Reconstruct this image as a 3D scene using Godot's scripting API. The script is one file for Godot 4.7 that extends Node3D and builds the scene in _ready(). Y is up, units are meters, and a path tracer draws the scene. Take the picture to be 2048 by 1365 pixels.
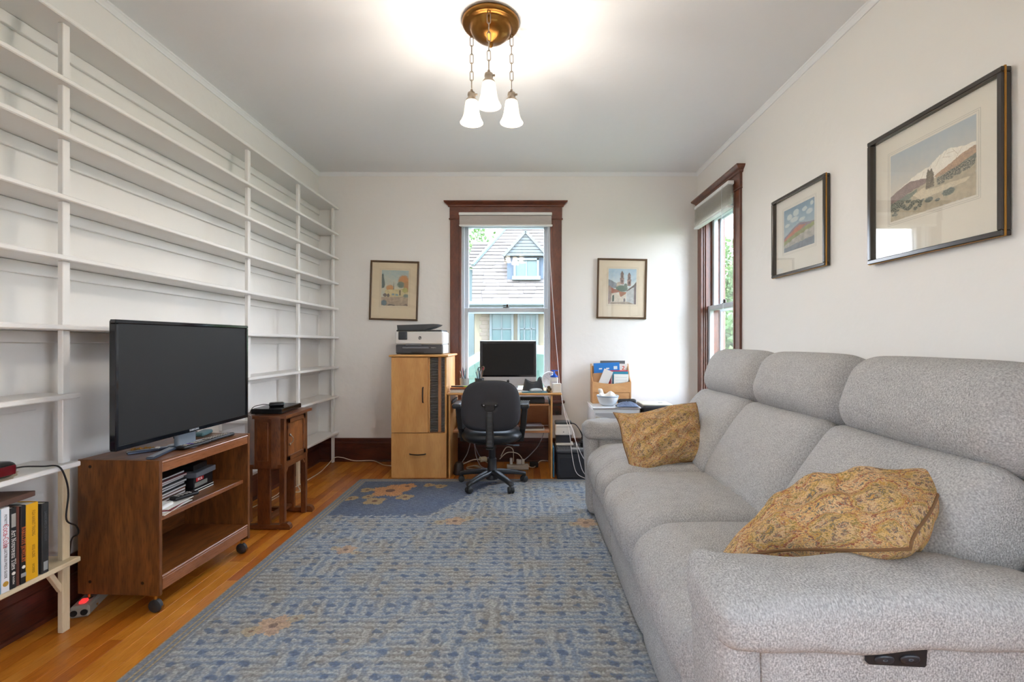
extends Node3D
# A living room with a wall of white shelves, a computer desk under the window and a long grey sofa.
# x to the right, y up, the camera looks along -z; the far wall is at z = -4.73.

const BACK := -4.73
const LEFT := -2.06
const RIGHT := 1.675
const REAR := 1.3
const CEIL := 2.84

var rng := RandomNumberGenerator.new()
var used := {}
var mats := {}
var M := {}

# ------------------------------------------------------------------ mesh collector
class MB:
	var v := PackedVector3Array()
	var n := PackedVector3Array()
	var t := PackedVector2Array()
	var xf := Transform3D.IDENTITY
	var uvo := Vector2.ZERO

	func tri(a: Vector3, b: Vector3, c: Vector3, na: Vector3, nb: Vector3, nc: Vector3, ua := Vector2.ZERO, ub := Vector2.ZERO, uc := Vector2.ZERO) -> void:
		var bs := xf.basis
		var flip := ((b - a).cross(c - a).dot(na + nb + nc) > 0.0) == (bs.determinant() > 0.0)
		v.append(xf * a); n.append((bs * na).normalized()); t.append(ua + uvo)
		if flip:
			v.append(xf * c); n.append((bs * nc).normalized()); t.append(uc + uvo)
			v.append(xf * b); n.append((bs * nb).normalized()); t.append(ub + uvo)
		else:
			v.append(xf * b); n.append((bs * nb).normalized()); t.append(ub + uvo)
			v.append(xf * c); n.append((bs * nc).normalized()); t.append(uc + uvo)

	func quad(a: Vector3, b: Vector3, c: Vector3, d: Vector3, nn: Vector3, g := 0) -> void:
		var ua := puv(a, nn, g); var ub := puv(b, nn, g); var uc := puv(c, nn, g); var ud := puv(d, nn, g)
		tri(a, b, c, nn, nn, nn, ua, ub, uc)
		tri(a, c, d, nn, nn, nn, ua, uc, ud)

	func puv(p: Vector3, nn: Vector3, g: int) -> Vector2:
		var ax := nn.abs()
		var m := 0
		if ax.y > ax.x and ax.y >= ax.z: m = 1
		elif ax.z > ax.x: m = 2
		var i := (m + 1) % 3
		var j := (m + 2) % 3
		if j == g:
			var k := i; i = j; j = k
		return Vector2(p[i], p[j])

	func box(c: Vector3, s: Vector3, bev := 0.003, g := 0) -> void:
		var h := s * 0.5
		var b := minf(bev, minf(h.x, minf(h.y, h.z)) * 0.9)
		var k := h - Vector3(b, b, b)
		for a in 3:
			var i := (a + 1) % 3
			var j := (a + 2) % 3
			for sg in [-1.0, 1.0]:
				var nn := Vector3.ZERO; nn[a] = sg
				var q := []
				for e in [[-1, -1], [1, -1], [1, 1], [-1, 1]]:
					var p := c; p[a] += sg * h[a]; p[i] += e[0] * k[i]; p[j] += e[1] * k[j]
					q.append(p)
				quad(q[0], q[1], q[2], q[3], nn, g)
		if b <= 0.0: return
		for a in 3:
			var i := (a + 1) % 3
			var j := (a + 2) % 3
			for si in [-1.0, 1.0]:
				for sj in [-1.0, 1.0]:
					var q := []
					for e in [-1.0, 1.0]:
						var p := c; p[a] += e * k[a]; p[i] += si * h[i]; p[j] += sj * k[j]; q.append(p)
						var r := c; r[a] += e * k[a]; r[i] += si * k[i]; r[j] += sj * h[j]; q.append(r)
					var ni := Vector3.ZERO; ni[i] = si; ni[j] = sj
					quad(q[0], q[1], q[3], q[2], ni.normalized(), g)
		for sx in [-1.0, 1.0]:
			for sy in [-1.0, 1.0]:
				for sz in [-1.0, 1.0]:
					var s3 := Vector3(sx, sy, sz)
					var p0 := c + s3 * Vector3(h.x, k.y, k.z)
					var p1 := c + s3 * Vector3(k.x, h.y, k.z)
					var p2 := c + s3 * Vector3(k.x, k.y, h.z)
					var nn := s3.normalized()
					tri(p0, p1, p2, nn, nn, nn)

	func span(lo: Vector3, hi: Vector3, bev := 0.003, g := 0) -> void:
		box((lo + hi) * 0.5, (hi - lo).abs(), bev, g)

	# box turned by a transform of its own
	func tbox(tr: Transform3D, s: Vector3, bev := 0.003, g := 0) -> void:
		var keep := xf
		xf = xf * tr
		box(Vector3.ZERO, s, bev, g)
		xf = keep

	# a squared bar from a to b
	func bar(a: Vector3, b: Vector3, w: float, h: float, bev := 0.002) -> void:
		var d := (b - a).normalized()
		var up := Vector3.UP if absf(d.y) < 0.95 else Vector3.BACK
		var x := up.cross(d).normalized()
		var y := d.cross(x)
		tbox(Transform3D(Basis(x, y, d), (a + b) * 0.5), Vector3(w, h, (b - a).length()), bev, 2)

	func lathe(pr: Array, seg := 24, c := Vector3.ZERO, arc := TAU) -> void:
		var m := pr.size()
		var sn := []
		for i in m - 1:
			var d: Vector2 = pr[i + 1] - pr[i]
			sn.append(Vector2(d.y, -d.x).normalized())
		for i in m - 1:
			var a: Vector2 = sn[i]; var b: Vector2 = sn[i]
			if i > 0 and a.dot(sn[i - 1]) > 0.6: a = (a + sn[i - 1]).normalized()
			if i < m - 2 and b.dot(sn[i + 1]) > 0.6: b = (b + sn[i + 1]).normalized()
			var p: Vector2 = pr[i]; var q: Vector2 = pr[i + 1]
			for s in seg:
				var t0 := arc * s / seg; var t1 := arc * (s + 1) / seg
				var e0 := Vector3(cos(t0), 0, sin(t0)); var e1 := Vector3(cos(t1), 0, sin(t1))
				var A := c + e0 * p.x + Vector3(0, p.y, 0); var B := c + e1 * p.x + Vector3(0, p.y, 0)
				var C := c + e1 * q.x + Vector3(0, q.y, 0); var D := c + e0 * q.x + Vector3(0, q.y, 0)
				var nA := e0 * a.x + Vector3(0, a.y, 0); var nB := e1 * a.x + Vector3(0, a.y, 0)
				var nC := e1 * b.x + Vector3(0, b.y, 0); var nD := e0 * b.x + Vector3(0, b.y, 0)
				var u0 := float(s) / seg; var u1 := float(s + 1) / seg
				if p.x > 1e-6: tri(A, B, C, nA, nB, nC, Vector2(u0, p.y), Vector2(u1, p.y), Vector2(u1, q.y))
				if q.x > 1e-6: tri(A, C, D, nA, nC, nD, Vector2(u0, p.y), Vector2(u1, q.y), Vector2(u0, q.y))

	func tube(pts: Array, r: float, seg := 8, closed := false) -> void:
		var m := pts.size()
		var rings := []
		var prev := Vector3.ZERO
		for i in m:
			var d: Vector3
			if closed: d = pts[(i + 1) % m] - pts[(i + m - 1) % m]
			else: d = pts[mini(i + 1, m - 1)] - pts[maxi(i - 1, 0)]
			d = d.normalized()
			var x := prev
			if i == 0:
				x = d.cross(Vector3.UP if absf(d.y) < 0.9 else Vector3.RIGHT)
			x = (x - d * x.dot(d)).normalized()
			prev = x
			var y := d.cross(x)
			var ring := []
			for s in seg:
				var a := TAU * s / seg
				ring.append(x * cos(a) + y * sin(a))
			rings.append(ring)
		for i in (m if closed else m - 1):
			var k := (i + 1) % m
			for s in seg:
				var s2 := (s + 1) % seg
				var n0: Vector3 = rings[i][s]; var n1: Vector3 = rings[i][s2]; var n2: Vector3 = rings[k][s2]; var n3: Vector3 = rings[k][s]
				tri(pts[i] + n0 * r, pts[i] + n1 * r, pts[k] + n2 * r, n0, n1, n2)
				tri(pts[i] + n0 * r, pts[k] + n2 * r, pts[k] + n3 * r, n0, n2, n3)
		if not closed:
			for e in [0, m - 1]:
				var d: Vector3 = (pts[0] - pts[1]).normalized() if e == 0 else (pts[m - 1] - pts[m - 2]).normalized()
				for s in range(1, seg - 1):
					tri(pts[e] + rings[e][0] * r, pts[e] + rings[e][s] * r, pts[e] + rings[e][s + 1] * r, d, d, d)

	# a flat outline (x, y) with thickness along z
	func slab(poly: PackedVector2Array, z0: float, z1: float, g := 1, round_sides := false) -> void:
		var idx := Geometry2D.triangulate_polygon(poly)
		for zz in [z0, z1]:
			var nn := Vector3(0, 0, 1 if zz == maxf(z0, z1) else -1)
			for i in range(0, idx.size(), 3):
				var a := poly[idx[i]]; var b := poly[idx[i + 1]]; var c := poly[idx[i + 2]]
				var A := Vector3(a.x, a.y, zz); var B := Vector3(b.x, b.y, zz); var C := Vector3(c.x, c.y, zz)
				tri(A, B, C, nn, nn, nn, puv(A, nn, g), puv(B, nn, g), puv(C, nn, g))
		var m := poly.size()
		var area := 0.0
		for i in m: area += poly[i].cross(poly[(i + 1) % m])
		var sg := 1.0 if area > 0 else -1.0
		var en := []
		for i in m:
			var d := poly[(i + 1) % m] - poly[i]
			en.append(Vector2(d.y, -d.x).normalized() * sg)
		for i in m:
			var a := poly[i]; var b := poly[(i + 1) % m]
			var na: Vector2 = en[i]; var nb: Vector2 = en[i]
			if round_sides:
				na = (na + en[(i + m - 1) % m]).normalized(); nb = (nb + en[(i + 1) % m]).normalized()
			var A := Vector3(a.x, a.y, z0); var B := Vector3(b.x, b.y, z0); var C := Vector3(b.x, b.y, z1); var D := Vector3(a.x, a.y, z1)
			var n0 := Vector3(na.x, na.y, 0); var n1 := Vector3(nb.x, nb.y, 0)
			tri(A, B, C, n0, n1, n1, puv(A, n0, g), puv(B, n0, g), puv(C, n0, g))
			tri(A, C, D, n0, n1, n0, puv(A, n0, g), puv(C, n0, g), puv(D, n0, g))

	# rows of points; smooth normals
	func sheet(rows: Array, cu := false, cv := false, inside := Vector3.INF) -> void:
		var R := rows.size()
		var C: int = rows[0].size()
		var nr := []
		for i in R:
			var rn := []
			for j in C:
				var i0 := (i + R - 1) % R if cv else maxi(i - 1, 0)
				var i1 := (i + 1) % R if cv else mini(i + 1, R - 1)
				var j0 := (j + C - 1) % C if cu else maxi(j - 1, 0)
				var j1 := (j + 1) % C if cu else mini(j + 1, C - 1)
				var nn: Vector3 = (rows[i1][j] - rows[i0][j]).cross(rows[i][j1] - rows[i][j0])
				if nn.length_squared() < 1e-16: nn = Vector3.UP
				nn = nn.normalized()
				if inside != Vector3.INF and nn.dot(rows[i][j] - inside) < 0.0: nn = -nn
				rn.append(nn)
			nr.append(rn)
		for i in (R if cv else R - 1):
			var k := (i + 1) % R
			for j in (C if cu else C - 1):
				var l := (j + 1) % C
				var u0 := Vector2(float(j) / (C - 1), float(i) / (R - 1)); var u1 := Vector2(float(j + 1) / (C - 1), float(i) / (R - 1))
				var u2 := Vector2(float(j + 1) / (C - 1), float(i + 1) / (R - 1)); var u3 := Vector2(float(j) / (C - 1), float(i + 1) / (R - 1))
				tri(rows[i][j], rows[i][l], rows[k][l], nr[i][j], nr[i][l], nr[k][l], u0, u1, u2)
				tri(rows[i][j], rows[k][l], rows[k][j], nr[i][j], nr[k][l], nr[k][j], u0, u2, u3)

	# rounded block: size, corner radius, divisions; f bends every point; uv is the place on the face
	func soft(s: Vector3, r: float, res: Vector3i, f: Callable) -> void:
		var h := s * 0.5
		var k := h - Vector3(r, r, r)
		var faces := []
		var acc := {}
		for a in 3:
			var i := (a + 1) % 3
			var j := (a + 2) % 3
			for sg in [-1.0, 1.0]:
				var g := []
				for ii in res[i] + 1:
					var row := []
					for jj in res[j] + 1:
						var p := Vector3.ZERO
						p[a] = sg * h[a]
						p[i] = ease_edge(2.0 * ii / res[i] - 1.0, r / h[i]) * h[i]
						p[j] = ease_edge(2.0 * jj / res[j] - 1.0, r / h[j]) * h[j]
						var q := p.clamp(-k, k)
						var d := p - q
						if d.length() > 1e-7: p = q + d.normalized() * r
						p = f.call(p)
						row.append(p)
					g.append(row)
				faces.append([g, sg, a, i, j])
		for fc in faces:
			var g: Array = fc[0]
			for ii in g.size() - 1:
				for jj in g[0].size() - 1:
					var A: Vector3 = g[ii][jj]; var B: Vector3 = g[ii + 1][jj]; var C: Vector3 = g[ii + 1][jj + 1]; var D: Vector3 = g[ii][jj + 1]
					var nn: Vector3 = (C - A).cross(D - B) * fc[1]
					for p in [A, B, C, D]:
						var key := Vector3i((p * 20000.0).round())
						acc[key] = acc.get(key, Vector3.ZERO) + nn
		for fc in faces:
			var g: Array = fc[0]
			for ii in g.size() - 1:
				for jj in g[0].size() - 1:
					var q := [g[ii][jj], g[ii + 1][jj], g[ii + 1][jj + 1], g[ii][jj + 1]]
					var nq := []
					var uq := []
					for p in q:
						nq.append(acc[Vector3i((p * 20000.0).round())].normalized())
						uq.append(Vector2(p[fc[3]], p[fc[4]]))
					tri(q[0], q[1], q[2], nq[0], nq[1], nq[2], uq[0], uq[1], uq[2])
					tri(q[0], q[2], q[3], nq[0], nq[2], nq[3], uq[0], uq[2], uq[3])

	static func ease_edge(x: float, rr: float) -> float:
		# spends more divisions on the rounded rim
		var e := clampf(rr * 1.2, 0.0, 0.95)
		var lim := maxf(e, 0.35)
		var s := absf(x)
		var y: float
		if s < 1.0 - lim: y = s * (1.0 - e) / (1.0 - lim)
		else: y = (1.0 - e) + (s - (1.0 - lim)) / lim * e
		return y * signf(x)

	func ball(c: Vector3, r: Vector3, seg := 16) -> void:
		var rows := []
		var half := seg / 2
		for i in half + 1:
			var th := PI * i / half
			var row := []
			for j in seg:
				var ph := TAU * j / seg
				row.append(c + Vector3(sin(th) * cos(ph) * r.x, cos(th) * r.y, sin(th) * sin(ph) * r.z))
			rows.append(row)
		sheet(rows, true, false, c)

	func mesh() -> ArrayMesh:
		var arr := []
		arr.resize(Mesh.ARRAY_MAX)
		arr[Mesh.ARRAY_VERTEX] = v
		arr[Mesh.ARRAY_NORMAL] = n
		arr[Mesh.ARRAY_TEX_UV] = t
		var m := ArrayMesh.new()
		m.add_surface_from_arrays(Mesh.PRIMITIVE_TRIANGLES, arr)
		return m

# ------------------------------------------------------------------ scene helpers
func numbered(called: String) -> String:
	var k: int = used.get(called, 0)
	used[called] = k + 1
	return called if k == 0 else "%s_%03d" % [called, k]

func thing(called: String, label: String, category: String, at := Vector3.ZERO, turn := 0.0, group := "") -> Node3D:
	var o := Node3D.new()
	o.name = numbered(called)
	add_child(o)
	o.position = at
	o.rotation.y = turn
	tag(o, label, category, group)
	return o

func tag(o: Node, label: String, category: String, group := "", kind := "") -> void:
	if label: o.set_meta("label", label)
	if category: o.set_meta("category", category)
	if group: o.set_meta("group", group)
	if kind: o.set_meta("kind", kind)

func part(parent: Node, called: String, mb: MB, m: Material, label := "") -> MeshInstance3D:
	var o := MeshInstance3D.new()
	o.name = called
	o.mesh = mb.mesh()
	o.material_override = m
	if label: o.set_meta("label", label)
	parent.add_child(o, true)
	return o

func solo(called: String, label: String, category: String, mb: MB, m: Material, at := Vector3.ZERO, turn := 0.0, group := "") -> MeshInstance3D:
	var o := MeshInstance3D.new()
	o.name = numbered(called)
	o.mesh = mb.mesh()
	o.material_override = m
	add_child(o)
	o.position = at
	o.rotation.y = turn
	tag(o, label, category, group)
	return o

func struct_node(called: String, at := Vector3.ZERO) -> Node3D:
	var o := Node3D.new()
	o.name = called
	o.set_meta("kind", "structure")
	add_child(o)
	o.position = at
	return o

func struct_mesh(called: String, mb: MB, m: Material) -> MeshInstance3D:
	var o := MeshInstance3D.new()
	o.name = called
	o.mesh = mb.mesh()
	o.material_override = m
	o.set_meta("kind", "structure")
	add_child(o)
	return o

# a collector whose points are given in room coordinates for a thing that stands at a place
func W(at := Vector3.ZERO) -> MB:
	var mb := MB.new()
	mb.xf = Transform3D(Basis(), -at)
	return mb

func B1(lo: Vector3, hi: Vector3, bev := 0.003, g := 0) -> MB:
	var mb := MB.new()
	mb.uvo = Vector2(rng.randf(), rng.randf())
	mb.span(lo, hi, bev, g)
	return mb

func words(parent: Node, called: String, text: String, height: float, m: Material, tr: Transform3D, serif := false, depth := 0.0006, squeeze := 1.0, bold := false) -> MeshInstance3D:
	var tm := TextMesh.new()
	var f := SystemFont.new()
	f.font_names = PackedStringArray(["Droid Serif" if serif else "Droid Sans"])
	if bold: f.font_weight = 700
	tm.font = f
	tm.text = text
	tm.font_size = 32
	tm.pixel_size = height / 24.0
	tm.depth = depth
	tm.material = m
	var o := MeshInstance3D.new()
	o.name = called
	o.mesh = tm
	o.transform = tr * Transform3D(Basis.from_scale(Vector3(squeeze, 1, 1)), Vector3.ZERO)
	parent.add_child(o, true)
	return o

func curve(pts: Array, steps := 8) -> Array:
	# Catmull-Rom through the points
	var out := []
	var m := pts.size()
	for i in m - 1:
		var p0: Vector3 = pts[maxi(i - 1, 0)]; var p1: Vector3 = pts[i]; var p2: Vector3 = pts[i + 1]; var p3: Vector3 = pts[mini(i + 2, m - 1)]
		for s in steps:
			var q := float(s) / steps
			out.append(p1.cubic_interpolate(p2, p0, p3, q))
	out.append(pts[m - 1])
	return out

func cord(called: String, label: String, pts: Array, r: float, m: Material, group := "") -> void:
	var at: Vector3 = pts[0]
	var mb := W(at)
	mb.tube(curve(pts, 8), r, 6)
	solo(called, label, "cord", mb, m, at, 0.0, group)

# ------------------------------------------------------------------ materials
func col(r: int, g: int, b: int) -> Color:
	return Color(r / 255.0, g / 255.0, b / 255.0)

func mat(c: Color, rough := 0.6, metal := 0.0, spec := 0.5) -> StandardMaterial3D:
	var key := "%s %s %s %s" % [c, rough, metal, spec]
	if mats.has(key): return mats[key]
	var m := StandardMaterial3D.new()
	m.albedo_color = c
	m.roughness = rough
	m.metallic = metal
	m.metallic_specular = spec
	mats[key] = m
	return m

func tex(im: Image) -> ImageTexture:
	return ImageTexture.create_from_image(im)

func noise(seed_: int, freq: float, oct := 3) -> FastNoiseLite:
	var f := FastNoiseLite.new()
	f.seed = seed_
	f.noise_type = FastNoiseLite.TYPE_SIMPLEX_SMOOTH
	f.frequency = freq
	f.fractal_octaves = oct
	return f

# grain runs along u; dark, middle and light tones; rings > 0 gives arched figure
func wood(seed_: int, dark: Color, light: Color, rough: float, metres: float, rings := 0.0, pores := 0.35, coat := 0.0) -> StandardMaterial3D:
	var w := 400
	var h := 400
	var a := noise(seed_, 0.012, 3).get_seamless_image(128, h); a.resize(w, h, Image.INTERPOLATE_CUBIC)
	var b := noise(seed_ + 1, 0.16, 3).get_seamless_image(48, h); b.resize(w, h, Image.INTERPOLATE_CUBIC)
	var c := noise(seed_ + 2, 0.006, 2).get_seamless_image(w, h)
	var da := a.get_data(); var db := b.get_data(); var dc := c.get_data()
	var out := PackedByteArray(); out.resize(w * h * 3)
	for y in h:
		for x in w:
			var i := y * w + x
			var p := da[i] / 255.0
			var q := db[i] / 255.0
			var s := dc[i] / 255.0
			var k := 0.55 * p + 0.2 * s + 0.25 * q
			if rings > 0.0:
				var vv := (y / float(h) - 0.5)
				var uu := absf(x / float(w) - 0.5)
				var ph := rings * (absf(vv) * 2.6 + uu * 0.4 + 0.14 * s + 0.1 * p)
				k = 0.74 * k + 0.26 * (0.5 + 0.5 * sin(ph * TAU))
				k = lerpf(k, k * (0.75 + 0.5 * q), 0.5)
			k = clampf(k - pores * maxf(0.0, 0.42 - q) * 2.2, 0.0, 1.0)
			out[i * 3] = int(255.0 * lerpf(dark.r, light.r, k))
			out[i * 3 + 1] = int(255.0 * lerpf(dark.g, light.g, k))
			out[i * 3 + 2] = int(255.0 * lerpf(dark.b, light.b, k))
	var m := StandardMaterial3D.new()
	m.albedo_texture = tex(Image.create_from_data(w, h, false, Image.FORMAT_RGB8, out))
	m.uv1_scale = Vector3(1.0 / metres, 1.0 / metres, 1)
	m.roughness = rough
	if coat > 0.0:
		m.clearcoat_enabled = true
		m.clearcoat = coat
		m.clearcoat_roughness = 0.25
	return m

func bumpy(m: StandardMaterial3D, seed_: int, freq: float, strength: float, metres: float, world := true) -> StandardMaterial3D:
	var im := noise(seed_, freq, 4).get_seamless_image(256, 256)
	im.convert(Image.FORMAT_RGBA8)
	im.bump_map_to_normal_map(strength)
	m.normal_enabled = true
	m.normal_texture = tex(im)
	m.uv1_triplanar = true
	m.uv1_world_triplanar = world
	m.uv1_scale = Vector3.ONE / metres
	return m

func glowing(c: Color, e: float, rough := 0.4) -> StandardMaterial3D:
	var m := mat(Color(c.r, c.g, c.b), rough).duplicate()
	m.emission_enabled = true
	m.emission = c
	m.emission_energy_multiplier = e
	return m

func pane_mat(a: float) -> StandardMaterial3D:
	var m := StandardMaterial3D.new()
	m.albedo_color = Color(0.95, 1.0, 0.98, a)
	m.transparency = BaseMaterial3D.TRANSPARENCY_ALPHA
	m.roughness = 0.02
	return m

func heather() -> StandardMaterial3D:
	var w := 768
	var r := RandomNumberGenerator.new(); r.seed = 41
	var a := noise(70, 0.24, 2).get_seamless_image(w, w).get_data()
	var st := noise(71, 0.3, 2).get_seamless_image(w, w / 3); st.resize(w, w, Image.INTERPOLATE_CUBIC)
	var b := st.get_data()
	var c := noise(72, 0.02, 2).get_seamless_image(w, w).get_data()
	var out := PackedByteArray(); out.resize(w * w * 3)
	for i in w * w:
		var k := 0.5 + (a[i] / 255.0 - 0.5) * 0.9 + (b[i] / 255.0 - 0.5) * 0.55 + r.randf_range(-0.13, 0.13) + (c[i] / 255.0 - 0.5) * 0.12
		k = clampf(k, 0.0, 1.0)
		out[i * 3] = int(lerpf(120.0, 216.0, k))
		out[i * 3 + 1] = int(lerpf(118.0, 214.0, k))
		out[i * 3 + 2] = int(lerpf(117.0, 212.0, k))
	var m := StandardMaterial3D.new()
	var im := Image.create_from_data(w, w, false, Image.FORMAT_RGB8, out)
	m.albedo_texture = tex(im)
	m.roughness = 0.95
	m.metallic_specular = 0.2
	m.uv1_triplanar = true
	m.uv1_world_triplanar = true
	m.uv1_scale = Vector3.ONE / 0.95
	var nm: Image = im.duplicate()
	nm.convert(Image.FORMAT_RGBA8)
	nm.bump_map_to_normal_map(2.5)
	m.normal_enabled = true
	m.normal_texture = tex(nm)
	m.normal_scale = 0.5
	return m

func put(d: PackedByteArray, i: int, c: Color) -> void:
	d[i * 3] = int(clampf(c.r, 0, 1) * 255.0)
	d[i * 3 + 1] = int(clampf(c.g, 0, 1) * 255.0)
	d[i * 3 + 2] = int(clampf(c.b, 0, 1) * 255.0)

# ------------------------------------------------------------------ printed and woven surfaces
func in_petals(dx: float, dy: float, size: float, petals: int, turn: float, wob: float) -> float:
	# 0 outside, 1 petal, 2 heart of a drawn flower
	var r := sqrt(dx * dx + dy * dy) / size
	if r > 1.25: return 0.0
	var a := atan2(dy, dx) + turn
	var edge := 0.68 + 0.32 * absf(cos(a * petals * 0.5)) + wob
	if r < 0.24: return 2.0
	return 1.0 if r < edge else 0.0

func rug_material() -> StandardMaterial3D:
	# 2.44 m x 3.02 m; u runs to the right, v towards the camera
	var w := 1024
	var h := 1268
	var sx := 2.44 / w
	var n1 := noise(5, 0.010, 3).get_image(w, h).get_data()
	var n2 := noise(6, 0.16, 2).get_image(w, h).get_data()
	var n3 := noise(7, 0.05, 2).get_image(w, h).get_data()
	var st := noise(9, 0.25, 2).get_image(w / 6, h); st.resize(w, h, Image.INTERPOLATE_CUBIC)
	var n4 := st.get_data()
	var r := RandomNumberGenerator.new(); r.seed = 3
	var out := PackedByteArray(); out.resize(w * h * 3)
	var deep := Vector3(80, 94, 122); var mid := Vector3(126, 136, 150); var pale := Vector3(184, 180, 171); var taupe := Vector3(136, 132, 126)
	var orange := Vector3(204, 148, 100); var tan := Vector3(178, 152, 112); var denim := Vector3(82, 93, 118); var brown := Vector3(124, 94, 78)
	# flowers: x, z from the far left corner of the rug, size, petals, turn
	var blooms := [[0.345, 0.315, 0.155, 5, 0.3], [0.45, 0.2, 0.08, 5, 1.2], [0.16, 0.3, 0.06, 3, 0.2], [0.3, 0.56, 0.085, 4, 0.7], [0.5, 0.47, 0.07, 4, 2.0], [0.22, 0.46, 0.05, 2, 1.0], [0.62, 0.17, 0.05, 3, 2.0], [0.72, 0.2, 0.055, 3, 0.4], [0.1, 0.5, 0.06, 2, 0.5],
		[0.37, 2.1, 0.075, 5, 0.1], [0.3, 2.14, 0.04, 3, 0.9], [0.44, 2.05, 0.035, 2, 0.5], [0.4, 1.38, 0.06, 5, 0.5], [0.33, 1.36, 0.03, 3, 0.2], [0.47, 1.42, 0.03, 2, 0.0],
		[0.95, 0.95, 0.075, 5, 0.2], [0.86, 0.97, 0.045, 3, 0.6], [1.04, 0.9, 0.04, 2, 1.4], [1.8, 0.98, 0.08, 5, 0.8], [1.72, 1.0, 0.04, 3, 0.1], [1.9, 1.0, 0.04, 3, 0.1]]
	for y in h:
		var Z := y * sx
		for x in w:
			var i := y * w + x
			var X := x * sx
			var a := n1[i] / 255.0
			var b := n2[i] / 255.0
			var c := n3[i] / 255.0
			var e := n4[i] / 255.0
			var wx := X + (c - 0.5) * 0.03
			var wz := Z + (b - 0.5) * 0.010 + (c - 0.5) * 0.02
			# blocks of short bars, most of them lying across, some running along
			var ci := int(floor(wx / 0.125)); var cj := int(floor(wz / 0.112))
			var hsh := fposmod(sin(ci * 12.9898 + cj * 78.233) * 43758.5453, 1.0)
			var bars := 0.5 + 0.5 * sin(TAU * (wz / 0.036 + 0.2 * hsh))
			if hsh > 0.66: bars = 0.5 + 0.5 * sin(TAU * (wx / 0.05 + hsh))
			var on := smoothstep(0.15, 0.8, bars)
			var base := mid.lerp(taupe, clampf((a - 0.38) * 2.4, 0.0, 0.85))
			var light := pale.lerp(mid, 0.1 + 0.3 * e)
			var cc := base.lerp(light, on * (0.4 + 0.45 * b))
			# the dark knots, scattered on a loose grid
			var ki := int(floor(wx / 0.085)); var kj := int(floor(wz / 0.066))
			var k1 := fposmod(sin(ki * 39.34 + kj * 11.13) * 24634.63, 1.0); var k2 := fposmod(sin(ki * 73.15 + kj * 52.23) * 13758.17, 1.0)
			if k1 < 0.8:
				var kx := (wx / 0.085 - ki - 0.3 - 0.4 * k2) * 0.085 / 0.017; var kz := (wz / 0.066 - kj - 0.35 - 0.3 * k1) * 0.066 / 0.013
				var kr := kx * kx + kz * kz
				if kr < 1.8: cc = cc.lerp(deep, (1.0 - smoothstep(0.4, 1.8, kr)) * (0.45 + 0.4 * b))
			# plain blue ground in the far left corner
			var cornered := Z < 0.86 - maxf(0.0, X - 0.75) * 1.9 + (c - 0.5) * 0.12 and X < 1.25
			if cornered: cc = denim.lerp(mid, 0.55 * e).lerp(taupe, 0.25 * a)
			for k in blooms.size():
				var f: Array = blooms[k]
				var dx: float = X - f[0]; var dz: float = Z - f[1]
				if absf(dx) > f[2] * 1.3 or absf(dz) > f[2] * 1.3: continue
				var s := in_petals(dx, dz, f[2], f[3], f[4], (b - 0.5) * 0.35)
				if s > 0.0:
					var fc := orange if f[3] >= 5 else tan
					if k > 8: fc = fc.lerp(light, 0.3)
					if s > 1.5: fc = brown
					elif sin(atan2(dz, dx) * f[3] * 3.0) * (b + 0.3) > 0.85: fc = fc.lerp(brown, 0.55)
					cc = cc.lerp(fc, 0.85 if k <= 8 else 0.65)
			# border
			var ed := minf(minf(X, 2.44 - X), minf(Z, 3.02 - Z))
			if ed < 0.075:
				cc = mid.lerp(taupe, 0.45 + 0.4 * (a - 0.5)).lerp(deep, 0.25 * b)
				if absf(ed - 0.034) < 0.0035 or absf(ed - 0.058) < 0.0035: cc = cc.lerp(tan, 0.75)
				if ed < 0.006: cc = cc.lerp(tan, 0.5)
			var g := 0.86 + 0.28 * b + r.randf_range(-0.06, 0.06)
			g *= 0.92 + 0.16 * e
			cc *= g
			out[i * 3] = clampi(int(cc.x), 0, 255)
			out[i * 3 + 1] = clampi(int(cc.y), 0, 255)
			out[i * 3 + 2] = clampi(int(cc.z), 0, 255)
	var m := StandardMaterial3D.new()
	m.albedo_texture = tex(Image.create_from_data(w, h, false, Image.FORMAT_RGB8, out))
	m.roughness = 0.97
	m.metallic_specular = 0.15
	return m

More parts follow.
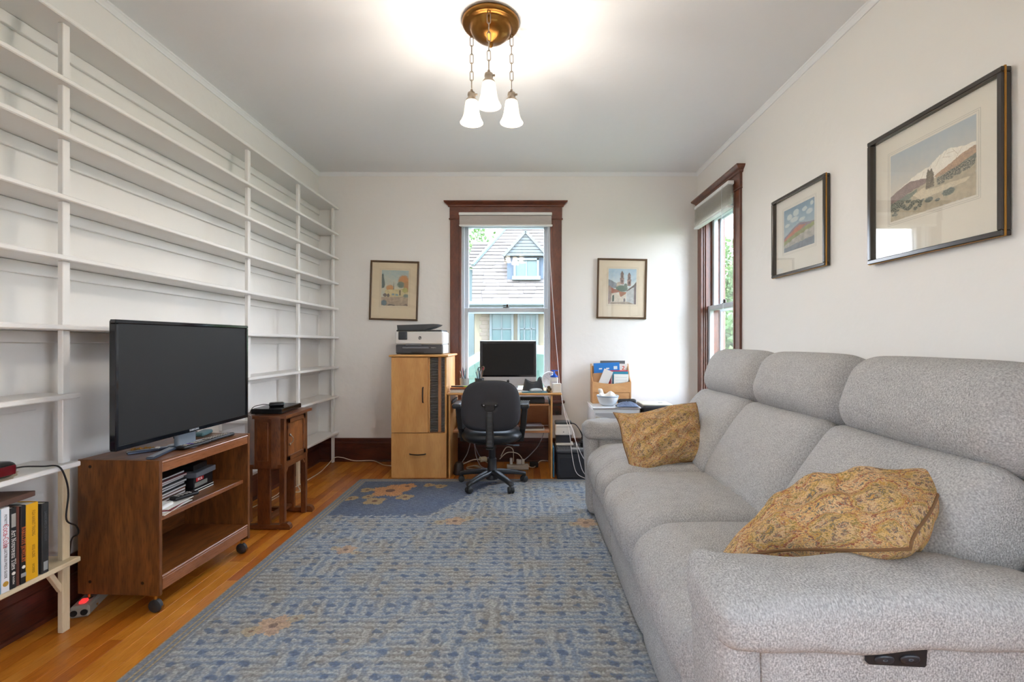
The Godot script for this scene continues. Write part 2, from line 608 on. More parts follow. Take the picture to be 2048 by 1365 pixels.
func kilim_material() -> StandardMaterial3D:
	var w := 512
	var n1 := noise(15, 0.02, 3).get_seamless_image(w, w).get_data()
	var n2 := noise(16, 0.16, 2).get_seamless_image(w, w).get_data()
	var out := PackedByteArray(); out.resize(w * w * 3)
	var ochre := Vector3(204, 168, 118); var gold := Vector3(200, 150, 72); var navy := Vector3(76, 78, 86); var red := Vector3(132, 66, 54); var olive := Vector3(112, 100, 54); var blush := Vector3(206, 176, 144)
	for y in w:
		for x in w:
			var i := y * w + x
			var a := n1[i] / 255.0
			var b := n2[i] / 255.0
			var u := (x + (b - 0.5) * 13.0 + (a - 0.5) * 34.0) / 128.0
			var v := (y + (a - 0.5) * 40.0) / 128.0
			var odd := posmod(int(floor(v)), 2) * 0.5
			var cu := fposmod(u + odd, 1.0) - 0.5
			var cv := fposmod(v, 1.0) - 0.5
			var oct := maxf(maxf(absf(cu), absf(cv)), (absf(cu) + absf(cv)) * 0.72)
			var ang := atan2(cv, cu)
			var c := ochre.lerp(blush, clampf((a - 0.35) * 1.6, 0.0, 1.0)).lerp(gold, clampf((0.55 - a) * 1.4, 0.0, 0.8))
			if absf(oct - 0.44) < 0.014: c = red
			elif absf(oct - 0.40) < 0.016: c = gold * 0.9
			elif absf(oct - 0.34) < 0.012: c = olive
			# rosettes round the middle
			var ra := fposmod(ang / TAU * 6.0, 1.0) - 0.5
			var rr := sqrt(cu * cu + cv * cv)
			var px := ra * rr * TAU / 6.0
			var py := rr - 0.22
			var pr := sqrt(px * px + py * py)
			if pr < 0.018: c = red
			elif absf(pr - 0.042) < 0.010: c = navy
			elif pr < 0.065 and sin(atan2(py, px) * 7.0) > 0.35: c = navy.lerp(red, 0.4)
			if rr < 0.035: c = gold
			elif absf(rr - 0.058) < 0.012: c = navy
			elif rr < 0.1 and sin(ang * 8.0) > 0.2: c = olive
			# small hooks between
			if oct > 0.45:
				var hk := sin(u * 58.0) * sin(v * 52.0)
				if hk > 0.55: c = navy
				elif hk < -0.6: c = red.lerp(ochre, 0.3)
			elif b > 0.66: c = c.lerp(navy, 0.45)
			elif b < 0.36 and oct < 0.4: c = c.lerp(red if a > 0.5 else olive, 0.5)
			var fine := sin(u * 40.0 + 3.0 * sin(v * 19.0)) * sin(v * 36.0 + 2.0 * sin(u * 23.0))
			if fine > 0.74: c = c.lerp(navy, 0.55)
			elif fine < -0.78: c = c.lerp(blush, 0.7)
			c = c.lerp(ochre, 0.26) * (0.86 + 0.28 * b)
			out[i * 3] = clampi(int(c.x), 0, 255)
			out[i * 3 + 1] = clampi(int(c.y), 0, 255)
			out[i * 3 + 2] = clampi(int(c.z), 0, 255)
	var m := StandardMaterial3D.new()
	m.albedo_texture = tex(Image.create_from_data(w, w, false, Image.FORMAT_RGB8, out))
	m.roughness = 0.9
	m.metallic_specular = 0.2
	m.uv1_scale = Vector3(1.0, 1.0, 1)
	return m

# a small painter for the framed prints
class Paint:
	var w: int
	var h: int
	var im: Image
	var nz: PackedByteArray
	var nf: PackedByteArray
	func _init(w_: int, h_: int, c: Color, s: int):
		w = w_; h = h_
		im = Image.create(w, h, false, Image.FORMAT_RGB8)
		im.fill(c)
		var f := FastNoiseLite.new(); f.seed = s; f.frequency = 0.03
		nz = f.get_image(w, h).get_data()
		f.frequency = 0.16
		nf = f.get_image(w, h).get_data()
	func sky(y1: float, a: Color, b: Color, k := 0.25) -> void:
		for y in range(0, int(y1 * h)):
			for x in w:
				var q := nz[y * w + x] / 255.0 - 0.5
				im.set_pixel(x, y, a.lerp(b, clampf(y / (y1 * h) + q * k, 0, 1)))
	func wash(y0: float, y1: float, a: Color, b: Color, k := 0.5, x0 := 0.0, x1 := 1.0) -> void:
		for y in range(int(y0 * h), mini(h, int(y1 * h))):
			for x in range(int(x0 * w), mini(w, int(x1 * w))):
				var q := nz[y * w + x] / 255.0
				im.set_pixel(x, y, a.lerp(b, clampf((q - 0.5) * 2.2 * k + 0.5, 0, 1)))
	func poly(pts: Array, c: Color, rough := 0.012, mottle := 0.25, c2 := Color(0, 0, 0, 0)) -> void:
		var pp := PackedVector2Array()
		var lo := Vector2(1, 1); var hi := Vector2.ZERO
		for i in range(0, pts.size(), 2):
			var p := Vector2(pts[i], pts[i + 1]); pp.append(p); lo = lo.min(p); hi = hi.max(p)
		for y in range(maxi(0, int((lo.y - rough) * h)), mini(h, int((hi.y + rough) * h) + 1)):
			for x in range(maxi(0, int((lo.x - rough) * w)), mini(w, int((hi.x + rough) * w) + 1)):
				var q := nz[y * w + x] / 255.0 - 0.5
				var f := nf[y * w + x] / 255.0 - 0.5
				if Geometry2D.is_point_in_polygon(Vector2((x + 0.5) / w + f * rough * 2.0, (y + 0.5) / h + q * rough * 2.0), pp):
					var cc := c
					if c2.a > 0.0: cc = c.lerp(c2, clampf(0.5 + f * 3.0, 0, 1))
					var g := 1.0 + mottle * 2.0 * (0.6 * f + 0.4 * q)
					im.set_pixel(x, y, Color(cc.r * g, cc.g * g, cc.b * g))
	func blob(cx: float, cy: float, rx: float, ry: float, c: Color, c2: Color, rag := 0.5) -> void:
		for y in range(maxi(0, int((cy - ry * 1.4) * h)), mini(h, int((cy + ry * 1.4) * h) + 1)):
			for x in range(maxi(0, int((cx - rx * 1.4) * w)), mini(w, int((cx + rx * 1.4) * w) + 1)):
				var f := nf[y * w + x] / 255.0 - 0.5
				var dx := ((x + 0.5) / w - cx) / rx; var dy := ((y + 0.5) / h - cy) / ry
				if dx * dx + dy * dy < 1.0 + f * 2.0 * rag:
					im.set_pixel(x, y, c.lerp(c2, clampf(0.5 + f * 3.5, 0, 1)))
	func line(x0: float, y0: float, x1: float, y1: float, c: Color, t := 1) -> void:
		var n := int(maxf(absf(x1 - x0) * w, absf(y1 - y0) * h)) + 1
		for i in n + 1:
			var q := float(i) / n
			im.fill_rect(Rect2i(int(lerpf(x0, x1, q) * w), int(lerpf(y0, y1, q) * h), t, t), c)

func print_material(p: Paint) -> StandardMaterial3D:
	var m := StandardMaterial3D.new()
	m.albedo_texture = tex(p.im)
	m.roughness = 0.8
	return m

func paint_orchard() -> StandardMaterial3D:
	var p := Paint.new(200, 264, col(196, 196, 180), 21)
	p.sky(0.6, col(170, 188, 186), col(210, 202, 178), 0.5)
	p.blob(0.32, 0.5, 0.14, 0.09, col(214, 160, 96), col(190, 128, 70), 0.6)
	p.poly([0.44, 0.55, 0.455, 0.28, 0.475, 0.55], col(90, 98, 90), 0.004)
	p.poly([0.14, 0.56, 0.66, 0.52, 0.92, 0.5, 1, 0.52, 1, 0.74, 0.12, 0.76], col(206, 190, 140), 0.01, 0.2)
	p.blob(0.82, 0.3, 0.2, 0.16, col(220, 156, 84), col(188, 116, 58), 0.7)
	p.blob(0.94, 0.46, 0.12, 0.14, col(206, 150, 84), col(160, 112, 66), 0.7)
	p.blob(0.72, 0.4, 0.13, 0.09, col(88, 106, 92), col(122, 132, 110), 0.7)
	p.blob(0.88, 0.55, 0.1, 0.07, col(196, 184, 100), col(160, 160, 96), 0.6)
	p.poly([0.02, 0.5, 0.0, 0.1, 0.06, 0.07, 0.1, 0.3, 0.14, 0.42, 0.06, 0.52], col(78, 92, 88), 0.03, 0.5)
	p.poly([0.66, 0.56, 0.72, 0.55, 0.73, 0.7, 0.66, 0.7], col(120, 104, 76), 0.004)
	p.poly([0, 0.76, 1, 0.72, 1, 1, 0, 1], col(190, 168, 138), 0.01, 0.25, col(160, 140, 122))
	p.blob(0.14, 0.7, 0.07, 0.05, col(82, 74, 74), col(120, 104, 96), 0.5)
	p.blob(0.26, 0.71, 0.05, 0.05, col(72, 66, 70), col(110, 96, 92), 0.5)
	p.blob(0.44, 0.68, 0.05, 0.03, col(108, 142, 160), col(150, 170, 178), 0.5)
	p.blob(0.58, 0.69, 0.06, 0.03, col(118, 148, 160), col(160, 174, 172), 0.5)
	p.blob(0.92, 0.71, 0.1, 0.05, col(108, 124, 118), col(140, 150, 138), 0.5)
	p.blob(0.11, 0.92, 0.1, 0.08, col(112, 140, 152), col(86, 96, 100), 0.5)
	p.line(0.2, 0.81, 0.66, 0.8, col(120, 84, 84))
	p.poly([0.24, 0.99, 0.3, 0.95, 0.5, 0.97, 0.55, 0.99], col(100, 88, 84), 0.01)
	p.poly([0.8, 0.98, 0.95, 0.93, 1, 0.99], col(116, 100, 90), 0.01)
	return print_material(p)

func paint_towers() -> StandardMaterial3D:
	var p := Paint.new(208, 264, col(196, 206, 208), 33)
	p.sky(0.6, col(164, 188, 204), col(214, 216, 210), 0.5)
	p.poly([0, 0.3, 0.14, 0.34, 0.3, 0.42, 0.4, 0.55, 0, 0.55], col(136, 142, 148), 0.01, 0.2)
	for tw in [[0.485, 0.08], [0.74, 0.12]]:
		var x: float = tw[0]; var y: float = tw[1]
		p.poly([x - 0.02, y, x, y - 0.02, x + 0.02, y, x + 0.065, y + 0.07, x - 0.065, y + 0.07], col(124, 100, 96), 0.006)
		p.poly([x - 0.055, y + 0.07, x + 0.055, y + 0.07, x + 0.055, y + 0.19, x - 0.055, y + 0.19], col(150, 124, 116), 0.006, 0.5)
		p.poly([x - 0.07, y + 0.18, x + 0.07, y + 0.18, x + 0.065, y + 0.36, x - 0.065, y + 0.36], col(158, 126, 116), 0.006, 0.5)
		p.poly([x - 0.02, y + 0.09, x + 0.02, y + 0.09, x + 0.02, y + 0.17, x - 0.02, y + 0.17], col(94, 78, 78), 0.004)
		p.poly([x - 0.02, y + 0.23, x + 0.02, y + 0.23, x + 0.02, y + 0.31, x - 0.02, y + 0.31], col(96, 80, 78), 0.004)
		p.line(x - 0.08, y + 0.19, x + 0.08, y + 0.19, col(90, 72, 70), 2)
	p.poly([0.3, 0.4, 0.4, 0.36, 0.44, 0.46, 0.66, 0.46, 0.66, 0.6, 0.28, 0.56], col(186, 170, 152), 0.01, 0.3)
	p.blob(0.48, 0.56, 0.22, 0.09, col(74, 100, 90), col(112, 130, 110), 0.6)
	p.blob(0.62, 0.48, 0.06, 0.07, col(88, 108, 100), col(130, 140, 124), 0.6)
	p.poly([0.1, 0.7, 0.64, 0.66, 0.66, 1, 0.08, 1], col(204, 194, 178), 0.004, 0.2)
	p.poly([0.06, 0.52, 0.4, 0.62, 0.4, 0.66, 0.12, 0.7], col(164, 106, 88), 0.006, 0.3)
	p.poly([0.38, 0.64, 0.66, 0.66, 0.62, 0.71, 0.44, 0.8, 0.4, 0.72], col(166, 108, 80), 0.006, 0.3)
	p.poly([0, 0.47, 0.1, 0.5, 0.12, 0.72, 0.08, 1, 0, 1], col(158, 130, 116), 0.008, 0.3)
	p.poly([0.15, 0.76, 0.21, 0.74, 0.21, 0.92, 0.15, 0.93], col(78, 92, 84), 0.004)
	p.poly([0.55, 0.86, 0.58, 0.82, 0.61, 0.86, 0.61, 0.93, 0.55, 0.93], col(110, 104, 110), 0.004)
	p.poly([0.66, 0.62, 1, 0.44, 1, 1, 0.68, 1], col(186, 186, 184), 0.004, 0.2)
	p.poly([0.64, 0.62, 0.9, 0.46, 1, 0.36, 1, 0.45, 0.9, 0.52, 0.66, 0.64], col(110, 90, 84), 0.006, 0.3)
	p.poly([0.92, 0.5, 1, 0.45, 1, 1, 0.92, 1], col(120, 106, 106), 0.006, 0.3)
	p.poly([0.08, 0.95, 0.7, 0.93, 0.95, 1, 0.05, 1], col(164, 148, 132), 0.01, 0.3)
	return print_material(p)

func paint_hill() -> StandardMaterial3D:
	var p := Paint.new(256, 224, col(150, 170, 186), 45)
	p.sky(0.62, col(110, 140, 166), col(170, 186, 194), 0.4)
	for b in [[0.2, 0.2, 0.09, 0.07], [0.42, 0.16, 0.1, 0.08], [0.36, 0.3, 0.14, 0.06], [0.7, 0.16, 0.08, 0.05], [0.85, 0.26, 0.1, 0.06], [0.62, 0.36, 0.1, 0.04], [0.12, 0.38, 0.09, 0.04], [0.92, 0.1, 0.05, 0.05]]:
		p.blob(b[0], b[1], b[2], b[3], col(208, 212, 206), col(186, 198, 200), 0.6)
	p.poly([0, 0.66, 0.3, 0.5, 0.55, 0.42, 0.8, 0.48, 1, 0.5, 1, 0.75, 0, 0.8], col(128, 112, 128), 0.015, 0.2)
	p.poly([0, 0.7, 0.35, 0.53, 0.55, 0.47, 0.75, 0.5, 0.6, 0.58, 0.2, 0.72, 0, 0.78], col(176, 100, 74), 0.015, 0.25)
	p.poly([0, 0.74, 0.4, 0.62, 0.7, 0.56, 1, 0.52, 1, 0.64, 0.5, 0.74, 0, 0.84], col(132, 136, 84), 0.015, 0.3)
	p.poly([0, 0.84, 0.4, 0.72, 1, 0.6, 1, 0.95, 0, 1], col(190, 184, 172), 0.02, 0.4, col(150, 146, 146))
	p.poly([0, 0.9, 0.5, 0.86, 1, 0.82, 1, 1, 0, 1], col(112, 124, 138), 0.02, 0.4, col(92, 102, 118))
	return print_material(p)

func paint_mountain() -> StandardMaterial3D:
	var p := Paint.new(400, 300, col(206, 210, 210), 57)
	p.sky(0.62, col(176, 184, 190), col(218, 208, 194))
	p.poly([0.12, 0.55, 0.3, 0.46, 0.42, 0.42, 0.5, 0.4, 0.6, 0.33, 0.68, 0.28, 0.73, 0.27, 0.8, 0.31, 0.9, 0.33, 1, 0.33, 1, 0.5, 0.6, 0.58, 0.2, 0.6], col(242, 234, 220), 0.01, 0.08)
	for q in [[0.44, 0.44, 0.4, 0.55], [0.52, 0.4, 0.5, 0.5], [0.64, 0.31, 0.58, 0.44], [0.7, 0.28, 0.66, 0.36], [0.76, 0.3, 0.82, 0.4], [0.86, 0.33, 0.8, 0.44], [0.7, 0.33, 0.78, 0.34], [0.66, 0.36, 0.74, 0.39]]:
		p.line(q[0], q[1], q[2], q[3], col(176, 150, 124), 1)
	p.poly([0.56, 0.56, 0.7, 0.5, 0.85, 0.42, 1, 0.37, 1, 0.6, 0.6, 0.62], col(184, 152, 124), 0.012, 0.25)
	p.poly([0, 0.62, 0.14, 0.55, 0.26, 0.5, 0.4, 0.53, 0.55, 0.57, 0.5, 0.66, 0, 0.78], col(146, 124, 118), 0.01, 0.25)
	p.poly([0, 0.76, 0.3, 0.64, 0.55, 0.6, 0.8, 0.56, 1, 0.5, 1, 1, 0, 1], col(196, 180, 154), 0.01, 0.2, col(176, 164, 140))
	p.poly([0, 0.75, 0.2, 0.68, 0.36, 0.64, 0.34, 0.72, 0, 0.82], col(124, 132, 118), 0.012, 0.3)
	p.poly([0.6, 0.61, 0.84, 0.54, 1, 0.48, 1, 0.54, 0.7, 0.62], col(112, 116, 104), 0.012, 0.4)
	var r := RandomNumberGenerator.new(); r.seed = 8
	for k in 34:
		var x := r.randf_range(0.02, 0.42); var y := lerpf(0.74, 0.92, r.randf()) 
		p.blob(x, y, r.randf_range(0.02, 0.045), r.randf_range(0.018, 0.035), col(70, 78, 72), col(166, 164, 148), 0.8)
	for k in 40:
		var x := r.randf_range(0.58, 0.99)
		p.blob(x, 0.66 - (x - 0.58) * 0.24 + r.randf_range(-0.04, 0.05), r.randf_range(0.015, 0.04), r.randf_range(0.015, 0.03), col(72, 76, 70), col(176, 166, 148), 0.8)
	for q in [[0.5, 0.86, 0.05], [0.72, 0.84, 0.07], [0.6, 0.9, 0.03]]:
		p.blob(q[0], q[1], q[2], q[2] * 0.7, col(84, 94, 90), col(128, 132, 120), 0.5)
	p.poly([0.46, 0.7, 0.47, 0.5, 0.49, 0.42, 0.51, 0.47, 0.53, 0.43, 0.555, 0.52, 0.56, 0.7], col(120, 108, 92), 0.008, 0.5)
	p.poly([0.3, 0.72, 0.45, 0.66, 0.46, 0.71, 0.56, 0.72, 0.95, 0.74, 0.9, 0.79, 0.4, 0.82], col(214, 200, 174), 0.01, 0.12)
	return print_material(p)

# ------------------------------------------------------------------ entry
func _ready() -> void:
	rng.seed = 7
	var cam := Camera3D.new()
	cam.name = "camera"
	cam.projection = Camera3D.PROJECTION_FRUSTUM
	cam.near = 0.05
	cam.far = 200.0
	cam.size = 2.0 * 682.5 / 960.0 * cam.near
	cam.frustum_offset = Vector2(-31.0 / 960.0, -1.5 / 960.0) * cam.near
	cam.position = Vector3(0, 1.19, 0)
	add_child(cam)
	var env := Environment.new()
	env.background_mode = Environment.BG_SKY
	var sky := Sky.new()
	var sm := ProceduralSkyMaterial.new()
	sm.sky_top_color = Color(0.80, 0.87, 0.96)
	sm.sky_horizon_color = Color(0.98, 0.985, 1.0)
	sm.ground_bottom_color = Color(0.45, 0.45, 0.42)
	sm.ground_horizon_color = Color(0.75, 0.76, 0.74)
	sky.sky_material = sm
	env.sky = sky
	env.background_energy_multiplier = 6.0
	env.tonemap_mode = Environment.TONE_MAPPER_LINEAR
	env.tonemap_exposure = 3.55
	env.sdfgi_enabled = true
	env.ssao_enabled = true
	env.ssil_enabled = true
	var we := WorldEnvironment.new()
	we.name = "world"
	we.environment = env
	add_child(we)
	var sun := DirectionalLight3D.new()
	sun.name = "sun"
	sun.light_energy = 0.8
	sun.light_color = Color(1.0, 0.96, 0.9)
	sun.light_angular_distance = 3.0
	sun.shadow_enabled = true
	add_child(sun)
	sun.look_at_from_position(Vector3.ZERO, Vector3(0.35, -0.85, -0.55), Vector3.UP)
	make_materials()
	build_shell()
	build_outside()
	build_left()
	build_desk()
	build_corner()
	build_sofa()
	build_walls_and_lamp()

func make_materials() -> void:
	M.wall = bumpy(mat(col(235, 232, 228), 0.75, 0.0, 0.3).duplicate(), 3, 0.03, 0.35, 0.9)
	M.ceiling = bumpy(mat(col(236, 237, 238), 0.85, 0.0, 0.2).duplicate(), 4, 0.03, 0.3, 1.1)
	M.white = mat(col(232, 230, 227), 0.42)
	M.rawpine = wood(90, col(206, 186, 152), col(232, 216, 184), 0.6, 0.5, 0.0, 0.1)
	M.trim = wood(10, col(72, 35, 23), col(134, 70, 43), 0.32, 0.5, 0.0, 0.4, 0.4)
	M.base = wood(12, col(54, 25, 18), col(104, 49, 31), 0.35, 0.6, 0.0, 0.4, 0.3)
	M.cart = wood(20, col(80, 44, 18), col(146, 90, 44), 0.38, 0.62, 4.0, 0.5)
	M.cart_edge = wood(22, col(112, 66, 38), col(160, 102, 64), 0.25, 0.5, 0.0, 0.3, 0.6)
	M.oak = wood(24, col(62, 30, 14), col(136, 78, 38), 0.35, 0.4, 0.0, 0.5, 0.4)
	M.honey = wood(28, col(194, 138, 76), col(222, 172, 108), 0.4, 0.7, 2.0, 0.2)
	M.honey2 = wood(29, col(176, 118, 76), col(206, 152, 106), 0.45, 0.7, 0.0, 0.15)
	M.planks = []
	for t in [[col(164, 88, 20), col(208, 130, 44)], [col(178, 104, 26), col(222, 148, 56)], [col(150, 76, 16), col(196, 114, 36)], [col(186, 112, 34), col(224, 156, 68)]]:
		M.planks.append(wood(30 + M.planks.size() * 3, t[0], t[1], 0.3, 0.55, 0.0, 0.4, 0.35))
	M.sash = mat(col(186, 192, 198), 0.4)
	M.black = mat(col(20, 20, 22), 0.45)
	M.black_gloss = mat(col(10, 11, 13), 0.08)
	M.dark_plastic = mat(col(42, 44, 47), 0.5)
	M.white_plastic = mat(col(228, 228, 226), 0.35)
	M.grey_plastic = mat(col(150, 152, 154), 0.45)
	M.paper = mat(col(232, 230, 224), 0.8)
	M.cream_cord = mat(col(216, 206, 188), 0.5)
	M.grey_cord = mat(col(178, 176, 182), 0.5)
	M.brass = mat(col(176, 128, 62), 0.3, 1.0)
	M.old_brass = bumpy(mat(col(142, 98, 48), 0.28, 1.0).duplicate(), 61, 0.02, 0.6, 0.4, false)
	M.nickel = mat(col(150, 138, 124), 0.35, 1.0)
	M.steel = mat(col(170, 172, 175), 0.3, 1.0)
	M.glass = pane_mat(0.02)
	M.fabric = heather()
	M.kilim = kilim_material()
	M.rug = rug_material()

# ------------------------------------------------------------------ floor, walls, ceiling, trim
func build_shell() -> void:
	# subfloor and the boards that can be seen beside and beyond the rug
	var fl := struct_mesh("floor", B1(Vector3(LEFT - 0.2, -0.16, BACK - 0.2), Vector3(RIGHT + 0.2, -0.016, REAR + 0.2), 0.0), M.base)
	var board := 0.0572
	var count := int(ceil((RIGHT - LEFT) / board))
	var lengths := [0.55, 0.8, 1.05, 1.4, 0.66, 1.2]
	for i in count:
		var x0 := LEFT + i * board
		var x1 := minf(x0 + board, RIGHT) - 0.0018
		var z_near := -1.2 if x0 < -1.28 else -3.9
		var z := z_near + 0.0
		z = -0.9 - rng.randf() * 0.5 if x0 < -1.28 else -3.9
		while z > BACK + 0.001:
			var l: float = lengths[rng.randi() % lengths.size()]
			var z1 := maxf(z - l, BACK)
			if z1 - BACK < 0.25: z1 = BACK
			part(fl, "plank", B1(Vector3(x0, -0.017, z1 + 0.0008), Vector3(x1, 0.0, z), 0.0003, 2), M.planks[rng.randi() % 4])
			z = z1
	# the boards under the rug and the sofa, as one piece
	var rest := MB.new()
	rest.span(Vector3(-1.28, -0.017, -3.9), Vector3(RIGHT, -0.001, REAR), 0.0, 2)
	rest.span(Vector3(LEFT, -0.017, -0.9), Vector3(-1.28, -0.001, REAR), 0.0, 2)
	var hidden := part(fl, "covered_planks", rest, M.planks[1])
	hidden.set_meta("kind", "stuff")

	struct_mesh("ceiling", B1(Vector3(LEFT - 0.2, CEIL, BACK - 0.2), Vector3(RIGHT + 0.2, CEIL + 0.2, REAR + 0.2), 0.0), M.ceiling)
	var wl := MB.new()
	pierced(wl, BACK - 0.2, REAR + 0.2, [[0.05, 1.1]], LEFT - 0.2, LEFT, 0)
	struct_mesh("wall_left", wl, M.wall)
	var wb := MB.new()
	pierced(wb, LEFT, RIGHT, [[-0.655, 0.23]], BACK - 0.2, BACK, 2)
	struct_mesh("wall_back", wb, M.wall)
	var wr := MB.new()
	pierced(wr, BACK - 0.2, REAR + 0.2, [[-4.57, -3.85], [0.05, 1.1]], RIGHT, RIGHT + 0.2, 0)
	struct_mesh("wall_right", wr, M.wall)
	var wq := MB.new()
	pierced(wq, LEFT, RIGHT, [], REAR, REAR + 0.2, 2)
	struct_mesh("wall_rear", wq, M.wall)

	make_window("window_1", Vector3(-0.2125, 0, BACK), 0.0, 0.885, true)
	make_window("window_2", Vector3(RIGHT, 0, -4.21), -PI / 2, 0.72, true)
	make_window("window_3", Vector3(RIGHT, 0, 0.575), -PI / 2, 1.05, false)
	make_window("window_4", Vector3(LEFT, 0, 0.575), PI / 2, 1.05, false)

	# thin moulding under the ceiling
	var tr := 1
	for s in [[Vector3(LEFT, 0, BACK), Vector3(RIGHT, 0, BACK), Vector3(0, 0, 1)], [Vector3(LEFT, 0, REAR), Vector3(LEFT, 0, BACK), Vector3(1, 0, 0)], [Vector3(RIGHT, 0, BACK), Vector3(RIGHT, 0, REAR), Vector3(-1, 0, 0)]]:
		var mb := MB.new()
		run_profile(mb, s[0], s[1], s[2], [Vector2(0, CEIL - 0.034), Vector2(0.006, CEIL - 0.034), Vector2(0.009, CEIL - 0.026), Vector2(0.02, CEIL - 0.012), Vector2(0.026, CEIL - 0.008), Vector2(0.026, CEIL)])
		struct_mesh("trim_%d" % tr, mb, M.ceiling)
		tr += 1
	var prof := [Vector2(0, 0.228), Vector2(0.008, 0.228), Vector2(0.012, 0.222), Vector2(0.012, 0.196), Vector2(0.022, 0.19), Vector2(0.024, 0.184), Vector2(0.022, 0.178), Vector2(0.015, 0.176), Vector2(0.015, 0.142), Vector2(0.02, 0.138), Vector2(0.02, 0.018), Vector2(0.03, 0.015), Vector2(0.034, 0.006), Vector2(0.034, 0)]
	for s in [["left", Vector3(LEFT, 0, REAR), Vector3(LEFT, 0, BACK), Vector3(1, 0, 0)], ["back", Vector3(LEFT, 0, BACK), Vector3(RIGHT, 0, BACK), Vector3(0, 0, 1)], ["right", Vector3(RIGHT, 0, BACK), Vector3(RIGHT, 0, REAR), Vector3(-1, 0, 0)]]:
		var mb := MB.new()
		run_profile(mb, s[1], s[2], s[3], prof)
		struct_mesh("baseboard_" + s[0], mb, M.base)

func run_profile(mb: MB, a: Vector3, b: Vector3, out: Vector3, prof: Array) -> void:
	var along := (b - a).normalized()
	var len := (b - a).length()
	var arc := 0.0
	for i in prof.size() - 1:
		var p: Vector2 = prof[i]; var q: Vector2 = prof[i + 1]
		var d := q - p
		var nn := (out * -d.y + Vector3.UP * d.x)
		if nn.length() < 1e-6: continue
		nn = nn.normalized()
		var A := a + out * p.x + Vector3(0, p.y, 0); var D := a + out * q.x + Vector3(0, q.y, 0)
		var B := A + along * len; var C := D + along * len
		var e := arc + d.length()
		mb.tri(A, B, C, nn, nn, nn, Vector2(0, arc), Vector2(len, arc), Vector2(len, e))
		mb.tri(A, C, D, nn, nn, nn, Vector2(0, arc), Vector2(len, e), Vector2(0, e))
		arc = e

func pierced(mb: MB, a: float, b: float, holes: Array, t0: float, t1: float, axis: int) -> void:
	# a wall with window holes; axis is the direction it is thick in
	var rects := []
	var from := a
	for o in holes:
		rects.append_array([[from, o[0], -0.16, CEIL], [o[0], o[1], -0.16, 0.60], [o[0], o[1], 2.382, CEIL]])
		from = o[1]
	rects.append([from, b, -0.16, CEIL])
	for r in rects:
		if axis == 2: mb.span(Vector3(r[0], r[2], t0), Vector3(r[1], r[3], t1), 0.0)
		else: mb.span(Vector3(t0, r[2], r[0]), Vector3(t1, r[3], r[1]), 0.0)

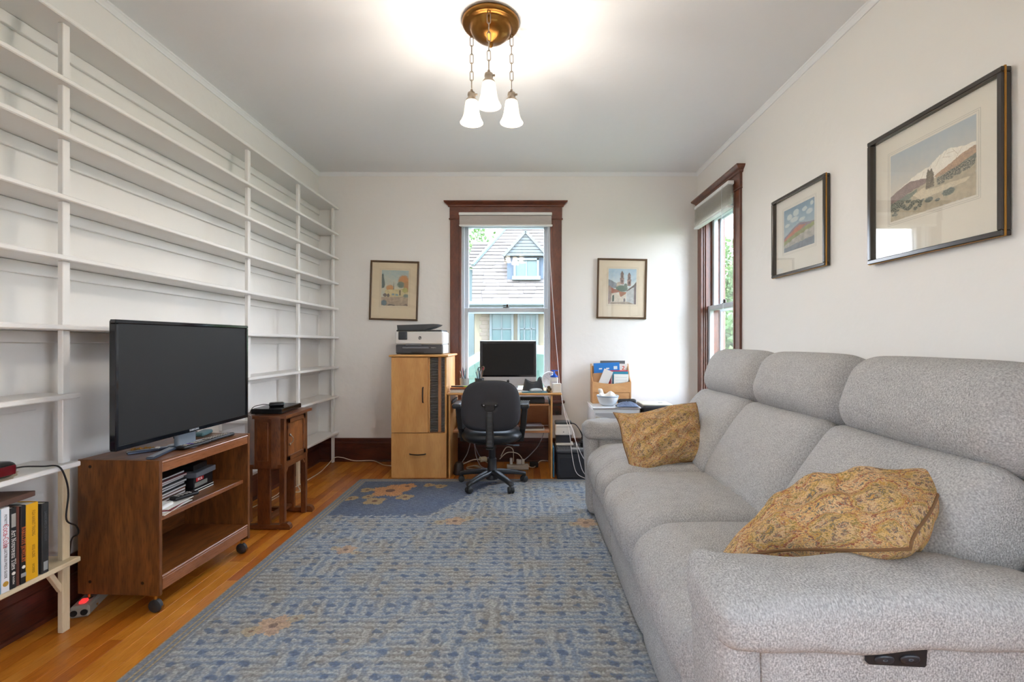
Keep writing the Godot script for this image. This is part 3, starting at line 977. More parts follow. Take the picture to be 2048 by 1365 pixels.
func make_window(called: String, at: Vector3, turn: float, w: float, detailed: bool) -> void:
	# own axes: x along the wall, z into the room, y = 0 at the floor
	var o := struct_node(called, at)
	o.rotation.y = turn
	var h := w * 0.5
	var c := 0.105
	var y0 := 0.60
	var y1 := 2.382
	for s in [-1.0, 1.0]:
		var mb := MB.new()
		mb.uvo = Vector2(s, 0.3)
		var xa: float = s * (h + c); var xb: float = s * h
		mb.span(Vector3(minf(xa, xb), y0, 0), Vector3(maxf(xa, xb), y1, 0.02), 0.003, 1)
		mb.span(Vector3(s * h - 0.012 + (0.006 if s > 0 else -0.006) , y0, 0.0), Vector3(s * h + 0.012 + (0.006 if s > 0 else -0.006), y1, 0.026), 0.003, 1)
		part(o, "side_casing", mb, M.trim)
		var jm := MB.new()
		jm.span(Vector3(s * h - (0.018 if s > 0 else 0.0), y0, -0.2), Vector3(s * h + (0.018 if s < 0 else 0.0), y1, 0.002), 0.001, 1)
		part(o, "jamb", jm, M.trim if called == "window_2" else M.sash)
		var stp := MB.new()
		stp.span(Vector3(s * (h - 0.018) - (0.014 if s > 0 else 0.0), y0, -0.03), Vector3(s * (h - 0.018) + (0.014 if s < 0 else 0.0), y1, -0.012), 0.002, 1)
		part(o, "stop", stp, M.trim if called == "window_2" else M.sash)
	var hb := MB.new()
	hb.span(Vector3(-h - c - 0.004, y1 - 0.004, 0), Vector3(h + c + 0.004, y1 + 0.12, 0.022), 0.002, 0)
	part(o, "head_board", hb, M.trim)
	var bead := MB.new()
	bead.span(Vector3(-h - c - 0.012, y1 - 0.008, 0), Vector3(h + c + 0.012, y1 + 0.006, 0.032), 0.005, 0)
	part(o, "bead", bead, M.trim)
	# crown: stepped profile mitred at the ends
	var cap := MB.new()
	var pr := [[0.0, 0.022], [0.006, 0.03], [0.018, 0.034], [0.03, 0.05], [0.04, 0.062], [0.044, 0.066], [0.054, 0.066], [0.054, 0.0]]
	var rows := []
	for p in pr:
		var ex: float = p[1] - 0.01
		rows.append([Vector3(-h - c - ex, y1 + 0.116 + p[0], 0), Vector3(-h - c - ex, y1 + 0.116 + p[0], p[1]), Vector3(h + c + ex, y1 + 0.116 + p[0], p[1]), Vector3(h + c + ex, y1 + 0.116 + p[0], 0)])
	for i in rows.size() - 1:
		for j in 3:
			var A: Vector3 = rows[i][j]; var B: Vector3 = rows[i][j + 1]; var C: Vector3 = rows[i + 1][j + 1]; var D: Vector3 = rows[i + 1][j]
			var nn := (C - A).cross(D - B).normalized()
			if nn.dot((A + C) * 0.5 - Vector3(0, y1 + 0.1, -0.02)) < 0.0: nn = -nn
			cap.quad(A, B, C, D, nn, 0)
	part(o, "crown", cap, M.trim)
	var hd := MB.new()
	hd.span(Vector3(-h, y1 - 0.02, -0.2), Vector3(h, y1, 0.002), 0.001, 0)
	part(o, "head_jamb", hd, M.sash)
	var sl := MB.new()
	sl.span(Vector3(-h - c - 0.03, y0 - 0.028, 0.0), Vector3(h + c + 0.03, y0, 0.055), 0.008, 0)
	sl.span(Vector3(-h, y0 - 0.028, -0.22), Vector3(h, y0, 0.01), 0.002, 0)
	part(o, "stool", sl, M.trim)
	var ap := MB.new()
	ap.span(Vector3(-h - c, y0 - 0.145, 0), Vector3(h + c, y0 - 0.028, 0.018), 0.003, 0)
	part(o, "apron", ap, M.trim)
	if detailed:
		for s in [-1.0, 1.0]:
			var fan := MB.new()
			var org := Vector3(s * (h + c - 0.045), y0 - 0.138, 0.02)
			for k in 9:
				var a := PI * (k + 0.5) / 9.0
				fan.bar(org, org + Vector3(cos(a) * 0.042, sin(a) * 0.075, 0.004), 0.006, 0.008, 0.002)
			fan.span(Vector3(s * (h + c - 0.045) - 0.05, y0 - 0.056, 0.014), Vector3(s * (h + c - 0.045) + 0.045, y0 - 0.03, 0.026), 0.004, 0)
			part(o, "carved_fan", fan, mat(col(62, 50, 44), 0.5))
	var ym := (y0 + y1) * 0.5
	var leaves: Array = [[-h + 0.018, h - 0.018]] if w < 1.5 else [[-h + 0.018, -0.01], [0.01, h - 0.018]]
	for lf in leaves:
		# lower sash nearer the room, upper sash behind it
		for k in 2:
			var za := -0.072 if k == 0 else -0.112
			var ya := y0 if k == 0 else ym - 0.02
			var yb := ym + 0.022 if k == 0 else y1 - 0.02
			var fr := MB.new()
			var stile := 0.048
			fr.span(Vector3(lf[0], ya, za), Vector3(lf[0] + stile, yb, za + 0.038), 0.004, 1)
			fr.span(Vector3(lf[1] - stile, ya, za), Vector3(lf[1], yb, za + 0.038), 0.004, 1)
			fr.span(Vector3(lf[0] + stile, ya, za), Vector3(lf[1] - stile, ya + (0.075 if k == 0 else 0.04), za + 0.038), 0.004, 0)
			fr.span(Vector3(lf[0] + stile, yb - 0.042, za), Vector3(lf[1] - stile, yb, za + 0.038), 0.004, 0)
			var sash := part(o, "lower_sash" if k == 0 else "upper_sash", fr, M.sash)
			var gl := MB.new()
			gl.span(Vector3(lf[0] + stile - 0.005, ya + 0.035, za + 0.015), Vector3(lf[1] - stile + 0.005, yb - 0.035, za + 0.018), 0.0)
			part(sash, "pane", gl, M.glass)
		# storm window outside
		var sf := MB.new()
		for e in [[lf[0], lf[0] + 0.03], [lf[1] - 0.03, lf[1]]]:
			sf.span(Vector3(e[0], y0, -0.17), Vector3(e[1], y1 - 0.02, -0.148), 0.002, 1)
		for e in [[y0, y0 + 0.035], [ym - 0.03, ym + 0.005], [y1 - 0.055, y1 - 0.02]]:
			sf.span(Vector3(lf[0] + 0.03, e[0], -0.17), Vector3(lf[1] - 0.03, e[1], -0.148), 0.002, 0)
		part(o, "storm_frame", sf, mat(col(196, 206, 214), 0.35))
	if detailed:
		var lk := MB.new()
		lk.span(Vector3(-0.03, ym + 0.022, -0.06), Vector3(0.03, ym + 0.03, -0.04), 0.002)
		lk.lathe([Vector2(0, 0.03), Vector2(0.012, 0.028), Vector2(0.014, 0.0), Vector2(0, 0.0)], 12, Vector3(0.012, ym + 0.028, -0.05))
		lk.bar(Vector3(0.012, ym + 0.045, -0.05), Vector3(-0.034, ym + 0.045, -0.044), 0.008, 0.007)
		part(o, "sash_lock", lk, mat(col(52, 44, 38), 0.4, 0.7))

# ------------------------------------------------------------------ what the windows look out on
func build_outside() -> void:
	var g := MB.new()
	g.span(Vector3(-40, -0.8, -60), Vector3(50, -0.5, BACK - 0.2), 0.0)
	g.span(Vector3(RIGHT + 0.2, -0.8, BACK - 0.2), Vector3(50, -0.5, 40), 0.0)
	g.span(Vector3(-40, -0.8, REAR + 0.2), Vector3(RIGHT + 0.2, -0.5, 40), 0.0)
	var gm := bumpy(mat(col(72, 90, 52), 0.95).duplicate(), 66, 0.05, 3.0, 2.0)
	solo("lawn", "pale green lawn outside the windows", "lawn", g, gm).set_meta("kind", "structure")
	var dr := MB.new()
	dr.span(Vector3(-9, -0.5, -9.3), Vector3(9, -0.485, -6.2), 0.0)
	solo("driveway", "pale concrete driveway under the parked car", "driveway", dr, mat(col(104, 102, 98), 0.9)).set_meta("kind", "structure")
	build_house()
	build_car()
	var spots := [[-2.4, -17.5, 7.0, 1.5, 3, "broad pale green tree behind the left slope of the neighbour's roof"], [-2.5, -11.2, 2.6, 0.75, 5, "small garden tree at the left edge of the far window"],
		[10.2, -23.5, 6.0, 2.0, 9, "leafy green tree seen through the side window, high in the upper pane"], [4.4, -10.2, 2.3, 1.0, 13, "low leafy shrub seen through the lower pane of the side window"], [6.5, -15.4, 4.9, 1.35, 17, "bright green tree standing right of the others beyond the side window"]]
	for s in spots:
		var at := Vector3(s[0], -0.5, s[1])
		var t := thing("garden_tree", s[5], "tree", at, 0.0, "trees outside")
		var tk := MB.new()
		tk.lathe([Vector2(0.16, 0), Vector2(0.11, s[2] * 0.3), Vector2(0.07, s[2] * 0.6), Vector2(0.02, s[2] * 0.85), Vector2(0, s[2] * 0.86)], 9)
		for k in 5:
			var an := k * 1.3
			tk.tube([Vector3(0, s[2] * (0.35 + 0.06 * k), 0), Vector3(cos(an) * s[3] * 0.4, s[2] * (0.5 + 0.06 * k), sin(an) * s[3] * 0.4)], 0.03, 6)
		part(t, "trunk", tk, mat(col(116, 98, 82), 0.9))
		for tone in 2:
			var lv := MB.new()
			rng.seed = s[4] + tone
			for k in 1500:
				var d := Vector3(rng.randfn(), rng.randfn(), rng.randfn()).normalized() * pow(rng.randf(), 0.4)
				var lump := 1.0 + 0.25 * sin(d.x * 7.0 + s[4]) * cos(d.y * 6.0)
				var p := Vector3(d.x * s[3], s[2] * 0.66 + d.y * s[2] * 0.36, d.z * s[3]) * Vector3(lump, 1, lump)
				var u := Vector3(rng.randfn(), rng.randfn(), rng.randfn()).normalized()
				var q := u.cross(Vector3(rng.randfn(), rng.randfn(), rng.randfn())).normalized()
				var nn := u.cross(q)
				var sz := rng.randf_range(0.05, 0.12)
				lv.tri(p + u * sz, p - u * sz, p + q * sz * 0.6, nn, nn, nn)
				lv.tri(p + u * sz, p - u * sz, p - q * sz * 0.6, nn, nn, nn)
			var lm := mat([col(54, 82, 40), col(74, 100, 52)][tone], 0.7).duplicate()
			lm.backlight_enabled = true
			lm.backlight = Color(0.18, 0.26, 0.1)
			part(t, "foliage", lv, lm).set_meta("kind", "stuff")
	rng.seed = 77

func roof_courses(mb: MB, a: Vector3, b: Vector3, up: Vector3, height: float, rows: int) -> void:
	# overlapping shingle courses on a slope: a-b is the eave, up the direction up the slope
	var nrm := up.cross(b - a).normalized()
	if nrm.y < 0: nrm = -nrm
	var dir := (b - a).normalized()
	var len := (b - a).length()
	var step := height / rows
	for r in rows:
		var x := 0.0
		while x < len - 0.01:
			var w := minf(rng.randf_range(0.22, 0.4), len - x)
			var lift := rng.randf_range(0.012, 0.028)
			var p := a + dir * x + up * (step * r - rng.randf_range(0.0, 0.02))
			var q := p + dir * (w - 0.012)
			var s := up * (step * 1.05)
			mb.quad(p + nrm * lift, q + nrm * lift, q + s + nrm * 0.004, p + s + nrm * 0.004, nrm)
			mb.quad(p + nrm * lift, q + nrm * lift, q - nrm * 0.01, p - nrm * 0.01, -up)
			x += w

func house_window(t: Node, at: Vector3, x0: float, x1: float, y0: float, y1: float, z: float, cols: int, rows: int) -> void:
	var f := W(at)
	f.span(Vector3(x0, y0, z - 0.05), Vector3(x0 + 0.06, y1, z + 0.04), 0.004)
	f.span(Vector3(x1 - 0.06, y0, z - 0.05), Vector3(x1, y1, z + 0.04), 0.004)
	f.span(Vector3(x0, y1 - 0.06, z - 0.05), Vector3(x1, y1, z + 0.04), 0.004)
	f.span(Vector3(x0 - 0.04, y0 - 0.05, z - 0.05), Vector3(x1 + 0.04, y0 + 0.05, z + 0.07), 0.004)
	for k in range(1, cols): f.box(Vector3(lerpf(x0, x1, float(k) / cols), (y0 + y1) * 0.5, z), Vector3(0.03, y1 - y0, 0.03), 0.0)
	for k in range(1, rows): f.box(Vector3((x0 + x1) * 0.5, lerpf(y0, y1, float(k) / rows), z), Vector3(x1 - x0, 0.03, 0.03), 0.0)
	var fr := part(t, "window_frame", f, mat(col(78, 88, 90), 0.7))
	var g := W(at)
	g.span(Vector3(x0 + 0.03, y0 + 0.02, z - 0.03), Vector3(x1 - 0.03, y1 - 0.02, z - 0.02), 0.0)
	part(fr, "pane", g, mat(col(44, 74, 74), 0.35))

func build_house() -> void:
	# eave at about the middle of the far window; the slope climbs away from us
	var at := Vector3(0.3, -0.5, -12.6)
	var t := thing("neighbour_house", "neighbour's cream house with a steep shingled roof and dormer outside the window", "house", at)
	var e := W(at)
	var zf := -12.0
	var ye := 2.16
	var wall := mat(col(106, 99, 82), 0.9)
	var shingle := mat(col(75, 71, 69), 0.95)
	var wl := W(at)
	wl.span(Vector3(-1.38, -0.5, -15.6), Vector3(2.3, ye, -12.5), 0.0)
	part(t, "wall", wl, wall)
	var bw := W(at)
	for k in 26:
		for j in 3:
			var off := 0.1 if k % 2 else 0.0
			bw.span(Vector3(-1.25 + j * 0.19 + off * 0.6, -0.5 + k * 0.1, -12.56), Vector3(-1.08 + j * 0.19 + off * 0.6, -0.41 + k * 0.1, -12.49), 0.004)
	part(t, "brick_pier", bw, mat(col(104, 93, 82), 0.95)).set_meta("kind", "stuff")
	var up := Vector3(0, 0.77, -0.64).normalized()
	var rf := W(at)
	var nr := Vector3(0, 0.64, 0.77)
	var at_up := func(x: float, s: float) -> Vector3: return Vector3(x, ye, zf) + up * s
	# the left edge climbs straight, then runs in along the hip
	rf.quad(at_up.call(-1.39, 0.0), at_up.call(2.5, 0.0), at_up.call(2.5, 1.29), at_up.call(-1.47, 1.29), nr)
	rf.quad(at_up.call(-1.47, 1.29), at_up.call(2.5, 1.29), at_up.call(2.5, 3.0), at_up.call(-0.609, 3.0), nr)
	for r in 22:
		var s := r * 0.1365
		var left := lerpf(-1.39, -1.47, s / 1.29) if s < 1.29 else lerpf(-1.47, 0.7, (s - 1.29) / 4.31)
		roof_courses(rf, at_up.call(left, s), at_up.call(2.5, s), up, 0.1365, 1)
	part(t, "roof", rf, shingle)
	# far slope behind the ridge
	var rb := W(at)
	rb.quad(at_up.call(-0.609, 3.0), at_up.call(2.5, 3.0), Vector3(2.5, ye, -15.9), Vector3(-0.609, ye, -15.9), Vector3(0, 0.64, -0.77))
	part(t, "rear_roof", rb, shingle)
	var gt := W(at)
	gt.tube([Vector3(-1.55, ye - 0.06, zf + 0.06), Vector3(2.5, ye - 0.06, zf + 0.06)], 0.06, 8)
	gt.span(Vector3(-1.5, ye - 0.2, zf - 0.04), Vector3(2.5, ye - 0.02, zf), 0.0)
	gt.span(Vector3(-1.5, ye - 0.22, -12.55), Vector3(2.5, ye - 0.18, zf), 0.0)
	part(t, "gutter", gt, mat(col(82, 90, 94), 0.6))
	# lower wing to the left with its own slope meeting in a valley board
	var wing := W(at)
	var wup := Vector3(0, 0.72, -0.69).normalized()
	wing.quad(Vector3(-1.7, 3.2, -13.2), Vector3(-1.4, 3.2, -13.2), Vector3(-0.95, 4.1, -14.2), Vector3(-1.6, 4.1, -14.2), Vector3(0, 0.69, 0.72))
	for k in 8:
		var q := k / 8.0
		wing.bar(Vector3(lerpf(-1.7, -1.6, q), 3.2 + 0.9 * q, -13.18 - q), Vector3(lerpf(-1.4, -0.95, q), 3.2 + 0.9 * q, -13.18 - q), 0.03, 0.02, 0.0)
	part(t, "wing_roof", wing, shingle)
	var ww := W(at)
	ww.span(Vector3(-2.0, -0.5, -15.0), Vector3(-1.5, 3.18, -13.5), 0.0)
	part(t, "wing_wall", ww, mat(col(74, 90, 94), 0.9))
	var vb := W(at)
	vb.bar(Vector3(-1.47, 3.2, -12.82), Vector3(-0.6, 4.5, -13.92), 0.1, 0.06)
	part(t, "valley_board", vb, mat(col(78, 92, 94), 0.7))
	# dormer
	var dz := -12.5
	var dm := W(at)
	dm.span(Vector3(-0.53, 2.55, -14.0), Vector3(0.46, 3.36, dz), 0.0)
	part(t, "dormer_wall", dm, mat(col(56, 69, 82), 0.8))
	var dr := W(at)
	var apex := Vector3(-0.05, 3.96, dz + 0.12)
	var l := Vector3(-0.62, 3.36, dz + 0.12); var r := Vector3(0.52, 3.36, dz + 0.12)
	var back := Vector3(0, 0, -1.9)
	dr.quad(l, apex, apex + back, l + back, Vector3(-0.7, 0.7, 0).normalized())
	dr.quad(r, apex, apex + back, r + back, Vector3(0.7, 0.7, 0).normalized())
	dr.tri(l, r, apex, Vector3.BACK, Vector3.BACK, Vector3.BACK)
	for k in 7:
		var y := 3.37 + k * 0.08
		var hw := 0.54 * (1.0 - (y - 3.34) / 0.62)
		dr.span(Vector3(-0.05 - hw, y, dz + 0.12), Vector3(-0.05 + hw, y + 0.068, dz + 0.15), 0.004)
	dr.bar(l + Vector3(0, 0, 0.03), apex + Vector3(0, 0.03, 0.03), 0.09, 0.07)
	dr.bar(r + Vector3(0, 0, 0.03), apex + Vector3(0, 0.03, 0.03), 0.09, 0.07)
	part(t, "dormer_roof", dr, mat(col(78, 84, 86), 0.9))
	house_window(t, at, -0.36, 0.3, 2.8, 3.32, dz + 0.06, 2, 1)
	house_window(t, at, -0.98, -0.36, 0.2, 1.92, -12.44, 2, 4)
	house_window(t, at, -0.26, 0.28, 0.2, 1.92, -12.44, 3, 4)
	house_window(t, at, 0.5, 1.1, 0.2, 1.92, -12.44, 3, 4)

func build_car() -> void:
	var at := Vector3(0.0, -0.485, -7.6)
	var t := thing("parked_car", "pale silver car parked outside the far window behind the computer", "car", at)
	var paint := mat(col(118, 132, 130), 0.25, 0.3)
	# side outline, extruded across and rounded by smaller layers
	var body := PackedVector2Array([Vector2(-2.2, 0.3), Vector2(-2.25, 0.62), Vector2(-2.1, 0.86), Vector2(-1.3, 0.98), Vector2(1.25, 0.98), Vector2(2.05, 0.84), Vector2(2.2, 0.6), Vector2(2.15, 0.3)])
	var mb := MB.new()
	mb.slab(body, -0.82, 0.82, 0, true)
	part(t, "body", mb, paint)
	var cab := PackedVector2Array([Vector2(-1.35, 0.97), Vector2(-0.98, 1.34), Vector2(-0.72, 1.5), Vector2(-0.35, 1.585), Vector2(0.1, 1.6), Vector2(0.42, 1.56), Vector2(0.72, 1.44), Vector2(1.1, 1.18), Vector2(1.4, 0.97)])
	var cm := MB.new()
	cm.slab(cab, -0.7, 0.7, 0, true)
	part(t, "cabin", cm, paint)
	for g in [[[-1.1, 1.02], [-0.82, 1.3], [-0.62, 1.42], [-0.3, 1.48], [-0.12, 1.49], [-0.12, 1.02]], [[0.0, 1.02], [0.0, 1.49], [0.35, 1.46], [0.6, 1.36], [0.95, 1.12], [1.05, 1.02]]]:
		var pg := PackedVector2Array()
		for q in g: pg.append(Vector2(q[0], q[1]))
		var gm := MB.new()
		gm.slab(pg, 0.69, 0.712, 0)
		part(t, "side_window", gm, mat(col(48, 76, 66), 0.1))
	for x in [-0.5, 0.62]:
		var hm := MB.new()
		hm.soft(Vector3(0.2, 0.035, 0.03), 0.014, Vector3i(6, 4, 4), func(p): return p + Vector3(x, 0.86, 0.83))
		part(t, "door_handle", hm, mat(col(150, 158, 158), 0.3, 0.6))
	for x in [-1.4, 1.35]:
		var wm := MB.new()
		wm.xf = Transform3D(Basis(Vector3.RIGHT, PI / 2), Vector3(x, 0.31, 0))
		wm.lathe([Vector2(0, -0.86), Vector2(0.3, -0.86), Vector2(0.315, -0.83), Vector2(0.315, 0.83), Vector2(0.3, 0.86), Vector2(0, 0.86)], 24)
		part(t, "wheel", wm, mat(col(40, 40, 42), 0.8))

# ------------------------------------------------------------------ the left wall: shelves, television, cart, little cabinet
func build_left() -> void:
	var fx := -1.855
	var at := Vector3(fx - 0.1, 0, -3.0)
	var t := thing("bookcase", "long white painted wall of shelves built along the left wall", "shelves", at)
	var th := 0.021
	# height at the near end, height at the far end, z of both ends
	var full := [[2.492, 2.483], [2.24, 2.227], [2.02, 1.991], [1.766, 1.7455], [1.523, 1.495], [1.242, 1.2146]]
	var shelves := []
	for f in full: shelves.append([f[0], f[1], -0.6, BACK + 0.004])
	for f in [0.961, 0.679, 0.283]: shelves.append([f - 0.004, f, -0.6, -1.996])
	for f in [0.9245, 0.639, 0.2805]: shelves.append([f + 0.005, f, -3.2, BACK + 0.004])
	for s in shelves:
		var mb := W(at)
		var yn: float = s[0]
		var yf: float = s[1]
		# the near height is measured at z = -1.9
		if s[2] > -1.0 and s[3] < -4.0: yn = s[1] + (s[0] - s[1]) * (s[2] - s[3]) / (-1.9 - s[3])
		var ang := atan2(yf - yn, s[2] - s[3])
		var tr := Transform3D(Basis(Vector3.RIGHT, ang), Vector3((fx + LEFT) * 0.5 + 0.001, (yn + yf) * 0.5, (s[2] + s[3]) * 0.5))
		mb.tbox(tr, Vector3(fx - LEFT - 0.002, th, s[2] - s[3]), 0.004, 2)
		part(t, "shelf", mb, M.rawpine if absf(yf - 0.283) < 0.001 else M.white, "unpainted pine shelf board" if absf(yf - 0.283) < 0.001 else "")
		# cleat on the wall under the board
		var cl := W(at)
		var tc := tr
		tc.origin = Vector3(LEFT + 0.0105, tr.origin.y - th * 0.5 - 0.026, tr.origin.z)
		cl.tbox(tc, Vector3(0.019, 0.05, s[2] - s[3]), 0.003, 2)
		part(t, "wall_cleat", cl, M.white)
	# posts stand in pieces between the boards, so that each piece carries the board above it
	for pz in [-1.963, -3.253, -3.967, -4.678]:
		var near: bool = pz > -2.5
		var cuts := [0.0]
		if near: cuts.append_array([0.283, 0.679, 0.961])
		elif pz < -3.1: cuts.append_array([0.2805, 0.639, 0.9245])
		for fi in range(full.size() - 1, -1, -1):
			var f: Array = full[fi]
			cuts.append(lerpf(f[0], f[1], clampf((-1.9 - pz) / (-1.9 - BACK), 0, 1)))
		for k in cuts.size() - 1:
			var a: float = cuts[k] + (th * 0.5 if k > 0 else 0.0)
			var b: float = cuts[k + 1] - th * 0.5
			var mb := W(at)
			mb.span(Vector3(fx - 0.052, a, pz - 0.016), Vector3(fx - 0.03, b, pz + 0.016), 0.002, 1)
			var pine: bool = near and k <= 1 or k == 0 and pz < -3.5 and pz > -4.2
			part(t, "post", mb, M.rawpine if pine else M.white)
	# small brace under the lowest near shelf
	var br := W(at)
	br.bar(Vector3(fx - 0.045, 0.27, -1.9), Vector3(fx - 0.045, 0.17, -1.955), 0.02, 0.018)
	part(t, "brace", br, M.rawpine)
	build_books()
	build_cart()
	build_tv()
	build_little_cabinet()
	# power strip behind the cart
	var ps := thing("power_strip", "beige power strip with a glowing red switch on the floor behind the cart", "power strip", Vector3(-1.955, 0, -2.16), 0.35)
	var b := MB.new()
	b.box(Vector3(0, 0.028, 0), Vector3(0.07, 0.05, 0.24), 0.008)
	part(ps, "case", b, mat(col(150, 142, 130), 0.5))
	var sw := MB.new()
	sw.box(Vector3(0.0, 0.056, 0.08), Vector3(0.024, 0.014, 0.03), 0.003)
	part(ps, "switch", sw, glowing(col(220, 40, 40), 0.6))
	for k in 2:
		var so := MB.new()
		so.xf = Transform3D(Basis(Vector3.RIGHT, PI / 2), Vector3(-0.018 + k * 0.036, 0.026, 0.122))
		so.lathe([Vector2(0, -0.004), Vector2(0.013, -0.004), Vector2(0.013, 0.0), Vector2(0, 0.0)], 14)
		part(ps, "socket", so, M.black)

func spine_text(b: Node, text: String, height: float, m: Material, y: float, serif := false, sq := 1.0, dz := 0.0) -> void:
	# reads downwards on the spine that faces +x
	var basis := Basis(Vector3(0, -1, 0), Vector3(0, 0, -1), Vector3(1, 0, 0))
	words(b, "lettering", text, height, m, Transform3D(basis, Vector3(0.0004, y, dz)), serif, 0.0006, sq)

func build_books() -> void:
	# near end z, thickness, height, depth, how far back the spine stands, colours, label
	var y := 0.2945
	var bs := [
		[-1.655, 0.033, 0.3, 0.2, 0.0, col(62, 150, 190), "light blue book at the left end of the row on the pine shelf"],
		[-1.6895, 0.0275, 0.3, 0.2, 0.0, col(226, 226, 230), "white price guide with red script title between blue and black books"],
		[-1.719, 0.021, 0.292, 0.19, 0.0, col(26, 27, 28), "black book with pale serif lettering beside the white price guide"],
		[-1.742, 0.0105, 0.29, 0.19, 0.002, col(92, 48, 36), "thin reddish brown book between two black books"],
		[-1.7545, 0.0185, 0.288, 0.18, 0.0, col(22, 22, 24), "black book with orange lettered spine beside the yellow book"],
		[-1.7745, 0.045, 0.285, 0.185, 0.002, col(226, 168, 22), "thick yellow book on the pine shelf"],
		[-1.8335, 0.026, 0.27, 0.17, 0.002, col(46, 48, 50), "charcoal book at the right end of the row on the pine shelf"]]
	for k in bs.size():
		var d: Array = bs[k]
		var at := Vector3(-1.852 - d[4], y, d[0] - d[1] * 0.5)
		var o := thing("book", d[6], "book", at, 0.0, "books on the pine shelf")
		var m := mat(d[5], 0.35)
		var cv := MB.new()
		var hw: float = d[1] * 0.5
		cv.span(Vector3(-0.004, 0, -hw), Vector3(0, d[2], hw), 0.0015)
		cv.span(Vector3(-d[3], 0, -hw), Vector3(-0.002, d[2], -hw + 0.002), 0.0006)
		cv.span(Vector3(-d[3], 0, hw - 0.002), Vector3(-0.002, d[2], hw), 0.0006)
		part(o, "cover", cv, m)
		var pg := MB.new()
		pg.span(Vector3(-d[3] + 0.004, 0.003, -hw + 0.002), Vector3(-0.004, d[2] - 0.003, hw - 0.002), 0.0)
		part(o, "pages", pg, M.paper)
		var pale := mat(col(232, 228, 220), 0.6)
		match k:
			1:
				spine_text(o, "PETRETTI'S", 0.0075, mat(col(40, 40, 44), 0.6), 0.255, false, 0.9)
				spine_text(o, "Coca-Cola", 0.017, mat(col(190, 40, 60), 0.6), 0.2, true, 0.8)
				spine_text(o, "COLLECTIBLES PRICE GUIDE", 0.0085, mat(col(40, 40, 44), 0.6), 0.11, false, 0.85)
				var lg := MB.new()
				lg.xf = Transform3D(Basis(Vector3.BACK, -PI / 2), Vector3(0.0, 0.03, 0))
				lg.lathe([Vector2(0, 0.0012), Vector2(0.009, 0.0012), Vector2(0.009, -0.001)], 16)
				part(o, "emblem", lg, mat(col(190, 146, 54), 0.5))
			2:
				spine_text(o, "Art Nouveau Tiles", 0.0145, pale, 0.14, true, 0.86)
				spine_text(o, "Schiffer", 0.006, pale, 0.03, true, 1.0)
				var pic := MB.new()
				pic.span(Vector3(0, 0.222, -0.007), Vector3(0.0008, 0.27, 0.007), 0.0)
				part(o, "spine_picture", pic, mat(col(160, 156, 148), 0.6))
				var dot := MB.new()
				dot.xf = Transform3D(Basis(Vector3.BACK, -PI / 2), Vector3(0.0, 0.055, 0))
				dot.lathe([Vector2(0, 0.0012), Vector2(0.006, 0.0012), Vector2(0.006, -0.001)], 14)
				part(o, "emblem", dot, pale)
			4:
				spine_text(o, "BAKELITE JEWELRY", 0.0125, mat(col(214, 104, 44), 0.6), 0.145, true, 0.8)
				var dt := MB.new()
				dt.xf = Transform3D(Basis(Vector3.BACK, -PI / 2), Vector3(0.0, 0.062, 0))
				dt.lathe([Vector2(0, 0.0012), Vector2(0.006, 0.0012), Vector2(0.006, -0.001)], 14)
				part(o, "emblem", dt, pale)
				var bd := MB.new()
				bd.span(Vector3(0, 0.026, -0.009), Vector3(0.0008, 0.04, 0.009), 0.0)
				part(o, "spine_band", bd, mat(col(150, 150, 148), 0.6))
			5:
				spine_text(o, "FLEA MARKET TRADING", 0.011, mat(col(132, 92, 16), 0.6), 0.21, false, 0.62, -0.004)
				spine_text(o, "MISS KLINE", 0.01, mat(col(132, 92, 16), 0.6), 0.105, false, 0.7, -0.004)
				spine_text(o, "MORRIS", 0.008, mat(col(132, 92, 16), 0.6), 0.04, false, 0.9, -0.004)
			6:
				spine_text(o, "LANDSCAPES OF THE NIGHT", 0.0085, mat(col(90, 94, 98), 0.6), 0.18, false, 0.8)
				var pic := MB.new()
				pic.span(Vector3(-0.1, 0.03, hw), Vector3(-0.02, 0.1, hw + 0.0008), 0.0)
				part(o, "cover_picture", pic, mat(col(120, 124, 126), 0.7))
				var lb := MB.new()
				lb.span(Vector3(0, 0.012, -0.008), Vector3(0.0008, 0.045, 0.008), 0.0)
				part(o, "spine_label", lb, mat(col(150, 152, 150), 0.6))
	# thin magazine leaning between the yellow and the charcoal book
	var mg := MB.new()
	mg.box(Vector3(-0.09, 0.137, 0), Vector3(0.18, 0.272, 0.004), 0.001)
	var mo := solo("leaning_magazine", "thin glossy magazine leaning between the yellow and charcoal books", "magazine", mg, mat(col(196, 196, 196), 0.4), Vector3(-1.862, y + 0.001, -1.826))
	mo.rotation.x = 0.012
	# flat book lying on top of the row
	var fb := thing("flat_book", "brown patterned book lying flat on top of the upright books", "book", Vector3(-1.94, 0.2945 + 0.301, -1.72), 0.12)
	var fc := MB.new()
	fc.box(Vector3(0, 0.011, 0), Vector3(0.15, 0.02, 0.21), 0.002)
	part(fb, "cover", fc, mat(col(92, 66, 56), 0.5))
	# newspaper and clock radio on the shelf above
	var y8 := 0.679 + 0.0065
	var np := MB.new()
	var rows := []
	for i in 9:
		var row := []
		for j in 9:
			var X := -2.0 + 0.14 * j / 8.0
			var Z := -1.4 - 0.44 * i / 8.0 + 0.02 * j / 8.0
			row.append(Vector3(X + 1.93, 0.0025 + 0.0025 * sin(i * 1.7 + j * 0.6) + 0.001, Z + 1.6))
		rows.append(row)
	np.sheet(rows)
	var under := []
	for r in rows:
		var q := []
		for p in r: q.append(p - Vector3(0, 0.0012, 0))
		under.append(q)
	np.sheet(under)
	solo("newspaper", "folded yellowed newspaper under the clock radio on the shelf", "newspaper", np, mat(col(196, 182, 158), 0.9), Vector3(-1.93, y8, -1.6))
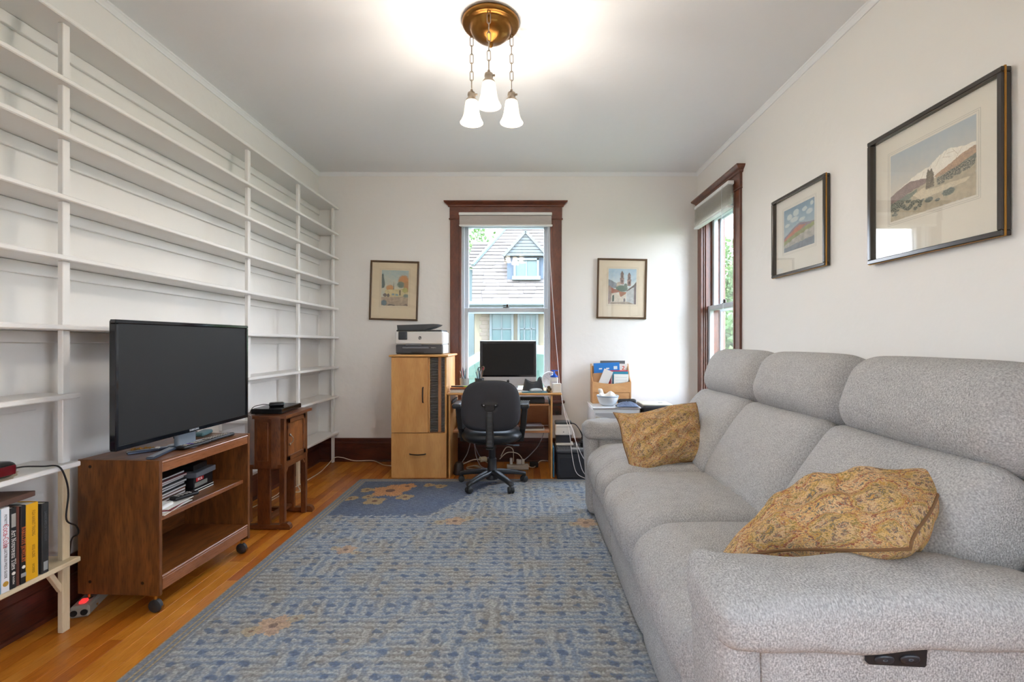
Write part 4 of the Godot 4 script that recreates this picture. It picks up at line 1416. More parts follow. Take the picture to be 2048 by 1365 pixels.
	var cr := thing("clock_radio", "black clock radio with a dark red display at the left edge", "clock", Vector3(-1.925, y8 + 0.007, -1.672), 0.0)
	var cb := MB.new()
	cb.soft(Vector3(0.12, 0.058, 0.17), 0.026, Vector3i(10, 8, 12), func(p): return p + Vector3(0, 0.029, -0.01))
	part(cr, "case", cb, mat(col(24, 25, 27), 0.25))
	var dp := MB.new()
	dp.soft(Vector3(0.008, 0.034, 0.13), 0.0035, Vector3i(4, 6, 8), func(p): return p + Vector3(0.059, 0.028, -0.012))
	part(cr, "display", dp, mat(col(94, 16, 26), 0.08))
	cord("radio_cord", "black cord hanging from the clock radio over the shelf edge", [Vector3(-1.9, y8 + 0.03, -1.766), Vector3(-1.888, y8 + 0.03, -1.8), Vector3(-1.87, y8 + 0.018, -1.85), Vector3(-1.852, y8 + 0.006, -1.895), Vector3(-1.843, 0.64, -1.915), Vector3(-1.846, 0.57, -1.93), Vector3(-1.852, 0.47, -1.928), Vector3(-1.848, 0.43, -1.965), Vector3(-1.858, 0.39, -1.985), Vector3(-1.9, 0.36, -2.0), Vector3(-1.97, 0.25, -2.06), Vector3(-1.99, 0.04, -2.04)], 0.0032, M.black)

func build_cart() -> void:
	# low television cart on casters; front faces +x, turned a little
	var at := Vector3(-1.765, 0, -2.40)
	var t := thing("television_cart", "brown wood-grain television cart on casters with open shelves", "cart", at, -0.055)
	var d := 0.188
	var w := 0.31
	var y0 := 0.079
	var y1 := 0.667
	for s in [-1.0, 1.0]:
		var mb := MB.new()
		mb.uvo = Vector2(0.35 + s * 0.1, 0.06 if s > 0 else 0.4)
		mb.span(Vector3(-d, y0, s * (w - 0.008) - 0.008), Vector3(d, y1, s * (w - 0.008) + 0.008), 0.002, 1)
		var sp := part(t, "side_panel", mb, M.cart)
		for q in [[-0.13, y0 + 0.055], [0.11, y0 + 0.055], [-0.13, y1 - 0.03]]:
			if s < 0: break
			var pl := MB.new()
			pl.xf = Transform3D(Basis(Vector3.RIGHT, PI / 2), Vector3(q[0], q[1], w))
			pl.lathe([Vector2(0, 0.0008), Vector2(0.007, 0.0008), Vector2(0.007, 0)], 12)
			part(sp, "screw_cover", pl, mat(col(50, 28, 16), 0.4))
	var inner := w - 0.017
	for q in [[y1 - 0.0095, d - 0.004, "top_board"], [0.4, d - 0.03, "shelf"], [0.15, d - 0.004, "bottom_board"]]:
		var mb := MB.new()
		mb.uvo = Vector2(rng.randf(), 0.1)
		mb.span(Vector3(-d, q[0] - 0.009, -inner), Vector3(q[1], q[0] + 0.009, inner), 0.002, 2)
		part(t, q[2], mb, M.cart)
	for q in [[y1 - 0.056, y1 - 0.004], [0.095, 0.162]]:
		var mb := MB.new()
		mb.span(Vector3(d - 0.016, q[0], -inner), Vector3(d - 0.002, q[1] - 0.012, inner), 0.003, 2)
		mb.xf = Transform3D(Basis(Vector3.RIGHT, PI / 2), Vector3.ZERO)
		mb.xf = Transform3D.IDENTITY
		part(t, "front_rail", mb, M.cart_edge)
		var rd := MB.new()
		rd.tube([Vector3(d - 0.009, q[1] - 0.009, -inner), Vector3(d - 0.009, q[1] - 0.009, inner)], 0.0085, 10)
		part(t, "rounded_edge", rd, M.cart_edge)
	var lip := MB.new()
	lip.span(Vector3(d - 0.034, 0.389, -inner), Vector3(d - 0.028, 0.411, inner), 0.002, 2)
	part(t, "shelf_edge", lip, M.cart_edge)
	var bk := MB.new()
	bk.uvo = Vector2(0.2, 0.3)
	bk.span(Vector3(-d, y0, -inner), Vector3(-d + 0.006, y1 - 0.01, inner), 0.0, 2)
	part(t, "back_panel", bk, M.cart)
	for sx in [-1.0, 1.0]:
		for sz in [-1.0, 1.0]:
			var c := Vector3(sx * (d - 0.035), 0, sz * (w - 0.02))
			var mb := MB.new()
			mb.xf = Transform3D(Basis(Vector3.RIGHT, PI / 2), c + Vector3(0, 0.028, 0))
			mb.lathe([Vector2(0, -0.013), Vector2(0.021, -0.013), Vector2(0.028, -0.008), Vector2(0.028, 0.008), Vector2(0.021, 0.013), Vector2(0, 0.013)], 20)
			var wh := part(t, "caster", mb, M.dark_plastic)
			var hd := MB.new()
			hd.xf = Transform3D(Basis(Vector3.RIGHT, PI / 2), c + Vector3(0, 0.028, 0))
			hd.lathe([Vector2(0.0285, 0.002), Vector2(0.031, 0.004), Vector2(0.031, -0.012), Vector2(0.0285, -0.014)], 20, Vector3.ZERO, PI)
			hd.xf = Transform3D.IDENTITY
			hd.lathe([Vector2(0.006, 0.05), Vector2(0.006, 0.08)], 10, c)
			hd.box(c + Vector3(0, 0.0765, 0), Vector3(0.04, 0.004, 0.03), 0.001)
			part(wh, "caster_hood", hd, M.brass)
	# things on the cart; place on a board in the cart's own axes -> room
	var tr := Transform3D(Basis(Vector3.UP, -0.055), at)
	var ytop := 0.6668
	remote(tr * Vector3(0.125, ytop, 0.03), 0.055 + 1.4, 0.17, "black remote control with purple keys beside the television foot")
	remote(tr * Vector3(0.12, ytop, -0.15), 0.055 + 1.46, 0.2, "long black remote control with white keys on the cart top")
	remote(tr * Vector3(-0.1, ytop, -0.2), 0.055 + 1.6, 0.15, "short black remote control at the far end of the cart top")
	remote(tr * Vector3(0.1, 0.4092 + 0.016, 0.06), 0.055 + 1.2, 0.12, "small black remote control on the magazines")
	var tk := thing("game_pieces", "small gold coloured chain lying under the television", "trinket", tr * Vector3(-0.05, ytop, 0.13), 0.4)
	var tb := MB.new()
	for k in 9:
		tb.ball(Vector3(-0.04 + k * 0.01, 0.008 + 0.003 * (k % 2), 0.006 * sin(k * 2.0)), Vector3(0.007, 0.008, 0.007), 8)
	part(tk, "chain", tb, M.brass)
	var die := MB.new()
	die.box(Vector3(0, 0.009, 0), Vector3(0.018, 0.018, 0.018), 0.003)
	solo("die", "small white die on the cart beside the gold chain", "die", die, mat(col(226, 222, 208), 0.4), tr * Vector3(0.02, ytop, 0.125), 0.3)
	var bx := MB.new()
	bx.box(Vector3(0, 0.011, 0), Vector3(0.05, 0.022, 0.12), 0.006)
	solo("teal_case", "flat teal case at the far back of the cart top", "case", bx, mat(col(86, 122, 126), 0.5), tr * Vector3(-0.04, ytop, -0.25), 0.2)
	var ys := 0.4092
	# discs in cases
	var cases := [[0.155, 0.016, col(28, 28, 30)], [0.155, 0.014, col(60, 50, 44)], [0.15, 0.016, col(120, 62, 32)], [0.15, 0.015, col(34, 34, 36)], [0.15, 0.015, col(24, 24, 26)], [0.152, 0.014, col(40, 40, 42)], [0.15, 0.014, col(26, 26, 30)], [0.15, 0.013, col(96, 26, 34)], [0.15, 0.012, col(30, 30, 32)]]
	var yy := ys
	var names := ["black disc case at the bottom of the stack on the cart shelf", "brownish disc case, second from the bottom of the cart stack", "orange-brown disc case in the cart stack", "dark disc case just above the orange-brown one", "black disc case in the middle of the cart stack", "dark grey disc case in the upper half of the stack", "blue-black disc case under the red one", "dark red disc case near the top of the stack", "black disc case on top of the stack on the cart shelf"]
	for k in cases.size():
		var q: Array = cases[k]
		var o := thing("disc_case", names[k], "disc case", tr * Vector3(-0.02 + 0.008 * sin(k * 3.0), yy + (yy - ys) * 0.0, 0.09), 0.055 + 0.03 * sin(k * 2.3), "disc cases on the cart shelf")
		o.position.y = yy
		var cb := MB.new()
		cb.box(Vector3(0, q[1] * 0.5, 0), Vector3(0.15, q[1] - 0.001, 0.2), 0.001)
		part(o, "case", cb, mat(q[2], 0.3))
		var st := MB.new()
		st.box(Vector3(0.0752, q[1] * 0.5, 0), Vector3(0.0012, q[1] * 0.45, 0.19), 0.0)
		part(o, "edge_strip", st, mat(col(190, 188, 186), 0.5))
		yy += q[1]
	var wb := MB.new()
	wb.box(Vector3(0, 0.014, 0), Vector3(0.1, 0.028, 0.13), 0.004)
	solo("white_box", "small white box beside the disc cases on the cart shelf", "box", wb, M.white_plastic, tr * Vector3(0.075, ys, 0.215), 0.1)
	# recorder boxes
	var pile := [[0.17, 0.16, 0.022, col(20, 20, 22), "thin black case with white edges under the video boxes"], [0.165, 0.155, 0.058, col(18, 17, 22), "black video box with a red badge on the cart shelf"], [0.19, 0.17, 0.028, col(96, 100, 106), "grey box on top of the black box with a red badge"], [0.13, 0.12, 0.03, col(14, 14, 16), "small black box on top of the grey box under the cart top"]]
	yy = ys
	for k in pile.size():
		var q: Array = pile[k]
		var o := thing("video_box", q[4], "box", tr * Vector3(-0.02, 0, -0.11), 0.055 - 0.05 + 0.03 * k)
		o.position.y = yy
		var cb := MB.new()
		cb.box(Vector3(0, q[2] * 0.5, 0), Vector3(q[0], q[2] - 0.001, q[1]), 0.002)
		part(o, "body", cb, mat(q[3], 0.35))
		var X: float = q[0] * 0.5
		if k == 1:
			var r := MB.new()
			r.box(Vector3(X, 0.043, 0.03), Vector3(0.001, 0.018, 0.06), 0.0)
			part(o, "red_badge", r, mat(col(190, 30, 34), 0.4))
			words(o, "lettering", "RCA", 0.013, M.white_plastic, Transform3D(Basis(Vector3.UP, PI / 2), Vector3(X + 0.0006, 0.043, 0.03)), false, 0.0005, 1.1, true)
			var gl := MB.new()
			gl.box(Vector3(X, 0.018, 0.02), Vector3(0.001, 0.022, 0.1), 0.0)
			part(o, "grey_label", gl, mat(col(120, 122, 116), 0.5))
		elif k == 0:
			var r := MB.new()
			r.box(Vector3(X, 0.004, 0.0), Vector3(0.001, 0.004, q[1] * 0.98), 0.0)
			r.box(Vector3(X, 0.016, 0.0), Vector3(0.001, 0.003, q[1] * 0.98), 0.0)
			part(o, "white_edge", r, M.paper)
		yy += q[2]
	for k in 4:
		var mg := MB.new()
		mg.box(Vector3(0, 0.0018, 0), Vector3(0.13, 0.0034, 0.19), 0.0008)
		solo("magazine", ["pale magazine at the bottom of the loose pile on the cart shelf", "white printed magazine second in the loose pile", "dark red magazine in the loose pile on the cart shelf", "white magazine on top of the loose pile on the cart shelf"][k], "magazine", mg, mat([col(226, 214, 196), col(214, 214, 214), col(120, 40, 44), col(222, 220, 216)][k], 0.45), tr * Vector3(0.085 - 0.004 * k, ys + 0.0036 * k, 0.18 - 0.012 * k) if k == 0 else tr * Vector3(0.085 - 0.004 * k, ys + 0.0036 * k, 0.17 - 0.012 * k), 0.055 + [0.1, -0.06, 0.16, 0.02][k], "magazines on the cart shelf")

func remote(at: Vector3, turn: float, len: float, label: String) -> void:
	var t := thing("remote_control", label, "remote", at, turn)
	var mb := MB.new()
	mb.soft(Vector3(len, 0.018, 0.046), 0.008, Vector3i(12, 5, 7), func(p): return p + Vector3(0, 0.0092, 0))
	part(t, "body", mb, mat(col(20, 20, 22), 0.35))
	var purple := "purple" in label
	for i in int(len / 0.022) - 1:
		for j in 3:
			var k := MB.new()
			k.box(Vector3(-len * 0.5 + 0.022 + i * 0.02, 0.0188, (j - 1) * 0.012), Vector3(0.009, 0.003, 0.007), 0.001)
			part(t, "key", k, mat(col(96, 70, 170), 0.4) if purple and i == 2 else mat(col(168, 160, 152), 0.5))

func build_tv() -> void:
	var at := Vector3(-1.708, 0.6668, -2.35)
	var t := thing("television", "large black flat television standing on the brown cart", "television", at, -0.028)
	# own axes: screen faces +x
	var w := 0.868
	var y0 := 0.077
	var h := 0.53
	var zc := 0.0
	var fx := 0.078
	var b := 0.016
	var mb := MB.new()
	mb.span(Vector3(fx - 0.026, y0, -w * 0.5), Vector3(fx, y0 + b * 1.3, w * 0.5), 0.003)
	mb.span(Vector3(fx - 0.026, y0 + h - b, -w * 0.5), Vector3(fx, y0 + h, w * 0.5), 0.003)
	mb.span(Vector3(fx - 0.026, y0 + b, -w * 0.5), Vector3(fx, y0 + h - b, -w * 0.5 + b), 0.003)
	mb.span(Vector3(fx - 0.026, y0 + b, w * 0.5 - b), Vector3(fx, y0 + h - b, w * 0.5), 0.003)
	part(t, "bezel", mb, mat(col(16, 19, 26), 0.08))
	var sc := MB.new()
	sc.span(Vector3(fx - 0.02, y0 + b, -w * 0.5 + b - 0.002), Vector3(fx - 0.006, y0 + h - b, w * 0.5 - b + 0.002), 0.0)
	part(t, "screen", sc, mat(col(38, 38, 39), 0.55, 0.0, 0.3))
	var bk := MB.new()
	bk.span(Vector3(fx - 0.06, y0 + 0.06, -w * 0.42), Vector3(fx - 0.024, y0 + h - 0.1, w * 0.42), 0.012)
	bk.span(Vector3(fx - 0.032, y0 + 0.004, -w * 0.5 + 0.004), Vector3(fx - 0.022, y0 + h - 0.004, w * 0.5 - 0.004), 0.003)
	part(t, "back_shell", bk, mat(col(22, 23, 25), 0.4))
	words(t, "lettering", "SAMSUNG", 0.009, mat(col(190, 194, 200), 0.4), Transform3D(Basis(Vector3.UP, PI / 2), Vector3(fx + 0.0006, y0 + 0.0105, 0.0)), false, 0.0005, 1.1, true)
	var nk := MB.new()
	nk.soft(Vector3(0.03, 0.13, 0.12), 0.012, Vector3i(6, 8, 8), func(p): return p + Vector3(fx - 0.045, 0.075, 0.0))
	part(t, "neck", nk, mat(col(120, 130, 142), 0.12))
	var ft := MB.new()
	for s in [-1.0, 1.0]:
		ft.bar(Vector3(0.0, 0.008, 0.0), Vector3(0.065, 0.006, s * 0.25), 0.034, 0.012, 0.003)
		ft.bar(Vector3(0.02, 0.008, 0.0), Vector3(-0.12, 0.006, s * 0.16), 0.034, 0.012, 0.003)
	ft.lathe([Vector2(0, 0.016), Vector2(0.06, 0.015), Vector2(0.066, 0.008), Vector2(0.066, 0.0)], 24, Vector3(0.02, 0, 0))
	part(t, "foot", ft, mat(col(70, 82, 100), 0.15, 0.3))

func build_little_cabinet() -> void:
	# octagonal-fronted oak stand with a door facing the room
	var x1 := -1.53
	var z0 := -3.02
	var z1 := -3.335
	var zc := (z0 + z1) * 0.5
	var at := Vector3(-1.65, 0, zc)
	var t := thing("oak_stand", "small antique dark oak cabinet stand with a panel door and trestle feet", "cabinet", at)
	var yb := 0.385
	var yt := 0.7
	var outline := func(grow: float) -> PackedVector2Array:
		# x, and z as second number: straight door side, clipped corners behind
		return PackedVector2Array([Vector2(x1 + grow - at.x, z0 - zc + grow), Vector2(x1 - 0.075 - at.x, z0 - zc + 0.018 + grow), Vector2(-1.71 - at.x, z0 - zc + 0.018 + grow), Vector2(-1.8 - at.x - grow, z0 - zc - 0.06), Vector2(-1.8 - at.x - grow, z1 - zc + 0.06), Vector2(-1.71 - at.x, z1 - zc - 0.018 - grow), Vector2(x1 - 0.075 - at.x, z1 - zc - 0.018 - grow), Vector2(x1 + grow - at.x, z1 - zc - grow)])
	var lay := Transform3D(Basis(Vector3.RIGHT, Vector3.BACK, Vector3.UP), Vector3.ZERO)   # (x, y, z) of the slab -> (x, z, up)
	var body := MB.new()
	body.xf = lay
	body.slab(outline.call(-0.004), yb, yt, 2)
	part(t, "body", body, M.oak)
	var top := MB.new()
	top.xf = lay
	var round_top := PackedVector2Array()
	var o2: PackedVector2Array = outline.call(0.022)
	for p in o2: round_top.append(p)
	top.slab(round_top, yt, yt + 0.018, 0, false)
	part(t, "top", top, M.oak)
	# corner posts and side panels with frames
	for s in [-1.0, 1.0]:
		var zf := z0 - zc if s > 0 else z1 - zc
		var po := MB.new()
		po.box(Vector3(x1 - 0.016 - at.x, (yt) * 0.5, zf - s * 0.014), Vector3(0.034, yt, 0.03), 0.003, 1)
		part(t, "front_leg", po, M.oak)
		var bl := MB.new()
		bl.box(Vector3(-1.655 - at.x, yb * 0.5 + 0.005, zf - s * 0.002), Vector3(0.08, yb - 0.01, 0.022), 0.003, 1)
		part(t, "wide_leg", bl, M.oak)
		var rl := MB.new()
		rl.box(Vector3(-1.593 - at.x, yb + 0.008, zf - s * 0.004), Vector3(0.1, 0.03, 0.018), 0.003, 0)
		rl.box(Vector3(-1.75 - at.x, yb + 0.008, zf - s * 0.004), Vector3(0.11, 0.03, 0.018), 0.003, 0)
		part(t, "side_rail", rl, M.oak)
		var pn := MB.new()
		pn.box(Vector3(-1.66 - at.x, (yb + yt) * 0.5 + 0.01, zf + s * 0.012), Vector3(0.075, yt - yb - 0.07, 0.01), 0.004, 1)
		part(t, "side_panel", pn, M.oak)
		var ft := MB.new()
		var fp := PackedVector2Array([Vector2(-1.78 - at.x, 0.03), Vector2(-1.78 - at.x, 0.006), Vector2(-1.56 - at.x, 0.006), Vector2(-1.555 - at.x, 0.0), Vector2(-1.492 - at.x, 0.0), Vector2(-1.487 - at.x, 0.012), Vector2(-1.494 - at.x, 0.03), Vector2(-1.508 - at.x, 0.042), Vector2(-1.54 - at.x, 0.042), Vector2(-1.556 - at.x, 0.032)])
		ft.slab(fp, zf - 0.022, zf + 0.012, 0)
		part(t, "foot_rail", ft, M.oak)
		var bl2 := MB.new()
		bl2.box(Vector3(-1.775 - at.x, yb * 0.5 + 0.012, zf - s * 0.05), Vector3(0.02, yb - 0.024, 0.03), 0.003, 1)
		part(t, "rear_leg", bl2, M.oak)
	var st := MB.new()
	st.box(Vector3(-1.655 - at.x, 0.05, 0), Vector3(0.05, 0.02, z0 - z1 - 0.02), 0.003, 2)
	part(t, "stretcher", st, M.oak)
	var arch := MB.new()
	arch.box(Vector3(x1 - 0.012 - at.x, yb + 0.012, 0), Vector3(0.018, 0.04, z0 - z1 - 0.04), 0.003, 2)
	for s in [-1.0, 1.0]:
		arch.bar(Vector3(x1 - 0.012 - at.x, yb + 0.0, s * 0.1), Vector3(x1 - 0.012 - at.x, yb - 0.035, s * 0.127), 0.018, 0.014)
	part(t, "apron", arch, M.oak)
	var dr := MB.new()
	var dx := x1 + 0.002 - at.x
	var hz := (z0 - z1) * 0.5 - 0.036
	var ya := yb + 0.036
	var yc := yt - 0.012
	dr.span(Vector3(dx - 0.012, ya, -hz), Vector3(dx + 0.004, ya + 0.03, hz), 0.002, 2)
	dr.span(Vector3(dx - 0.012, yc - 0.03, -hz), Vector3(dx + 0.004, yc, hz), 0.002, 2)
	dr.span(Vector3(dx - 0.012, ya, -hz), Vector3(dx + 0.004, yc, -hz + 0.03), 0.002, 1)
	dr.span(Vector3(dx - 0.012, ya, hz - 0.03), Vector3(dx + 0.004, yc, hz), 0.002, 1)
	var door := part(t, "door", dr, M.oak)
	var dp := MB.new()
	dp.uvo = Vector2(0.4, 0.7)
	dp.span(Vector3(dx - 0.012, ya + 0.028, -hz + 0.028), Vector3(dx - 0.003, yc - 0.028, hz - 0.028), 0.0, 1)
	part(door, "door_panel", dp, wood(26, col(84, 44, 20), col(156, 94, 48), 0.32, 0.4, 0.0, 0.5, 0.4))
	var hd := MB.new()
	hd.ball(Vector3(dx + 0.01, (ya + yc) * 0.5 + 0.03, hz - 0.014), Vector3(0.007, 0.009, 0.007), 8)
	hd.ball(Vector3(dx + 0.01, (ya + yc) * 0.5 - 0.03, hz - 0.014), Vector3(0.007, 0.009, 0.007), 8)
	hd.tube(curve([Vector3(dx + 0.012, (ya + yc) * 0.5 + 0.03, hz - 0.014), Vector3(dx + 0.022, (ya + yc) * 0.5 + 0.012, hz - 0.026), Vector3(dx + 0.024, (ya + yc) * 0.5, hz - 0.028), Vector3(dx + 0.022, (ya + yc) * 0.5 - 0.012, hz - 0.026), Vector3(dx + 0.012, (ya + yc) * 0.5 - 0.03, hz - 0.014)], 4), 0.0028, 6)
	part(door, "handle", hd, M.nickel)
	# disc player and a small receiver on top
	var dv := thing("disc_player", "flat black disc player on top of the oak stand", "player", Vector3(-1.665, yt + 0.018, -3.19), 0.06)
	var db := MB.new()
	db.box(Vector3(0, 0.02, 0), Vector3(0.19, 0.032, 0.3), 0.003)
	part(dv, "case", db, mat(col(16, 16, 18), 0.18))
	var fp2 := MB.new()
	fp2.box(Vector3(0.096, 0.02, 0), Vector3(0.003, 0.028, 0.296), 0.001)
	part(dv, "front_panel", fp2, M.black_gloss)
	var fe := MB.new()
	for sx in [-1.0, 1.0]:
		for sz in [-1.0, 1.0]: fe.lathe([Vector2(0.01, 0), Vector2(0.01, 0.005)], 10, Vector3(sx * 0.075, 0, sz * 0.12))
	part(dv, "feet", fe, M.black)
	var sr := thing("streaming_box", "small black streaming box on the disc player", "receiver", Vector3(-1.652, yt + 0.018 + 0.0362, -3.16), 0.5)
	var sb := MB.new()
	sb.soft(Vector3(0.09, 0.028, 0.06), 0.011, Vector3i(8, 5, 7), func(p): return p + Vector3(0, 0.014, 0))
	part(sr, "case", sb, mat(col(20, 21, 23), 0.2))
	var lb := MB.new()
	lb.box(Vector3(0.046, 0.016, 0.0), Vector3(0.002, 0.012, 0.028), 0.001)
	part(sr, "display", lb, mat(col(150, 206, 200), 0.2))
	cord("receiver_cord", "black cord looping from the streaming box behind the oak stand", [Vector3(-1.69, 0.768, -3.14), Vector3(-1.73, 0.77, -3.12), Vector3(-1.79, 0.74, -3.11), Vector3(-1.83, 0.6, -3.15), Vector3(-1.84, 0.3, -3.2), Vector3(-1.84, 0.01, -3.2)], 0.0025, M.black)
	cord("white_floor_cord", "white cord running along the back baseboard from the shelves to the desk cabinet", [Vector3(-1.9, 0.004, -3.5), Vector3(-1.86, 0.004, -4.2), Vector3(-1.89, 0.004, -4.5), Vector3(-1.87, 0.05, -4.645), Vector3(-1.8, 0.05, -4.66), Vector3(-1.68, 0.02, -4.66), Vector3(-1.5, 0.02, -4.66), Vector3(-1.36, 0.004, -4.56), Vector3(-1.18, 0.004, -4.5)], 0.004, M.cream_cord)
	cord("loose_white_cord", "loose white cord on the floor seen between the legs of the oak stand", [Vector3(-1.95, 0.004, -3.4), Vector3(-1.88, 0.03, -3.6), Vector3(-1.84, 0.09, -3.66), Vector3(-1.83, 0.02, -3.72), Vector3(-1.78, 0.004, -3.76), Vector3(-1.85, 0.03, -3.85)], 0.0035, M.cream_cord)

# ------------------------------------------------------------------ the desk under the far window
func pad(mb: MB, w: float, h: float, power: float, thick: float, dome: float, tr: Transform3D, taper := 0.0) -> void:
	# rounded cushion in the x-y plane, domed to both sides along z
	var keep := mb.xf
	mb.xf = mb.xf * tr
	var seg := 56
	var rows := []
	var prof := [[0.0, 1.0], [0.3, 0.985], [0.6, 0.93], [0.82, 0.8], [0.93, 0.55], [0.985, 0.25], [1.0, 0.0], [0.985, -0.25], [0.93, -0.55], [0.82, -0.8], [0.6, -0.93], [0.3, -0.985], [0.0, -1.0]]
	for p in prof:
		var row := []
		for s in seg:
			var a := TAU * s / seg
			var c := cos(a); var q := sin(a)
			var r := pow(pow(absf(c), power) + pow(absf(q), power), -1.0 / power)
			var X: float = c * r * p[0]; var Y: float = q * r * p[0]
			X *= 1.0 - taper * Y
			var bulge: float = (thick * 0.5 * signf(p[1]) * minf(1.0, absf(p[1]) * 1.15)) + dome * (1.0 - p[0] * p[0]) * signf(p[1])
			row.append(Vector3(X * w * 0.5, Y * h * 0.5, bulge))
		rows.append(row)
	mb.sheet(rows, true, false, Vector3.ZERO)
	mb.xf = keep

func build_desk() -> void:
	var zf := -4.14
	# ---- tall cabinet
	var at := Vector3(-0.935, 0, -4.38)
	var t := thing("tower_cabinet", "tall honey-coloured cabinet with a door, disc rack and drawer beside the desk", "cabinet", at)
	var x0 := -1.172
	var x1 := -0.698
	var xd := -0.855
	var zb := -4.62
	for q in [[x0, x0 + 0.016, 0.0, 1.045, "side_panel"], [x1 - 0.016, x1, 0.0, 1.045, "side_panel"], [xd - 0.002, xd + 0.012, 0.393, 1.045, "divider"]]:
		var mb := W(at)
		mb.span(Vector3(q[0], q[2], zb), Vector3(q[1], q[3], zf - 0.001), 0.002, 1)
		part(t, q[4], mb, M.honey)
	var bk := W(at)
	bk.span(Vector3(x0 + 0.017, 0.02, zb), Vector3(x1 - 0.017, 1.045, zb + 0.006), 0.0, 1)
	bk.span(Vector3(x0 + 0.017, 0.38, zb + 0.007), Vector3(x1 - 0.017, 0.393, zf - 0.02), 0.0, 0)
	part(t, "back_panel", bk, M.honey2)
	var tp := W(at)
	tp.span(Vector3(x0 - 0.02, 1.0455, zb - 0.03), Vector3(x1 + 0.02, 1.064, zf + 0.03), 0.007, 0)
	part(t, "top", tp, M.honey)
	var dr := W(at)
	dr.uvo = Vector2(0.3, 0.2)
	dr.span(Vector3(x0 + 0.001, 0.395, zf), Vector3(xd - 0.003, 1.042, zf + 0.016), 0.002, 1)
	var door := part(t, "door", dr, M.honey)
	var hm := W(at)
	hm.tube(curve([Vector3(-0.897, 0.655, zf + 0.016), Vector3(-0.897, 0.665, zf + 0.03), Vector3(-0.897, 0.72, zf + 0.036), Vector3(-0.897, 0.775, zf + 0.03), Vector3(-0.897, 0.785, zf + 0.016)], 5), 0.0055, 8)
	part(door, "handle", hm, mat(col(40, 30, 26), 0.35, 0.4))
	var dw := W(at)
	dw.uvo = Vector2(0.1, 0.55)
	dw.span(Vector3(x0 + 0.001, 0.004, zf), Vector3(x1 - 0.001, 0.389, zf + 0.016), 0.002, 1)
	var drawer := part(t, "drawer", dw, M.honey)
	var h2 := W(at)
	h2.tube(curve([Vector3(-1.012, 0.212, zf + 0.016), Vector3(-1.0, 0.211, zf + 0.03), Vector3(-0.943, 0.208, zf + 0.036), Vector3(-0.888, 0.211, zf + 0.03), Vector3(-0.876, 0.212, zf + 0.016)], 5), 0.0055, 8)
	part(drawer, "handle", h2, mat(col(40, 30, 26), 0.35, 0.4))
	var rk := W(at)
	rk.span(Vector3(-0.776, 0.3935, zf - 0.04), Vector3(-0.748, 1.045, zf - 0.03), 0.001, 1)
	part(t, "rack_rail", rk, M.honey2)
	for k in 47:
		var y := 0.402 + k * 0.0136
		for s in 2:
			var sl := W(at)
			if s == 0: sl.span(Vector3(xd + 0.013, y, zf - 0.12), Vector3(-0.777, y + 0.0045, zf - 0.008), 0.0)
			else: sl.span(Vector3(-0.747, y, zf - 0.12), Vector3(x1 - 0.0165, y + 0.0045, zf - 0.008), 0.0)
			part(t, "rack_slat", sl, mat(col(124, 120, 116), 0.3))
	# ---- printer on the cabinet
	build_printer(Vector3(-0.965, 1.0642, -4.43))
	# ---- desk
	var da := Vector3(-0.2, 0, -4.38)
	var d := thing("computer_desk", "honey-coloured computer desk with keyboard tray under the far window", "desk", da)
	var dt := W(da)
	dt.span(Vector3(x1 + 0.001, 0.715, -4.63), Vector3(0.297, 0.733, -4.13), 0.006, 0)
	part(d, "desktop", dt, M.honey)
	for q in [[0.2, 0.216], [-0.682, -0.667]]:
		var mb := W(da)
		mb.span(Vector3(q[0], 0.0, -4.6), Vector3(q[1], 0.7148, zf - 0.002), 0.002, 1)
		part(d, "side_panel", mb, M.honey)
	var kt := W(da)
	kt.span(Vector3(-0.655, 0.622, -4.5), Vector3(0.188, 0.637, -4.145), 0.003, 0)
	part(d, "keyboard_tray", kt, M.honey2)
	var rails := W(da)
	rails.span(Vector3(-0.666, 0.622, -4.5), Vector3(-0.656, 0.66, -4.2), 0.001)
	rails.span(Vector3(0.189, 0.622, -4.5), Vector3(0.199, 0.66, -4.2), 0.001)
	part(d, "tray_slide", rails, M.dark_plastic)
	var mp := W(da)
	mp.span(Vector3(-0.666, 0.38, -4.6), Vector3(0.199, 0.61, -4.585), 0.0, 0)
	part(d, "back_panel", mp, M.honey2)
	var ls := W(da)
	ls.span(Vector3(-0.666, 0.36, -4.58), Vector3(0.199, 0.376, -4.3), 0.002, 0)
	part(d, "lower_shelf", ls, M.honey2)
	# ---- on the tray and the shelves
	var kb := thing("keyboard", "black keyboard lying on the desk's pull-out tray", "keyboard", Vector3(-0.36, 0.637, -4.24))
	var kbm := MB.new()
	kbm.box(Vector3(0, 0.012, 0), Vector3(0.46, 0.022, 0.15), 0.006)
	part(kb, "base", kbm, M.black)
	for r in 5:
		for c in 15:
			var k := MB.new()
			k.box(Vector3(-0.21 + c * 0.03, 0.026, -0.055 + r * 0.027), Vector3(0.024, 0.007, 0.021), 0.002)
			part(kb, "key", k, M.dark_plastic)
	var sb := thing("set_top_box", "black box with a row of white keys at the right of the keyboard tray", "box", Vector3(0.03, 0.637, -4.24))
	var sbm := MB.new()
	sbm.box(Vector3(0, 0.025, 0), Vector3(0.24, 0.046, 0.15), 0.006)
	part(sb, "case", sbm, M.black)
	for k in 6:
		var b := MB.new()
		b.box(Vector3(-0.1 + k * 0.017, 0.028, 0.076), Vector3(0.011, 0.007, 0.004), 0.001)
		part(sb, "key", b, mat(col(196, 198, 200), 0.5))
	var bk1 := MB.new()
	bk1.box(Vector3(0, 0.012, 0), Vector3(0.17, 0.024, 0.2), 0.003)
	solo("brown_book", "brown covered book lying on the desk's lower shelf", "book", bk1, mat(col(96, 76, 66), 0.6), Vector3(0.05, 0.392, -4.42), 0.1)
	var pp := MB.new()
